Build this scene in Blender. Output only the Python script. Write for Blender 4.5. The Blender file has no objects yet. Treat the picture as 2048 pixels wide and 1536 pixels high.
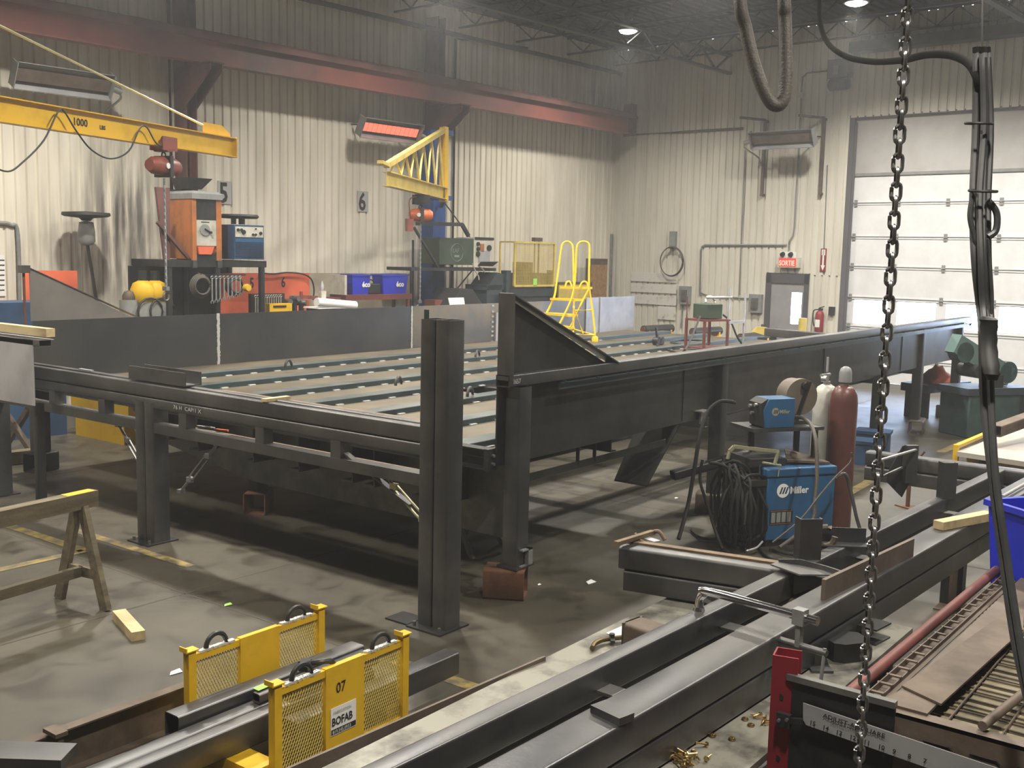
import bpy, bmesh, math, random
from mathutils import Matrix, Vector
random.seed(7)
PI = math.pi
# ------------------------------------------------------------------ camera
SC = bpy.context.scene
COL = SC.collection
CAM_H = 2.5
FPX = 2140.0
RIGHT = Vector((0.6051, -0.7958, 0.0222))
DOWN = Vector((-0.0837, -0.0914, -0.9923))
FWD = Vector((0.7918, 0.5986, -0.1219))
# orthonormalise
FWD.normalize(); RIGHT = (RIGHT - FWD * RIGHT.dot(FWD)).normalized(); UPV = RIGHT.cross(FWD).normalized()
cam_data = bpy.data.cameras.new('camera'); cam = bpy.data.objects.new('camera', cam_data); COL.objects.link(cam)
cm = Matrix((RIGHT, UPV, -FWD)).transposed().to_4x4(); cm.translation = Vector((0, 0, CAM_H))
cam.matrix_world = cm
cam_data.sensor_width = 36.0; cam_data.lens = FPX / 2048 * 36.0
cam_data.clip_start = 0.05; cam_data.clip_end = 300
SC.camera = cam
# ------------------------------------------------------------------ world, exposure
W = bpy.data.worlds.new('world'); SC.world = W; W.use_nodes = True
bg = W.node_tree.nodes['Background']; bg.inputs[0].default_value = (0.58, 0.72, 1.0, 1); bg.inputs[1].default_value = 34.0
SC.view_settings.view_transform = 'Standard'; SC.view_settings.look = 'None'
SC.view_settings.gamma = 1.0; SC.view_settings.use_curve_mapping = False
SC.view_settings.exposure = 0.0
SC.cycles.use_denoising = True
SC.cycles.volume_bounces = 0; SC.cycles.volume_step_rate = 4.0; SC.cycles.volume_max_steps = 32
SC.cycles.use_adaptive_sampling = True; SC.cycles.adaptive_threshold = 0.045; SC.cycles.adaptive_min_samples = 16
SC.cycles.max_bounces = 5; SC.cycles.diffuse_bounces = 3; SC.cycles.glossy_bounces = 3
SC.cycles.sample_clamp_indirect = 4.0; SC.cycles.sample_clamp_direct = 0
SC.cycles.caustics_reflective = False; SC.cycles.caustics_refractive = False
LAMP_W = 980.0          # each high-bay lamp
LAMP_COL = (1.0, 0.935, 0.82)
LAMP_Z = 6.9
HAZE = 0.0038
LAMPS = [(x, y) for x in (18.75, 13.1, 7.5, 1.9) for y in (11.5, 6.92)] + [(18.75, 2.3), (13.1, 2.3), (7.5, 0.3), (1.9, 0.3), (13.1, -6.9), (18.75, -6.9)]
# ------------------------------------------------------------------ helpers
N1 = Vector((0.9971, -0.0758, 0)).normalized()          # along the long wall, away from the camera
N2 = Vector((-N1.y, N1.x, 0))                           # into the long wall
CORNER = N2 * 15.75 + N1 * 21.43
FL = Matrix.Translation(CORNER) @ Matrix.Rotation(math.atan2(N1.y, N1.x), 4, 'Z')      # x along wall, y into wall
FB = Matrix.Translation(CORNER) @ Matrix.Rotation(math.atan2(-N2.y, -N2.x), 4, 'Z')    # end wall: x to the right, y into wall
I4 = Matrix.Identity(4)

def ray(px, py):
    return RIGHT * (px - 1024) - UPV * (py - 768) + FWD * FPX
CP = Vector((0, 0, CAM_H))
def Z(px, py, z=0.0):
    d = ray(px, py); return CP + d * ((z - CAM_H) / d.z)
def XP(px, py, x):
    d = ray(px, py); return CP + d * (x / d.x)
def YP(px, py, y):
    d = ray(px, py); return CP + d * (y / d.y)
def DP(px, py, dep):
    return CP + ray(px, py) * (dep / FPX)
def LW(px, py, off=0.0):
    d = ray(px, py); p = CP + d * ((15.75 - off) / d.dot(N2)); return FL.inverted() @ p
def BW(px, py, off=0.0):
    d = ray(px, py); p = CP + d * ((21.43 - off) / d.dot(N1)); return FB.inverted() @ p

WM = {}
PARTOF = {'badge': 'case', 'warning_label': 'case', 'knob': ('control_strip', 'front_panel'), 'dial': 'dial_panel', 'pointer': 'dial_panel', 'louvre': 'case', 'numeral': 'board',
          'letters': 'face', 'stencilled_number': 'solid_panel', 'name_plate': 'solid_panel', 'weld_bead': 'lifting_ring', 'lettering': 'tub', 'rim': 'tub', 'bar_pads': 'deck_bar',
          'weld_seam': 'far_side_plate', 'tack_weld': 'far_side_plate', 'anchor_bolt': 'base_plate', 'flow_tube': 'regulator', 'hook': 'ballast_housing', 'round_label': 'body',
          'load_hook': 'load_chain', 'label': ('cylinder', 'box'), 'arrow': 'board', 'emblem': 'case', 'controls': 'control_box', 'brown_label': 'control_box', 'grey_plate': 'control_box',
          'markings': 'blade', 'number': 'blade', 'title': 'blade', 'maker_line': 'blade', 'stencil': 'arm', 'numerals': 'panel', 'post_hole': 'red_corner_post', 'slot_edge': 'slotted_front_plate', 'chalk_mark': ('near_top_rail', 'top_rail'), 'paint_patch': 'top_beam',
          'edge_bolt': 'front_edge_channel', 'leg_clip': 'corner_leg', 'tommy_bar': 'screw', 'yellow_tag': 'guard_mesh', 'blue_band': 'case', 'red_cover': 'case', 'switch': 'box', 'lamp_head': 'emergency_light_box', 'lip': 'tub'}
SPLIT = {'end_post': 'end_post', 'post_cap': 'post_cap', 'dark_recess': 'dark_recess', 'anchor_bolts': 'anchor_bolt', 'edge_bolts': 'edge_bolt', 'front_pillars': 'front_pillar',
         'feet': 'foot', 'packers': 'packer', 'end_plates': 'end_plate', 'brackets': 'support_bracket', 'knobs': 'knob', 'wheels': 'wheel', 'lamp_heads': 'lamp_head', 'columns': 'column_post',
         'posts': 'post', 'cord': 'cord', 'uprights': 'upright', 'post_holes': 'post_hole', 'stub_legs': 'stub_leg', 'bolts': 'bolt', 'web_bars': 'web_bar', 'slot_edges': 'slot_edge', 'wheel_guard': 'wheel_guard',
         'yellow_frame': 'frame_member', 'tie': 'tie', 'loop': 'loop', 'stand': 'stand_post', 'burner_tiles': 'burner_tile', 'step': 'step', 'rail': 'rail', 'louvres': 'louvre'}
def wmat(o): return WM[o.name]
def V3(*a): return Vector(a)

class MB:
    def __init__(s, F=None):
        s.bm = bmesh.new(); s.F = F; s.mi = 0; s.T = I4
    def _add(s, vs, faces, smooth=False):
        bv = [s.bm.verts.new(s.T @ Vector(v)) for v in vs]
        for f in faces:
            try:
                bf = s.bm.faces.new([bv[i] for i in f]); bf.material_index = s.mi; bf.smooth = smooth
            except ValueError: pass
        return s
    def bb(s, x0, x1, y0, y1, z0, z1):
        v = [(x, y, z) for x in (x0, x1) for y in (y0, y1) for z in (z0, z1)]
        return s._add(v, [(0,1,3,2),(4,6,7,5),(0,4,5,1),(2,3,7,6),(0,2,6,4),(1,5,7,3)])
    def box(s, c, size, rz=0.0, M=None):
        T0 = s.T
        s.T = T0 @ Matrix.Translation(Vector(c)) @ (M if M is not None else Matrix.Rotation(rz, 4, 'Z'))
        a, b, d = size[0]/2, size[1]/2, size[2]/2
        s.bb(-a, a, -b, b, -d, d); s.T = T0; return s
    def loft(s, rings, closed_ring=True, caps=True, smooth=False):
        n = len(rings[0]); vs = [p for r in rings for p in r]; F = []
        for k in range(len(rings)-1):
            for i in range(n if closed_ring else n-1):
                j = (i+1) % n; F.append((k*n+i, k*n+j, (k+1)*n+j, (k+1)*n+i))
        if caps and closed_ring:
            F.append(tuple(range(n-1, -1, -1))); F.append(tuple((len(rings)-1)*n+i for i in range(n)))
        return s._add(vs, F, smooth)
    def _frame(s, d, up=None):
        d = Vector(d).normalized(); u = Vector(up) if up is not None else (Vector((0,0,1)) if abs(d.z) < 0.95 else Vector((1,0,0)))
        a = d.cross(u); 
        if a.length < 1e-6: a = d.cross(Vector((0,1,0)))
        a.normalize(); b = a.cross(d).normalized(); return d, a, b
    def prof(s, poly, p0, p1, up=None, caps=True):
        """extrude a 2-D outline (a to the side, b up) from p0 to p1"""
        p0, p1 = Vector(p0), Vector(p1); d, a, b = s._frame(p1-p0, up)
        return s.loft([[p + a*u + b*v for u, v in poly] for p in (p0, p1)], caps=caps)
    def bar(s, p0, p1, w, h, up=None):
        return s.prof([(-w/2,-h/2),(w/2,-h/2),(w/2,h/2),(-w/2,h/2)], p0, p1, up)
    def hss(s, p0, p1, w, h, t=0.008, r=0.015, up=None):
        """hollow square tube, rounded corners, open ends"""
        def rr(w, h, r):
            o = []
            for cx, cy, a0 in ((w/2-r, h/2-r, 0), (-w/2+r, h/2-r, 90), (-w/2+r, -h/2+r, 180), (w/2-r, -h/2+r, 270)):
                for k in range(4):
                    a = math.radians(a0 + 30*k); o.append((cx + r*math.cos(a), cy + r*math.sin(a)))
            return o
        out = rr(w, h, r); inn = rr(w-2*t, h-2*t, max(r-t, 0.002))
        p0, p1 = Vector(p0), Vector(p1); d, a, b = s._frame(p1-p0, up); n = len(out)
        vs = [p + a*u + b*v for p in (p0, p1) for ring in (out, inn) for u, v in ring]
        F = []
        for i in range(n):
            j = (i+1) % n
            F += [(i, j, 2*n+j, 2*n+i), (n+j, n+i, 3*n+i, 3*n+j), (j, i, n+i, n+j), (2*n+i, 2*n+j, 3*n+j, 3*n+i)]
        return s._add(vs, F)
    def ibeam(s, p0, p1, w, h, tf=0.015, tw=0.01, up=None):
        P = [(-w/2,-h/2),(w/2,-h/2),(w/2,-h/2+tf),(tw/2,-h/2+tf),(tw/2,h/2-tf),(w/2,h/2-tf),(w/2,h/2),(-w/2,h/2),(-w/2,h/2-tf),(-tw/2,h/2-tf),(-tw/2,-h/2+tf),(-w/2,-h/2+tf)]
        return s.prof(P, p0, p1, up)
    def chan(s, p0, p1, w, h, t=0.008, up=None, flip=1):
        """C channel, web on the side -a*flip"""
        P = [(-w/2,-h/2),(w/2,-h/2),(w/2,-h/2+t),(-w/2+t,-h/2+t),(-w/2+t,h/2-t),(w/2,h/2-t),(w/2,h/2),(-w/2,h/2)]
        P = [(u*flip, v) for u, v in P]
        return s.prof(P, p0, p1, up)
    def ang(s, p0, p1, w, h, t=0.008, up=None, fu=1, fv=1):
        P = [(0,0),(w,0),(w,t),(t,t),(t,h),(0,h)]; P = [(u*fu, v*fv) for u, v in P]
        return s.prof(P, p0, p1, up)
    def cyl(s, p0, p1, r, r2=None, n=16, caps=True, smooth=True):
        p0, p1 = Vector(p0), Vector(p1); r2 = r if r2 is None else r2; d, a, b = s._frame(p1-p0)
        R = [[p + a*(q*math.cos(2*PI*i/n)) + b*(q*math.sin(2*PI*i/n)) for i in range(n)] for p, q in ((p0, r), (p1, r2))]
        return s.loft(R, caps=caps, smooth=smooth)
    def lathe(s, prof, base=(0,0,0), axis=(0,0,1), n=20, smooth=True):
        base = Vector(base); d, a, b = s._frame(axis)
        R = [[base + d*z + a*(max(r,1e-4)*math.cos(2*PI*i/n)) + b*(max(r,1e-4)*math.sin(2*PI*i/n)) for i in range(n)] for r, z in prof]
        return s.loft(R, smooth=smooth)
    def tube(s, pts, r, n=8, closed=False, smooth=True):
        pts = [Vector(p) for p in pts]; m = len(pts); rings = []; prev = None
        for i, p in enumerate(pts):
            q0 = pts[(i-1) % m] if (closed or i > 0) else p; q1 = pts[(i+1) % m] if (closed or i < m-1) else p
            t = (q1-q0).normalized()
            if prev is None:
                d, a, b = s._frame(t)
            else:
                a = prev - t*prev.dot(t)
                if a.length < 1e-6: d, a, b = s._frame(t)
                a.normalize(); b = t.cross(a)
            prev = a; rr = r[i] if isinstance(r, (list, tuple)) else r
            rings.append([p + a*(rr*math.cos(2*PI*k/n)) + b*(rr*math.sin(2*PI*k/n)) for k in range(n)])
        if closed:
            vs = [p for q in rings for p in q]; F = []
            for k in range(m):
                for i in range(n):
                    j = (i+1) % n; k2 = (k+1) % m; F.append((k*n+i, k*n+j, k2*n+j, k2*n+i))
            return s._add(vs, F, smooth)
        return s.loft(rings, smooth=smooth)
    def poly(s, pts, vec):
        """flat outline pts (3-D) given thickness vec"""
        pts = [Vector(p) for p in pts]; vec = Vector(vec)
        return s.loft([pts, [p + vec for p in pts]])
    def quad(s, pts):
        return s._add(pts, [tuple(range(len(pts)))])
    def islands(s):
        bm = s.bm; seen = set(); out = []
        for v in bm.verts:
            if v in seen: continue
            st = [v]; seen.add(v); g = []
            while st:
                q = st.pop(); g.append(q)
                for e in q.link_edges:
                    o = e.other_vert(q)
                    if o not in seen: seen.add(o); st.append(o)
            out.append(set(g))
        return out
    def build(s, name, m, parent=None, world=False, label=None, bevel=0.0, **tags):
        bm = s.bm
        if parent is not None and name in SPLIT:
            isl = s.islands()
            if len(isl) > 1:
                res = None
                for g in isl:
                    q = MB(s.F); idx = {v: i for i, v in enumerate(g)}; vs = [v.co.copy() for v in g]
                    fs = [(tuple(idx[v] for v in f.verts), f.material_index, f.smooth) for f in bm.faces if f.verts[0] in g]
                    nv = [q.bm.verts.new(c) for c in vs]
                    for ids, mi, sm in fs:
                        f = q.bm.faces.new([nv[i] for i in ids]); f.material_index = mi; f.smooth = sm
                    res = q.build(SPLIT[name], m, parent, bevel=bevel, label=label, **tags)
                bm.free(); return res
        if parent is not None and name in PARTOF:
            w_ = PARTOF[name]; w_ = w_ if isinstance(w_, tuple) else (w_,)
            c_ = [x for x in SC.objects if x.parent == parent and x.name.split('.')[0] in w_]
            if c_: parent = c_[-1]
        bmesh.ops.recalc_face_normals(bm, faces=bm.faces)
        Fm = s.F if s.F is not None else (wmat(parent) if parent is not None else I4)
        if parent is not None: base = wmat(parent)
        else:
            pts = [Fm @ v.co for v in bm.verts]
            c = Vector(((min(p.x for p in pts)+max(p.x for p in pts))/2, (min(p.y for p in pts)+max(p.y for p in pts))/2, min(p.z for p in pts)))
            base = Matrix.Translation(c)
            if s.F is not None: base = base @ s.F.to_3x3().to_4x4()
        bmesh.ops.transform(bm, matrix=base.inverted() @ Fm, verts=bm.verts)
        me = bpy.data.meshes.new(name); bm.to_mesh(me); bm.free()
        for q in (m if isinstance(m, (list, tuple)) else [m]): me.materials.append(q)
        try: me.set_sharp_from_angle(angle=math.radians(40))
        except Exception: pass
        o = bpy.data.objects.new(name, me); COL.objects.link(o)
        if parent is not None: o.parent = parent; WM[o.name] = base
        else: o.matrix_world = base; WM[o.name] = base
        if bevel:
            mod = o.modifiers.new('bevel', 'BEVEL'); mod.width = bevel; mod.segments = 2; mod.limit_method = 'ANGLE'; mod.angle_limit = math.radians(50)
        if label: o['label'] = label
        for k, v in tags.items(): o[k] = v
        return o

def thing(name, label, cat, F=None, loc=None, rz=0.0, group=None):
    o = bpy.data.objects.new(name, None); COL.objects.link(o); o.empty_display_size = 0.1
    M = (F if F is not None else I4) @ Matrix.Translation(Vector(loc or (0,0,0))) @ Matrix.Rotation(rz, 4, 'Z')
    o.matrix_world = M; WM[o.name] = M; o['label'] = label; o['category'] = cat
    if group: o['group'] = group
    return o
def one(mb, name, m, label, cat, group=None, **k):
    o = mb.build(name, m, None, **k); o['label'] = label; o['category'] = cat
    if group: o['group'] = group
    return o
def struct(mb, name, m, **k):
    o = mb.build(name, m, None, **k); o['kind'] = 'structure'; return o
def copy_tree(o, M=None, parent=None, label=None):
    c = o.copy(); COL.objects.link(c)
    if parent is not None: c.parent = parent; WM[c.name] = WM[parent.name] @ o.matrix_local
    if M is not None: c.matrix_world = M; WM[c.name] = M.copy()
    if label: c['label'] = label
    for ch in [x for x in SC.objects if x.parent == o]: copy_tree(ch, None, c)
    return c
def text(mb, s, size, org, right, up, depth=0.002, bold=0.0, align='LEFT', squash=1.0, shear=0.0):
    """add lettering to a mesh builder; org is the baseline start"""
    cu = bpy.data.curves.new('t', 'FONT'); cu.body = s; cu.size = size; cu.extrude = 0; cu.offset = bold; cu.align_x = align; cu.shear = shear
    cu.resolution_u = 2
    ob = bpy.data.objects.new('t', cu); COL.objects.link(ob)
    dg = bpy.context.evaluated_depsgraph_get(); me = bpy.data.meshes.new_from_object(ob.evaluated_get(dg))
    right, up, org = Vector(right).normalized(), Vector(up).normalized(), Vector(org); nrm = right.cross(up)
    vs = [org + right*(v.co.x*squash) + up*v.co.y + nrm*depth for v in me.vertices]
    mb._add(vs, [tuple(p.vertices) for p in me.polygons])
    bpy.data.objects.remove(ob); bpy.data.curves.remove(cu); bpy.data.meshes.remove(me)
    return mb
def arc(c, r, a0, a1, n, u, v):
    c, u, v = Vector(c), Vector(u), Vector(v)
    return [c + u*(r*math.cos(math.radians(a0+(a1-a0)*i/(n-1)))) + v*(r*math.sin(math.radians(a0+(a1-a0)*i/(n-1)))) for i in range(n)]
def smooth_path(pts, n=8):
    pts = [Vector(p) for p in pts]; out = []
    P = [pts[0]] + pts + [pts[-1]]
    for i in range(1, len(P)-2):
        for k in range(n):
            t = k/n; a, b, c, d = P[i-1], P[i], P[i+1], P[i+2]
            out.append(0.5*((2*b) + (c-a)*t + (2*a-5*b+4*c-d)*t*t + (3*b-a-3*c+d)*t**3))
    out.append(pts[-1]); return out
# ------------------------------------------------------------------ materials
def mat(name, col, rough=0.6, metal=0.0, col2=None, scale=3.0, detail=5.0, mix=(0.4, 0.65), bump=0.0, bscale=40.0, spec=0.5,
        emit=None, estr=0.0, streak=None, alpha=None, rough2=None, coord='Object', coat=0.0):
    m = bpy.data.materials.new(name); m.use_nodes = True; nt = m.node_tree; N = nt.nodes; L = nt.links
    b = N['Principled BSDF']; b.inputs['Base Color'].default_value = (*col, 1); b.inputs['Roughness'].default_value = rough
    b.inputs['Metallic'].default_value = metal; b.inputs['Specular IOR Level'].default_value = spec
    if coat: b.inputs['Coat Weight'].default_value = coat
    tc = N.new('ShaderNodeTexCoord')
    if col2 is not None:
        mp = N.new('ShaderNodeMapping'); L.new(tc.outputs[coord], mp.inputs[0])
        if streak: mp.inputs['Scale'].default_value = streak
        nz = N.new('ShaderNodeTexNoise'); nz.inputs['Scale'].default_value = scale; nz.inputs['Detail'].default_value = detail; nz.inputs['Roughness'].default_value = 0.62
        L.new(mp.outputs[0], nz.inputs['Vector'])
        cr = N.new('ShaderNodeValToRGB'); cr.color_ramp.elements[0].position = mix[0]; cr.color_ramp.elements[1].position = mix[1]
        cr.color_ramp.elements[0].color = (*col, 1); cr.color_ramp.elements[1].color = (*col2, 1)
        L.new(nz.outputs['Fac'], cr.inputs[0]); L.new(cr.outputs[0], b.inputs['Base Color'])
        if rough2 is not None:
            mr = N.new('ShaderNodeMapRange'); mr.inputs['From Min'].default_value = mix[0]; mr.inputs['From Max'].default_value = mix[1]
            mr.inputs['To Min'].default_value = rough; mr.inputs['To Max'].default_value = rough2
            L.new(nz.outputs['Fac'], mr.inputs['Value']); L.new(mr.outputs[0], b.inputs['Roughness'])
    if bump:
        n2 = N.new('ShaderNodeTexNoise'); n2.inputs['Scale'].default_value = bscale; n2.inputs['Detail'].default_value = 3
        L.new(tc.outputs[coord], n2.inputs['Vector'])
        bp = N.new('ShaderNodeBump'); bp.inputs['Strength'].default_value = bump; bp.inputs['Distance'].default_value = 0.01
        L.new(n2.outputs['Fac'], bp.inputs['Height']); L.new(bp.outputs[0], b.inputs['Normal'])
    if emit is not None:
        b.inputs['Emission Color'].default_value = (*emit, 1); b.inputs['Emission Strength'].default_value = estr
    if alpha is not None: b.inputs['Alpha'].default_value = alpha
    return m
M = {}
M['steel'] = mat('mill_scale_steel', (0.105, 0.107, 0.115), 0.36, 0.85, (0.19, 0.185, 0.18), 1.6, detail=8, mix=(0.38, 0.72), rough2=0.5, bump=0.06)
M['steel_dk'] = mat('dark_steel', (0.038, 0.039, 0.042), 0.45, 0.7, (0.072, 0.071, 0.070), 1.8, detail=8, bump=0.05)
M['steel_lt'] = mat('lighter_steel', (0.13, 0.13, 0.13), 0.42, 0.6, (0.24, 0.235, 0.23), 3, mix=(0.35, 0.7), bump=0.05)
M['steel_brown'] = mat('rust_brown_steel', (0.085, 0.062, 0.045), 0.6, 0.3, (0.15, 0.115, 0.085), 4, bump=0.1)
M['rust'] = mat('rusty_steel', (0.15, 0.065, 0.032), 0.75, 0.15, (0.085, 0.042, 0.026), 6, bump=0.15)
M['rust_lt'] = mat('rusty_edge', (0.21, 0.15, 0.095), 0.6, 0.4, (0.14, 0.095, 0.06), 8, bump=0.1)
M['plate_far'] = mat('sheet_plate', (0.13, 0.128, 0.122), 0.42, 0.6, (0.24, 0.19, 0.125), 1.1, detail=6, mix=(0.42, 0.70), bump=0.03)
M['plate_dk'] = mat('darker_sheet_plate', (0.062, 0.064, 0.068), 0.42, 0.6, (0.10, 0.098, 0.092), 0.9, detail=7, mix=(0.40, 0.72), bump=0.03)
M['deck'] = mat('deck_plate', (0.085, 0.070, 0.052), 0.5, 0.35, (0.15, 0.125, 0.082), 1.6, mix=(0.35, 0.7), bump=0.05)
M['deckbar'] = mat('deck_bar_steel', (0.075, 0.10, 0.105), 0.38, 0.6, (0.17, 0.185, 0.185), 2.2, mix=(0.35, 0.65), bump=0.04)
M['bluesteel'] = mat('primed_blue_steel', (0.035, 0.06, 0.07), 0.4, 0.4, (0.06, 0.085, 0.095), 3)
M['chrome'] = mat('chrome', (0.75, 0.75, 0.78), 0.14, 1.0)
M['galv'] = mat('galvanised', (0.30, 0.31, 0.31), 0.42, 0.6, (0.42, 0.43, 0.43), 8)
M['chain'] = mat('chain_steel', (0.42, 0.42, 0.43), 0.33, 0.9, (0.25, 0.24, 0.23), 20)
M['brass'] = mat('brass', (0.60, 0.44, 0.20), 0.28, 1.0)
M['gold'] = mat('zinc_plated', (0.62, 0.60, 0.40), 0.3, 0.7)
M['yellow'] = mat('yellow_paint', (0.70, 0.43, 0.015), 0.42, 0.0, (0.52, 0.31, 0.015), 5, mix=(0.5, 0.8), bump=0.04)
M['yellow_lt'] = mat('pale_yellow_paint', (0.68, 0.53, 0.13), 0.5, 0.0, (0.52, 0.40, 0.10), 4)
M['ladder'] = mat('ladder_yellow', (0.90, 0.62, 0.03), 0.4)
M['redox'] = mat('red_oxide_paint', (0.27, 0.085, 0.068), 0.5, 0.0, (0.12, 0.058, 0.052), 0.35, detail=4, mix=(0.45, 0.62))
M['redox_dk'] = mat('sooty_red_oxide', (0.16, 0.065, 0.058), 0.7, 0.0, (0.085, 0.045, 0.042), 1.5)
M['red'] = mat('red_paint', (0.24, 0.018, 0.028), 0.45, 0.0, (0.16, 0.016, 0.022), 6, mix=(0.5, 0.8))
M['redtube'] = mat('dull_red_tube', (0.17, 0.048, 0.040), 0.55, 0.0, (0.115, 0.038, 0.032), 8)
M['orange'] = mat('orange_paint', (0.46, 0.155, 0.038), 0.5, 0.0, (0.27, 0.105, 0.042), 3)
M['orange2'] = mat('salmon_board', (0.72, 0.15, 0.07), 0.6, 0.0, (0.62, 0.12, 0.06), 3)
M['hoist'] = mat('hoist_red_orange', (0.27, 0.065, 0.045), 0.45, 0.0, (0.17, 0.05, 0.04), 6)
M['hoist_or'] = mat('hoist_orange', (0.72, 0.16, 0.05), 0.4, 0.0, (0.52, 0.12, 0.05), 6)
M['blue'] = mat('machine_blue', (0.016, 0.10, 0.235), 0.45, 0.0, (0.02, 0.075, 0.17), 3, coat=0.2)
M['blue_dk'] = mat('faded_dark_blue', (0.02, 0.06, 0.14), 0.55, 0.0, (0.015, 0.04, 0.09), 3)
M['colblue'] = mat('column_blue', (0.015, 0.09, 0.38), 0.5, 0.0, (0.015, 0.06, 0.22), 2)
M['binblue'] = mat('bin_blue', (0.02, 0.035, 0.55), 0.4, 0.0, (0.02, 0.03, 0.42), 4)
M['green'] = mat('drab_green', (0.035, 0.06, 0.04), 0.55, 0.0, (0.05, 0.075, 0.05), 4)
M['green_saw'] = mat('machine_green', (0.03, 0.065, 0.062), 0.5, 0.0, (0.05, 0.095, 0.09), 4)
M['black'] = mat('black_rubber', (0.015, 0.015, 0.015), 0.6)
M['cable_dk'] = mat('dark_cable', (0.012, 0.012, 0.011), 0.7, spec=0.25)
M['cable'] = mat('cable_glare_grey', (0.040, 0.040, 0.042), 0.45, 0.0, (0.06, 0.06, 0.062), 12)  # grey is raised to hold the window glare on the cables
M['hose'] = mat('duct_hose_brown', (0.062, 0.053, 0.043), 0.6, 0.0, (0.06, 0.052, 0.045), 10, bump=0.5, bscale=60)
M['cream'] = mat('cream_panel', (0.62, 0.60, 0.52), 0.5, 0.0, (0.50, 0.48, 0.42), 8)
M['hose_dk'] = mat('black_hose_and_shaded_plate', (0.010, 0.010, 0.009), 0.9, spec=0.1)
M['pad'] = mat('pad_white', (0.50, 0.50, 0.48), 0.6)
M['white'] = mat('white_paint', (0.80, 0.80, 0.78), 0.5)
M['paper'] = mat('white_paper', (0.85, 0.85, 0.86), 0.8)
M['grey'] = mat('grey_box', (0.26, 0.27, 0.27), 0.5, 0.0, (0.20, 0.21, 0.21), 6)
M['ink'] = mat('black_lettering', (0.012, 0.012, 0.012), 0.6)
M['wood'] = mat('weathered_wood', (0.15, 0.125, 0.075), 0.75, 0.0, (0.09, 0.07, 0.045), 5, streak=(0.3, 3, 3), bump=0.2)
M['wood_lt'] = mat('fresh_pine', (0.56, 0.45, 0.25), 0.7, 0.0, (0.44, 0.33, 0.18), 6, streak=(3, 0.6, 3), bump=0.1)
M['osb'] = mat('chipboard', (0.34, 0.19, 0.08), 0.8, 0.0, (0.22, 0.12, 0.055), 14)
M['tabletop'] = mat('stained_table_plate', (0.27, 0.26, 0.22), 0.42, 0.3, (0.06, 0.057, 0.05), 4.5, detail=10, mix=(0.46, 0.66), bump=0.06)
M['benchtop'] = mat('worn_board_top', (0.42, 0.39, 0.34), 0.55, 0.0, (0.32, 0.29, 0.25), 3)
M['burgundy'] = mat('red_brown_cylinder', (0.125, 0.042, 0.036), 0.38, 0.0, (0.095, 0.036, 0.032), 4)
M['cylwhite'] = mat('white_cylinder', (0.60, 0.60, 0.54), 0.4, 0.0, (0.45, 0.45, 0.40), 3)
M['lens'] = mat('lamp_lens', (1, 1, 1), 0.3, emit=(1.0, 0.97, 0.90), estr=22.0)
M['glow'] = mat('hot_burner', (0.7, 0.12, 0.05), 0.6, emit=(1.0, 0.17, 0.11), estr=1.35)
M['exit'] = mat('exit_letters', (0.8, 0.3, 0.2), 0.5, emit=(1.0, 0.50, 0.40), estr=1.3)
M['exitbg'] = mat('exit_face', (0.6, 0.05, 0.04), 0.5, emit=(1.0, 0.06, 0.04), estr=0.5)
M['weld'] = mat('bright_weld', (0.62, 0.62, 0.60), 0.5, 0.3)
M['tarp'] = mat('black_tarp', (0.03, 0.03, 0.032), 0.6)
M['rag'] = mat('orange_rag', (0.80, 0.16, 0.06), 0.8)
M['silver'] = mat('bare_bright_plate', (0.46, 0.46, 0.48), 0.45, 0.35, (0.34, 0.34, 0.36), 2)
M['brownpl'] = mat('brown_plate', (0.115, 0.085, 0.065), 0.6, 0.2, (0.16, 0.125, 0.10), 5, bump=0.1)
M['greenpaper'] = mat('green_paper', (0.35, 0.75, 0.12), 0.8)
M['machgrey'] = mat('machine_blue_grey', (0.04, 0.06, 0.075), 0.5, 0.0, (0.03, 0.04, 0.045), 4)
# ------------------------------------------------------------------ lamps (the room's own high bays)
def high_bay(x, y, label, first=[None]):
    Mx = Matrix.Translation((x, y, LAMP_Z))
    if first[0] is None:
        t = thing('high_bay_lamp', label, 'lamp', loc=(x, y, LAMP_Z), group='high bay lamps under the roof')
        m = MB(t); m.F = WM[t.name]
        m.lathe([(0.215, 0.0), (0.205, 0.05), (0.16, 0.13), (0.09, 0.18), (0.085, 0.20)], n=24); 
        m.lathe([(0.205, 0.004), (0.195, 0.052), (0.15, 0.13), (0.085, 0.17)], n=24)
        m.build('reflector', M['galv'], t)
        m = MB(WM[t.name]); m.lathe([(0.0, 0.03), (0.19, 0.03), (0.20, 0.012), (0.15, -0.025), (0.08, -0.045), (0.0, -0.05)], n=24); m.build('lens', M['lens'], t)
        m = MB(WM[t.name]); m.lathe([(0.085, 0.19), (0.095, 0.22), (0.095, 0.33), (0.06, 0.37), (0.02, 0.39)], n=16); m.build('ballast_housing', M['galv'], t)
        m = MB(WM[t.name]); m.tube([(0, 0, 0.38), (0, 0, 0.44)], 0.012); m.build('hook', M['steel_dk'], t)
        first[0] = t
    else:
        t = copy_tree(first[0], Mx, None, label)
    ld = bpy.data.lights.new('high_bay_light', 'SPOT'); ld.energy = LAMP_W * (HB_F.get((x, y), 1.0)); ld.color = LAMP_COL; ld.shadow_soft_size = 0.2
    ld.spot_size = math.radians(150); ld.spot_blend = 0.7
    lo = bpy.data.objects.new('high_bay_light', ld); COL.objects.link(lo); lo.parent = t; lo.location = (0, 0, -0.08)
HB_F = {(1.9, 11.5): 0.7, (1.9, 6.92): 0.6, (1.9, 0.3): 0.7, (7.5, 0.3): 0.7, (13.1, -6.9): 0.6, (18.75, -6.9): 0.6, (18.75, 11.5): 1.0}
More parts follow.
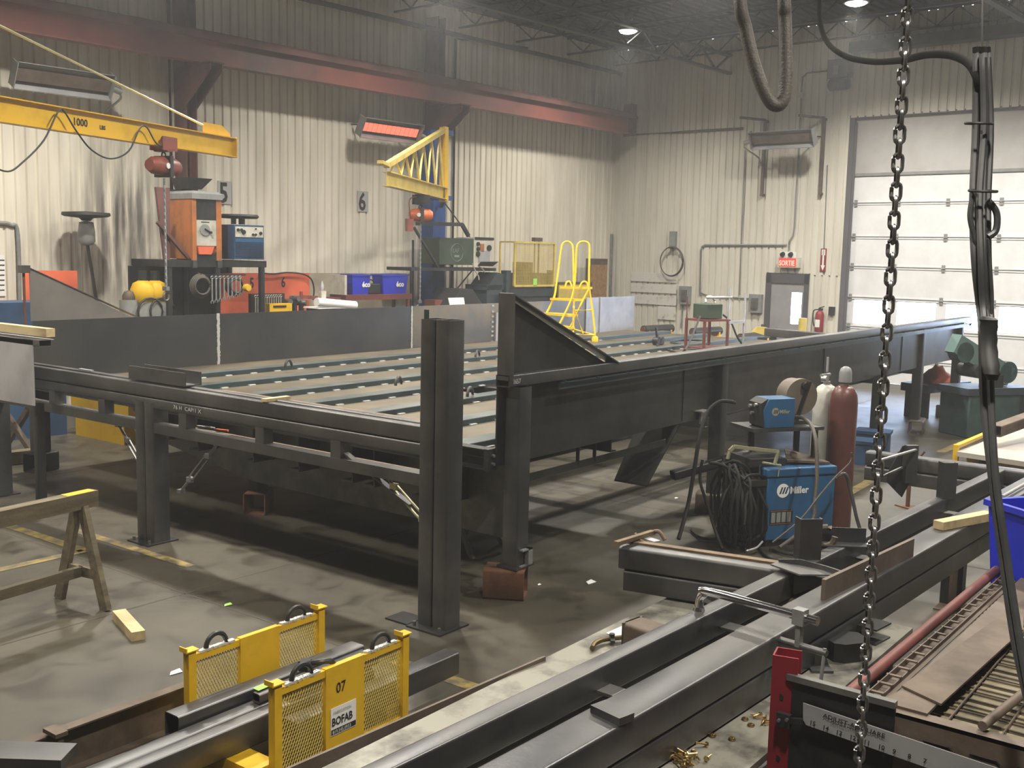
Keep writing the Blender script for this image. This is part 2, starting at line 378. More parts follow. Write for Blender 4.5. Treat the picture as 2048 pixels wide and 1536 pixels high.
pos = {(18.75, 11.5): 'high bay lamp glowing nearer the long ribbed wall', (18.75, 6.92): 'high bay lamp glowing closer to the overhead door'}
for (x, y) in LAMPS:
    high_bay(x, y, pos.get((x, y), 'high bay lamp outside the picture hanging from the roof'))

# ------------------------------------------------------------------ walls with ribs
def ribbed(mb, x0, x1, z0, z1, pitch=0.165, d=0.028, y=0.0):
    """ribbed liner sheet in the xz plane, ribs standing towards -y"""
    xs = []; x = x0
    while x < x1 - pitch*0.5:
        xs += [(x, -d), (x+pitch*0.70, -d), (x+pitch*0.77, 0), (x+pitch*0.90, 0), (x+pitch, -d)]
        x += pitch
    pts = [(a, y + b) for a, b in xs if a <= x1]
    pts.append((x1, y))
    vs = [(a, b, z) for z in (z0, z1) for a, b in pts]; n = len(pts)
    mb._add(vs, [(i, i+1, n+i+1, n+i) for i in range(n-1)])

def wall_mat(name, c1, c2, soot):
    m = bpy.data.materials.new(name); m.use_nodes = True; nt = m.node_tree; N = nt.nodes; L = nt.links
    b = N['Principled BSDF']; b.inputs['Roughness'].default_value = 0.42
    tc = N.new('ShaderNodeTexCoord')
    mp = N.new('ShaderNodeMapping'); mp.inputs['Scale'].default_value = (5.0, 1.0, 0.45); L.new(tc.outputs['Object'], mp.inputs[0])
    nz = N.new('ShaderNodeTexNoise'); nz.inputs['Scale'].default_value = 1.0; nz.inputs['Detail'].default_value = 6; L.new(mp.outputs[0], nz.inputs['Vector'])
    cr = N.new('ShaderNodeValToRGB'); cr.color_ramp.elements[0].position = 0.38; cr.color_ramp.elements[1].position = 0.72
    cr.color_ramp.elements[0].color = (*c1, 1); cr.color_ramp.elements[1].color = (*c2, 1); L.new(nz.outputs['Fac'], cr.inputs[0])
    # grime patch behind the welding bench
    out = cr.outputs[0]
    for (cx, cz, rx, rz, amt) in soot:
        sx = N.new('ShaderNodeMapping'); sx.inputs['Location'].default_value = (-cx/rx, 0, -cz/rz); sx.inputs['Scale'].default_value = (1/rx, 0, 1/rz)
        L.new(tc.outputs['Object'], sx.inputs[0])
        ln = N.new('ShaderNodeVectorMath'); ln.operation = 'LENGTH'; L.new(sx.outputs[0], ln.inputs[0])
        mr = N.new('ShaderNodeMapRange'); mr.inputs['From Min'].default_value = 1.0; mr.inputs['From Max'].default_value = 0.1; mr.inputs['To Max'].default_value = amt
        L.new(ln.outputs['Value'], mr.inputs['Value'])
        mu = N.new('ShaderNodeMath'); mu.operation = 'MULTIPLY'; L.new(mr.outputs[0], mu.inputs[0]); 
        n3 = N.new('ShaderNodeTexNoise'); n3.inputs['Scale'].default_value = 1.6; n3.inputs['Detail'].default_value = 5; L.new(mp.outputs[0], n3.inputs['Vector'])
        m3 = N.new('ShaderNodeMapRange'); m3.inputs['From Min'].default_value = 0.35; m3.inputs['From Max'].default_value = 0.6; L.new(n3.outputs['Fac'], m3.inputs['Value'])
        L.new(m3.outputs[0], mu.inputs[1])
        mx = N.new('ShaderNodeMix'); mx.data_type = 'RGBA'; L.new(mu.outputs[0], mx.inputs[0]); L.new(out, mx.inputs[6]); mx.inputs[7].default_value = (0.06, 0.055, 0.06, 1)
        out = mx.outputs[2]
    L.new(out, b.inputs['Base Color'])
    return m
CEIL = 7.35
M['wall'] = wall_mat('ribbed_wall_sheet', (0.80, 0.76, 0.66), (0.62, 0.58, 0.49), [(2.15, 3.0, 1.0, 1.7, 0.95), (1.6, 2.2, 1.6, 1.4, 0.6), (14.6, 5.9, 2.4, 1.3, 0.5)])
M['wall_b'] = wall_mat('ribbed_end_wall_sheet', (0.68, 0.655, 0.58), (0.57, 0.55, 0.48), [])
M['kick'] = mat('flat_wall_sheet', (0.47, 0.42, 0.32), 0.6, 0.0, (0.36, 0.32, 0.24), 4)
M['floor'] = None
m = MB(FL); ribbed(m, -30, 0, 0, CEIL)
w = struct(m, 'wall_left', M['wall'])
m = MB(FL); m.bb(-9.6, -6.75, -0.035, -0.03, 0, 2.05); m.bb(-5.5, -3.2, -0.035, -0.03, 0, 0.9); struct(m, 'wall_kick_sheet', M['kick'])
# object texture coordinates of this wall start at its own middle: shift so that the grime sits near the bench
m = MB(FB); L0 = 5.98
ribbed(m, 0, L0, 2.17, CEIL); ribbed(m, 0, 4.30, 0, 2.17); ribbed(m, 5.24, L0, 0, 2.17); ribbed(m, L0, 20, 5.40, CEIL); ribbed(m, 11.2, 20, 0, 5.40)
struct(m, 'wall_back', M['wall_b'])
# remaining sides of the hall
cw = mat('far_side_sheet', (0.22, 0.21, 0.19), 0.7)
P = [FL @ Vector((-30, 0.1, 0)), FL @ Vector((0.1, 0.1, 0)), FB @ Vector((20, 0.1, 0))]
c4 = P[0] + (P[2] - P[1])
m = MB(); m.bb(0, 0.1, 0, 1, 0, 1)
def wallbox(name, a, b):
    d = (b-a); n = Vector((-d.y, d.x, 0)).normalized()*0.08; mm = MB()
    mm.poly([a, b, b+Vector((0,0,CEIL)), a+Vector((0,0,CEIL))], n); struct(mm, name, cw)
m.bm.free()
wallbox('wall_front', P[0], c4); wallbox('wall_right', c4, P[2])
# wall thickness behind the ribbed sheets, with the openings for the doors left free
m = MB(FL); m.bb(-30, 0.1, 0.03, 0.12, 0, CEIL); struct(m, 'wall_side', cw)
DX0, DX1, DTOP = 4.27, 5.27, 2.19     # man door
m = MB(FB)
for (a_, b_, c_, d_) in ((-0.1, 4.27, 0, 2.15), (5.27, 5.97, 0, 2.15), (-0.1, 5.97, 2.15, CEIL), (5.97, 20, 5.42, CEIL), (11.25, 20, 0, 5.42)): m.bb(a_, b_, 0.17, 0.24, c_, d_)
m.bb(4.17, 4.27, 0.0, 0.2, 0, 2.2); m.bb(5.27, 5.37, 0.0, 0.2, 0, 2.2); m.bb(4.17, 5.37, 0.0, 0.2, 2.17, 2.2)
struct(m, 'wall_end_backing', cw)
# ------------------------------------------------------------------ floor
def floor_mat():
    m = bpy.data.materials.new('concrete_floor'); m.use_nodes = True; nt = m.node_tree; N = nt.nodes; L = nt.links
    b = N['Principled BSDF']; tc = N.new('ShaderNodeTexCoord')
    n1 = N.new('ShaderNodeTexNoise'); n1.inputs['Scale'].default_value = 0.7; n1.inputs['Detail'].default_value = 8; n1.inputs['Roughness'].default_value = 0.65
    n2 = N.new('ShaderNodeTexNoise'); n2.inputs['Scale'].default_value = 3.3; n2.inputs['Detail'].default_value = 8; n2.inputs['Distortion'].default_value = 0.6
    L.new(tc.outputs['Object'], n1.inputs['Vector']); L.new(tc.outputs['Object'], n2.inputs['Vector'])
    r1 = N.new('ShaderNodeValToRGB'); r1.color_ramp.elements[0].position = 0.3; r1.color_ramp.elements[1].position = 0.72
    r1.color_ramp.elements[0].color = (0.042, 0.037, 0.027, 1); r1.color_ramp.elements[1].color = (0.082, 0.073, 0.053, 1)
    L.new(n1.outputs['Fac'], r1.inputs[0])
    r2 = N.new('ShaderNodeValToRGB'); r2.color_ramp.elements[0].position = 0.32; r2.color_ramp.elements[1].position = 0.5
    r2.color_ramp.elements[0].color = (0.45, 0.43, 0.41, 1); r2.color_ramp.elements[1].color = (1, 1, 1, 1)
    L.new(n2.outputs['Fac'], r2.inputs[0])
    mx = N.new('ShaderNodeMix'); mx.data_type = 'RGBA'; mx.blend_type = 'MULTIPLY'; mx.inputs[0].default_value = 0.85
    L.new(r1.outputs[0], mx.inputs[6]); L.new(r2.outputs[0], mx.inputs[7]); L.new(mx.outputs[2], b.inputs['Base Color'])
    mr = N.new('ShaderNodeMapRange'); mr.inputs['To Min'].default_value = 0.3; mr.inputs['To Max'].default_value = 0.6; L.new(n2.outputs['Fac'], mr.inputs['Value']); L.new(mr.outputs[0], b.inputs['Roughness'])
    bp = N.new('ShaderNodeBump'); bp.inputs['Strength'].default_value = 0.06; bp.inputs['Distance'].default_value = 0.01
    L.new(n2.outputs['Fac'], bp.inputs['Height']); L.new(bp.outputs[0], b.inputs['Normal'])
    return m
M['floor'] = floor_mat()
M['joint'] = mat('floor_joint', (0.07, 0.06, 0.045), 0.9)
M['fline'] = mat('worn_yellow_line', (0.26, 0.19, 0.05), 0.6, 0.0, (0.09, 0.078, 0.055), 9, mix=(0.40, 0.60))
m = MB()
corners = [P[0], P[1], P[2], c4]
m.quad([(p.x, p.y, 0) for p in corners]); m.poly([(p.x, p.y, -0.2) for p in corners], (0, 0, 0.1))
m.mi = 1
def fstrip(a, b, w, z=0.0015):
    a, b = Vector(a), Vector(b); d = (b-a).normalized(); n = Vector((-d.y, d.x, 0))*w/2
    m.quad([(a-n)+Vector((0,0,z)), (b-n)+Vector((0,0,z)), (b+n)+Vector((0,0,z)), (a+n)+Vector((0,0,z))])
for x in (4.57, 9.2, 13.8, -0.1):
    fstrip((x, -9, 0), (x, 14.2, 0), 0.012)
for y in (6.38, 2.0, 10.8, -2.4):
    fstrip((-6, y, 0), (20, y, 0), 0.012)
m.mi = 2
fstrip((4.62, 4.35, 0), (4.62, 3.2, 0), 0.1, 0.003)
fstrip((4.7, 9.3, 0), (4.7, 7.9, 0), 0.1, 0.003); fstrip((4.7, 7.9, 0), (3.2, 7.9, 0), 0.1, 0.003)
fstrip((5.0, 8.6, 0), (5.0, 6.9, 0), 0.09, 0.003)
a = Z(1690, 990); b = Z(1800, 930); fstrip((a.x, a.y, 0), (b.x, b.y, 0), 0.12, 0.003)
a = Z(1880, 905); b = Z(1960, 870); fstrip((a.x, a.y, 0), (b.x, b.y, 0), 0.12, 0.003)
struct(m, 'floor', [M['floor'], M['joint'], M['fline']])
# ------------------------------------------------------------------ ceiling: deck, joists, girders
M['roof'] = mat('roof_deck', (0.075, 0.075, 0.08), 0.7, 0.0, (0.05, 0.05, 0.05), 1)
M['joist'] = mat('joist_paint', (0.055, 0.052, 0.052), 0.7)
m = MB(FB)
# roof deck ribs run along the long wall direction (local y)
x = -0.1; pts = []
while x < 21:
    pts += [(x, CEIL), (x+0.09, CEIL), (x+0.11, CEIL+0.04), (x+0.19, CEIL+0.04)]; x += 0.21
vs = [(a, y, z) for y in (0.1, -31) for a, z in pts]; n = len(pts)
m._add(vs, [(i, i+1, n+i+1, n+i) for i in range(n-1)])
m.bb(-0.2, 21, -31, 0.2, CEIL+0.06, CEIL+0.1)
struct(m, 'ceiling', M['roof'])
def joist(y, k):
    m = MB(FB)
    for z in (6.98, 7.32): m.bar((0.05, y, z), (19.8, y, z), 0.05, 0.035)
    x = 0.1; s = 0
    while x < 19.4:
        m.bar((x, y, 6.99 if s else 7.31), (x+0.4, y, 7.31 if s else 6.99), 0.022, 0.022); x += 0.4; s = 1-s
    o = struct(m, 'ceiling_joist', M['joist'])
for k in range(12): joist(-0.25 - 1.75*k, k)
m = MB(FB)   # the two girders that carry the joists
for x in (3.1, 9.8):
    m.bar((x, 0.0, 6.55), (x, -24, 6.55), 0.12, 0.05); m.bar((x, 0.0, 6.93), (x, -24, 6.93), 0.12, 0.05)
    y = -0.1; s = 0
    while y > -23.5:
        m.bar((x, y, 6.56 if s else 6.92), (x, y-0.55, 6.92 if s else 6.56), 0.04, 0.04); y -= 0.55; s = 1-s
struct(m, 'ceiling_girder', M['joist'])
m = MB(FL); m.bar((-14.8, -0.35, 6.75), (-0.3, -0.35, 6.75), 0.05, 0.08); struct(m, 'ceiling_eave_girt', M['joist'])

# crane runway beam and its columns
t = thing('crane_runway_beam', 'long sooty red crane runway beam high along the ribbed wall', 'beam', F=FL, loc=(-15, -0.75, 5.3))
m = MB(FL); m.ibeam((-20, -0.75, 5.53), (-0.55, -0.75, 5.53), 0.2, 0.44, 0.018, 0.014); m.build('web_beam', M['redox'], t)
m = MB(FL); m.bb(-20, -0.55, -0.89, -0.61, 5.75, 5.765); m.bb(-20, -0.55, -0.89, -0.878, 5.66, 5.765); m.bb(-20, -0.55, -0.62, -0.61, 5.66, 5.765)
m.build('cap_channel', M['redox_dk'], t)
m = MB(FL); m.bar((-20, -0.75, 5.79), (-0.55, -0.75, 5.79), 0.05, 0.05); m.build('crane_rail', M['redox_dk'], t)
m = MB(FL); m.bb(-0.55, -0.38, -0.88, -0.62, 5.30, 6.0); m.cyl((-0.38, -0.75, 5.72), (-0.22, -0.75, 5.72), 0.05); m.build('end_stop', M['redox_dk'], t)
for (s, nm, lb) in ((-11.85, 'redox', 'sooty red wall column behind the tall orange welding machine'), (-6.35, 'colblue', None)):
    if lb:
        t = thing('wall_column', lb, 'column', F=FL, loc=(s, -0.3, 0))
        m = MB(FL); m.ibeam((s, -0.22, 0), (s, -0.22, 7.0), 0.34, 0.2, 0.015, 0.012, up=(1, 0, 0)); m.build('shaft', M['redox_dk'], t)
    else:
        t = thing('wall_column', 'tall wall column painted blue below and red above', 'column', F=FL, loc=(s, -0.3, 0))
        m = MB(FL); m.ibeam((s, -0.25, 4.85), (s, -0.25, 7.0), 0.34, 0.2, 0.015, 0.012, up=(1, 0, 0)); m.build('upper_shaft', M['redox_dk'], t)
        m = MB(FL); m.bb(s-0.17, s+0.17, -0.42, -0.06, 0, 4.85); m.build('lower_shaft', M['colblue'], t)
    m = MB(FL)
    m.poly([(s-0.11, -0.3, 5.28), (s-0.11, -1.1, 5.28), (s-0.11, -1.1, 5.18), (s-0.11, -0.3, 4.6)], (0.015, 0, 0))
    m.poly([(s+0.1, -0.3, 5.28), (s+0.1, -1.1, 5.28), (s+0.1, -1.1, 5.18), (s+0.1, -0.3, 4.6)], (0.015, 0, 0)); m.bb(s-0.14, s+0.14, -1.12, -0.2, 5.28, 5.3)
    m.build('bracket', M['redox_dk'], t)

# ------------------------------------------------------------------ end wall: overhead door
M['doorpanel'] = mat('door_section_white', (0.78, 0.79, 0.82), 0.5, 0.0, (0.70, 0.71, 0.74), 2, coord='Object')
M['doorlower'] = M['doorpanel']
M['framedk'] = mat('dark_frame', (0.10, 0.10, 0.11), 0.6)
t = MB(FB)
OX0, OX1, OZ = 6.05, 11.2, 5.40
doorF = FB
m = MB(FB)
lev = [0.0, 0.5, 1.12, 1.73, 2.37, 2.98, 3.67, 4.28]
winrow = (1.12, 1.73)
m.mi = 0
YD = 0.10   # door sits behind the wall face
for i in range(len(lev)-1):
    z0, z1 = lev[i], lev[i+1]
    if abs(z0 - winrow[0]) < 0.01:
        # stiles and rails around the panes
        m.bb(OX0, OX1, YD, YD+0.045, z0, z0+0.07); m.bb(OX0, OX1, YD, YD+0.045, z1-0.05, z1)
        xs = [OX0, 6.23, 6.95, 7.15, 7.93, 8.13, 8.93, 9.13, 9.93, 10.13, 10.93, OX1]
        for k in range(0, 12, 2): m.bb(xs[k], xs[k+1], YD, YD+0.045, z0, z1)
    else:
        m.bb(OX0, OX1, YD, YD+0.045, z0+0.008, z1-0.008)
        m.bb(OX0, OX1, YD+0.005, YD+0.04, z0, z1)
    # raised rail strips near every joint
for z in lev[1:-1]:
    m.bb(OX0, OX1, YD-0.012, YD, z+0.012, z+0.035); m.bb(OX0, OX1, YD-0.012, YD, z-0.035, z-0.012)
m.mi = 1
for z in lev[1:-1]:
    m.bb(OX0, OX1, YD-0.002, YD+0.002, z-0.012, z+0.012)
m.bb(OX0, OX1, YD-0.03, YD, 4.22, 4.28)
struct(m, 'door_1', [M['doorpanel'], M['grey']])
m = MB(FB)
m.bb(OX0, OX1, YD-0.02, YD+0.05, 4.275, OZ+0.02); struct(m, 'wall_door_header', mat('door_header_sheet', (0.50, 0.50, 0.50), 0.6, 0.0, (0.42, 0.40, 0.39), 1.0))
# hinges and track
m = MB(FB)
for z in lev[1:-1]:
    for x in (6.15, 7.05, 8.03, 9.03, 10.03):
        m.bb(x-0.035, x+0.035, YD-0.02, YD-0.012, z-0.07, z+0.07); m.cyl((x-0.04, YD-0.022, z), (x+0.04, YD-0.022, z), 0.014, n=8)
struct(m, 'door_hinges', M['grey'])
m = MB(FB)
m.bb(5.96, OX0+0.02, -0.02, 0.16, 0, OZ+0.05); m.bb(OX0-0.02, OX0+0.07, 0.0, 0.02, 0, OZ-0.1); m.bb(OX0-0.05, OX1+0.05, -0.01, 0.16, OZ-0.02, OZ+0.03)
struct(m, 'trim_1', M['framedk'])
m = MB(FB); m.ang((5.985, -0.005, 0), (5.985, -0.005, CEIL), 0.05, 0.1, up=(0, 1, 0)); struct(m, 'trim_2', M['grey'])
# panes
gm = bpy.data.materials.new('window_glass'); gm.use_nodes = True; nt = gm.node_tree; nt.nodes.remove(nt.nodes['Principled BSDF'])
tr = nt.nodes.new('ShaderNodeBsdfTransparent'); tr.inputs[0].default_value = (0.93, 0.95, 0.96, 1); gl = nt.nodes.new('ShaderNodeBsdfGlossy'); gl.inputs['Roughness'].default_value = 0.08
fr = nt.nodes.new('ShaderNodeFresnel'); mx = nt.nodes.new('ShaderNodeMixShader'); nt.links.new(fr.outputs[0], mx.inputs[0]); nt.links.new(tr.outputs[0], mx.inputs[1]); nt.links.new(gl.outputs[0], mx.inputs[2])
nt.links.new(mx.outputs[0], nt.nodes['Material Output'].inputs[0]); M['glass'] = gm
k = 0
for a, b in ((6.23, 6.95), (7.15, 7.93), (8.13, 8.93), (9.13, 9.93), (10.13, 10.93)):
    k += 1; m = MB(FB); m.bb(a, b, YD+0.018, YD+0.024, 1.19, 1.68); struct(m, 'window_%d' % k, M['glass'])
# man door (frame, leaf, slot window)
m = MB(FB)
for (a, b, c, d) in ((DX0, DX0+0.12, 0, DTOP), (DX1-0.10, DX1, 0, DTOP), (DX0, DX1, DTOP-0.22, DTOP)):
    m.bb(a, b, -0.07, 0.02, c, d)
m.bb(DX0-0.06, DX0+0.02, -0.09, 0.0, 0, 1.05)
struct(m, 'door_frame', mat('dark_door_frame', (0.075, 0.075, 0.085), 0.5))
d = MB(FB); y0, y1 = -0.045, -0.032
wx0, wx1, wz0, wz1 = 4.88, 5.12, 1.10, 1.78
d.bb(DX0+0.12, wx0, y0, y1, 0, DTOP-0.22); d.bb(wx1, DX1-0.10, y0, y1, 0, DTOP-0.22); d.bb(wx0, wx1, y0, y1, 0, wz0); d.bb(wx0, wx1, y0, y1, wz1, DTOP-0.22)
struct(d, 'door_2', mat('grey_door_leaf', (0.30, 0.30, 0.31), 0.5, 0.0, (0.25, 0.25, 0.26), 2))
m = MB(FB); m.bb(wx0, wx1, -0.040, -0.036, wz0, wz1); struct(m, 'window_6', M['glass'])
# ------------------------------------------------------------------ the large steel deck being fabricated
DZ = 1.02
t = thing('fabricated_steel_deck', 'large dark steel deck with upright side plates and triangular end gussets', 'platform', loc=(6, 7.8, 0))
Wd = MB(I4)
m = MB(I4); m.bb(5.97, 18.25, 4.64, 4.652, 0.97, 1.60)
for x in (8.75, 12.2, 15.1): m.bb(x, x+0.01, 4.632, 4.64, 0.99, 1.55)
m.build('near_side_plate', M['steel_dk'], t)
m = MB(I4); m.hss((5.96, 4.59, 1.595), (18.25, 4.59, 1.595), 0.12, 0.085, 0.006, 0.008); m.build('near_top_rail', M['steel'], t)
m = MB(I4)
m.ang((6.58, 4.535, 1.535), (18.2, 4.535, 1.535), 0.035, -0.05, 0.006)
for k in range(26): m.bb(6.62+0.45*k, 6.65+0.45*k, 4.50, 4.53, 1.536, 1.548)
m.build('rail_angle_strip', M['bluesteel'], t)
# gusset at the near corner, standing on the rail
m = MB(I4); m.poly([(5.97, 4.60, 1.635), (5.97, 4.60, 2.20), (7.32, 4.60, 1.635)], (0, 0.012, 0)); m.build('corner_gusset', M['steel_dk'], t)
m = MB(I4); m.prof([(-0.035,-0.005),(0.08,-0.005),(0.08,0.005),(-0.035,0.005)], (5.97, 4.60, 2.215), (7.42, 4.60, 1.63), up=(0.37, 0, 0.93))
m.bb(5.96, 5.97, 4.50, 4.64, 1.6, 2.215)
m.build('gusset_flange', M['steel'], t)
m = MB(I4); text(m, '1657', 0.05, (6.0, 4.528, 1.575), (1, 0, 0), (0, 0, 1), squash=0.9); m.build('chalk_mark', M['weld'], t)
# far side plate with its gusset
YF = 11.05
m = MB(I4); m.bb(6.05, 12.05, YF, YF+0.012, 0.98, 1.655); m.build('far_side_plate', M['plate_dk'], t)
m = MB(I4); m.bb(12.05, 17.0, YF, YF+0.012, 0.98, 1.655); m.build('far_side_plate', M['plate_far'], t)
m = MB(I4)
for x, w_ in ((8.47, 0.03), (12.05, 0.02)):
    z = 1.0
    while z < 1.65:
        m.bb(x-w_*random.uniform(.5,.9), x+w_*random.uniform(.5,.9), YF-0.006, YF, z, z+0.022); z += 0.02
m.build('weld_seam', M['weld'], t)
m = MB(I4)
for z in (1.0, 1.1, 1.17, 1.25, 1.33, 1.42, 1.5, 1.6): m.bb(14.0, 14.06, YF-0.012, YF, z, z+0.03)
m.bb(14.1, 14.16, YF-0.03, YF, 1.0, 1.5)
m.build('tack_weld', M['silver'], t)
m = MB(I4); m.bb(16.85, 18.6, YF-0.02, YF-0.005, 0.98, 1.69); m.bb(17.3, 17.33, YF-0.04, YF, 1.0, 1.7); m.build('far_end_plate', M['silver'], t)
m = MB(I4); m.poly([(6.03, YF, 1.655), (6.03, YF, 2.22), (7.25, YF, 1.655)], (0, 0.012, 0)); m.build('far_corner_gusset', mat('gusset_plate', (0.17, 0.165, 0.16), 0.5, 0.3, (0.24, 0.22, 0.20), 1.5, bump=0.03), t)
m = MB(I4); m.prof([(-0.06,-0.004),(0.012,-0.004),(0.012,0.004),(-0.06,0.004)], (5.98, YF, 2.245), (7.3, YF, 1.665), up=(0.4, 0, 0.9)); m.bb(5.93, 6.03, YF-0.02, YF+0.06, 2.17, 2.25); m.build('far_gusset_flange', M['steel'], t)
m = MB(I4); m.bar((5.98, YF+0.03, 1.0), (5.98, YF+0.03, 2.2), 0.02, 0.02); m.build('far_gusset_edge', M['rust'], t)
# deck sheets and raised bars
for (xa, xb, ya, yb) in ((6.0, 8.7, 4.65, YF), (8.7, 12.6, 7.4, YF), (12.6, 18.3, 4.65, YF), (8.7, 12.6, 5.0, 5.24), (8.7, 12.6, 5.76, 6.0), (8.7, 12.6, 6.6, 6.84)):
    m = MB(I4); m.bb(xa, xb, ya, yb, DZ-0.012, DZ); m.build('deck_sheet', M['deck'], t)
bars_y = [5.02, 5.78, 6.62, 7.42, 8.22, 9.15, 10.0]
for i, y in enumerate(bars_y):
    m = MB(I4); m.chan((6.02, y+0.08, DZ+0.026), (18.25, y+0.08, DZ+0.026), 0.18, 0.05, 0.008, flip=-1)
    m.build('deck_bar', M['deckbar'], t)
    m = MB(I4); m.bb(6.02, 18.25, y-0.016, y-0.011, DZ, DZ+0.048); m.build('bar_shaded_face', M['bluesteel'], t)  # same steel as the bar; dark blue paints in its shaded side
    m = MB(I4); x = 6.3
    while x < 16:
        m.bb(x, x+0.085, y-0.045, y-0.014, DZ, DZ+0.010); x += 0.36
    m.build('bar_pads', M['pad'], t, kind='stuff')
for (px, py) in ((797, 768), (940, 790), (955, 712), (577, 733)):
    p = Z(px, py, DZ+0.07); 
    m = MB(I4); m.tube(arc((p.x, p.y, DZ+0.06), 0.085, 0, 180, 13, (0.85, 0.3, 0), (0, 0, 1)), 0.016, 8); m.build('lifting_ring', M['steel_dk'], t)
# front edge channel and corner leg
m = MB(I4); m.chan((5.96, YF, 1.02), (5.96, 4.70, 1.02), 0.10, 0.15, 0.008, flip=1); m.bb(5.9, 6.0, 4.66, 4.70, 0.94, 1.1)
m.build('front_edge_channel', M['steel_dk'], t)
m = MB(I4)
for z in (0.99, 1.05): m.cyl((5.95, 4.66, z), (5.95, 4.64, z), 0.012, n=8)
m.build('edge_bolts', M['steel_lt'], t)
m = MB(I4); m.hss((6.10, 4.55, 0.24), (6.10, 4.55, 1.55), 0.14, 0.14, 0.008, 0.012); m.bb(6.0, 6.22, 4.46, 4.64, 0.225, 0.24)
m.build('corner_leg', M['steel'], t)
m = MB(I4); m.bb(6.05, 6.17, 4.455, 4.475, 0.24, 0.25); m.bb(6.12, 6.17, 4.44, 4.475, 0.25, 0.37); m.bb(6.05, 6.17, 4.44, 4.475, 0.36, 0.37); m.build('leg_clip', M['galv'], t)
m = MB(I4); m.hss((6.12, YF+0.05, 0.22), (6.12, YF+0.05, 1.0), 0.16, 0.16, 0.008, 0.012); m.build('far_corner_leg', M['steel_dk'], t)
# deep fascia plate under the front edge with its stiffeners
m = MB(I4); m.poly([(6.35, 4.72, 0.98), (6.35, 4.72, 0.33), (6.35, 7.8, 0.335), (6.35, 9.4, 0.56), (6.35, 9.9, 0.98)], (0.012, 0, 0)); m.build('fascia_plate', M['steel_lt'], t)
for y in (5.2, 5.45, 6.0, 6.25, 6.9, 7.5, 8.3, 9.0):
    m = MB(I4); m.poly([(6.35, y, 0.97), (6.35, y, 0.58), (6.12, y, 0.60), (6.12, y, 0.97)], (0, 0.012, 0)); m.bb(6.12, 6.35, y, y+0.14, 0.585, 0.595); m.build('stiffener', M['steel_dk'], t)
# cross members and legs below the deck
for x in (7.6, 9.3, 11.0, 12.7, 14.4, 16.1):
    m = MB(I4); m.chan((x, 4.66, 0.93), (x, YF, 0.93), 0.08, 0.15, 0.01); m.build('cross_member', M['steel_dk'], t)
for y in (5.6, 7.6, 9.6):
    m = MB(I4); m.ibeam((6.4, y, 0.75), (18.2, y, 0.75), 0.12, 0.22); m.build('longitudinal_beam', M['steel_dk'], t)
m = MB(I4); m.poly([(9.2, 4.9, 0.86), (9.2, 5.35, 0.86), (8.35, 5.1, 0.42), (8.35, 4.75, 0.42)], (0, 0, 0.012)); m.build('angled_plate', M['hose_dk'], t)  # black colour stands in for the shade this plate hangs in
m = MB(I4); m.bar((6.3, 4.72, 0.80), (8.6, 4.72, 0.80), 0.01, 0.06)
for x in (7.15, 7.4): m.bar((x, 4.72, 0.80), (x, 4.72, 0.98), 0.01, 0.03, up=(0, 1, 0))
m.build('lower_edge_rail', M['steel_dk'], t)
m = MB(I4); m.bb(9.0, 9.16, 4.56, 4.64, 1.05, 1.06); m.bb(9.06, 9.15, 4.60, 4.62, 0.93, 1.05); m.build('hook_bracket', M['galv'], t)
for (x, y, zt) in ((9.45, 4.62, 1.52), (14.1, 4.60, 1.0), (16.0, 4.66, 1.55), (17.9, 4.62, 1.55), (10.6, 10.6, 0.85), (14.4, 10.6, 0.85), (6.5, 7.9, 0.65), (10.5, 7.6, 0.65)):
    m = MB(I4); m.hss((x, y, 0.20 if y < 5 else 0.22), (x, y, zt), 0.13, 0.13, 0.008, 0.012); m.build('support_leg', M['steel_dk'], t)
# square-tube packers on the floor
def packer(name_label, c, L, S, rz, m_=None, zb=0.0):
    F = Matrix.Translation((c[0], c[1], zb)) @ Matrix.Rotation(rz, 4, 'Z'); mm = MB(F)
    mm.hss((-L/2, 0, S/2), (L/2, 0, S/2), S, S, 0.01, 0.02); return one(mm, 'packing_block', m_ or M['rust'], name_label, 'block')
packer('rusty square tube block carrying the near corner leg of the deck', (6.06, 4.60), 0.30, 0.22, PI/2 + 0.5)
p = Z(1400, 1072); packer('short square tube standing open-ended beside the coiled welding cables', (9.45, 4.62), 0.34, 0.20, -PI/2+0.35, M['steel_brown'])
packer('rust brown packing block below the middle of the front edge', (6.5, 7.9), 0.3, 0.21, 0.6, M['rust'])
packer('dark packing block under the far front corner leg', (6.12, YF+0.05), 0.3, 0.21, 0.2, M['steel_dk'])
packer('dark packing block below the deck leg behind the gas cylinders', (14.1, 4.60), 0.4, 0.2, 0.3, M['steel_dk'])
packer('dark tube block under the last two legs of the deck', (16.0, 4.62), 0.5, 0.2, 0.2, M['steel_brown'])
packer('brown tube block below the farthest deck leg near the green saw', (17.9, 4.62), 0.5, 0.2, 1.2, M['steel_brown'])
for (x, y) in ((10.6, 10.6), (14.4, 10.6), (10.5, 7.6)):
    packer({10.6: 'packing block in the shade under the far middle leg of the deck', 14.4: 'packing block in the shade under the farthest back leg', 10.5: 'packing block in the shade beneath the very middle of the deck'}[x], (x, y), 0.3, 0.22, 0.4, M['steel_dk'])
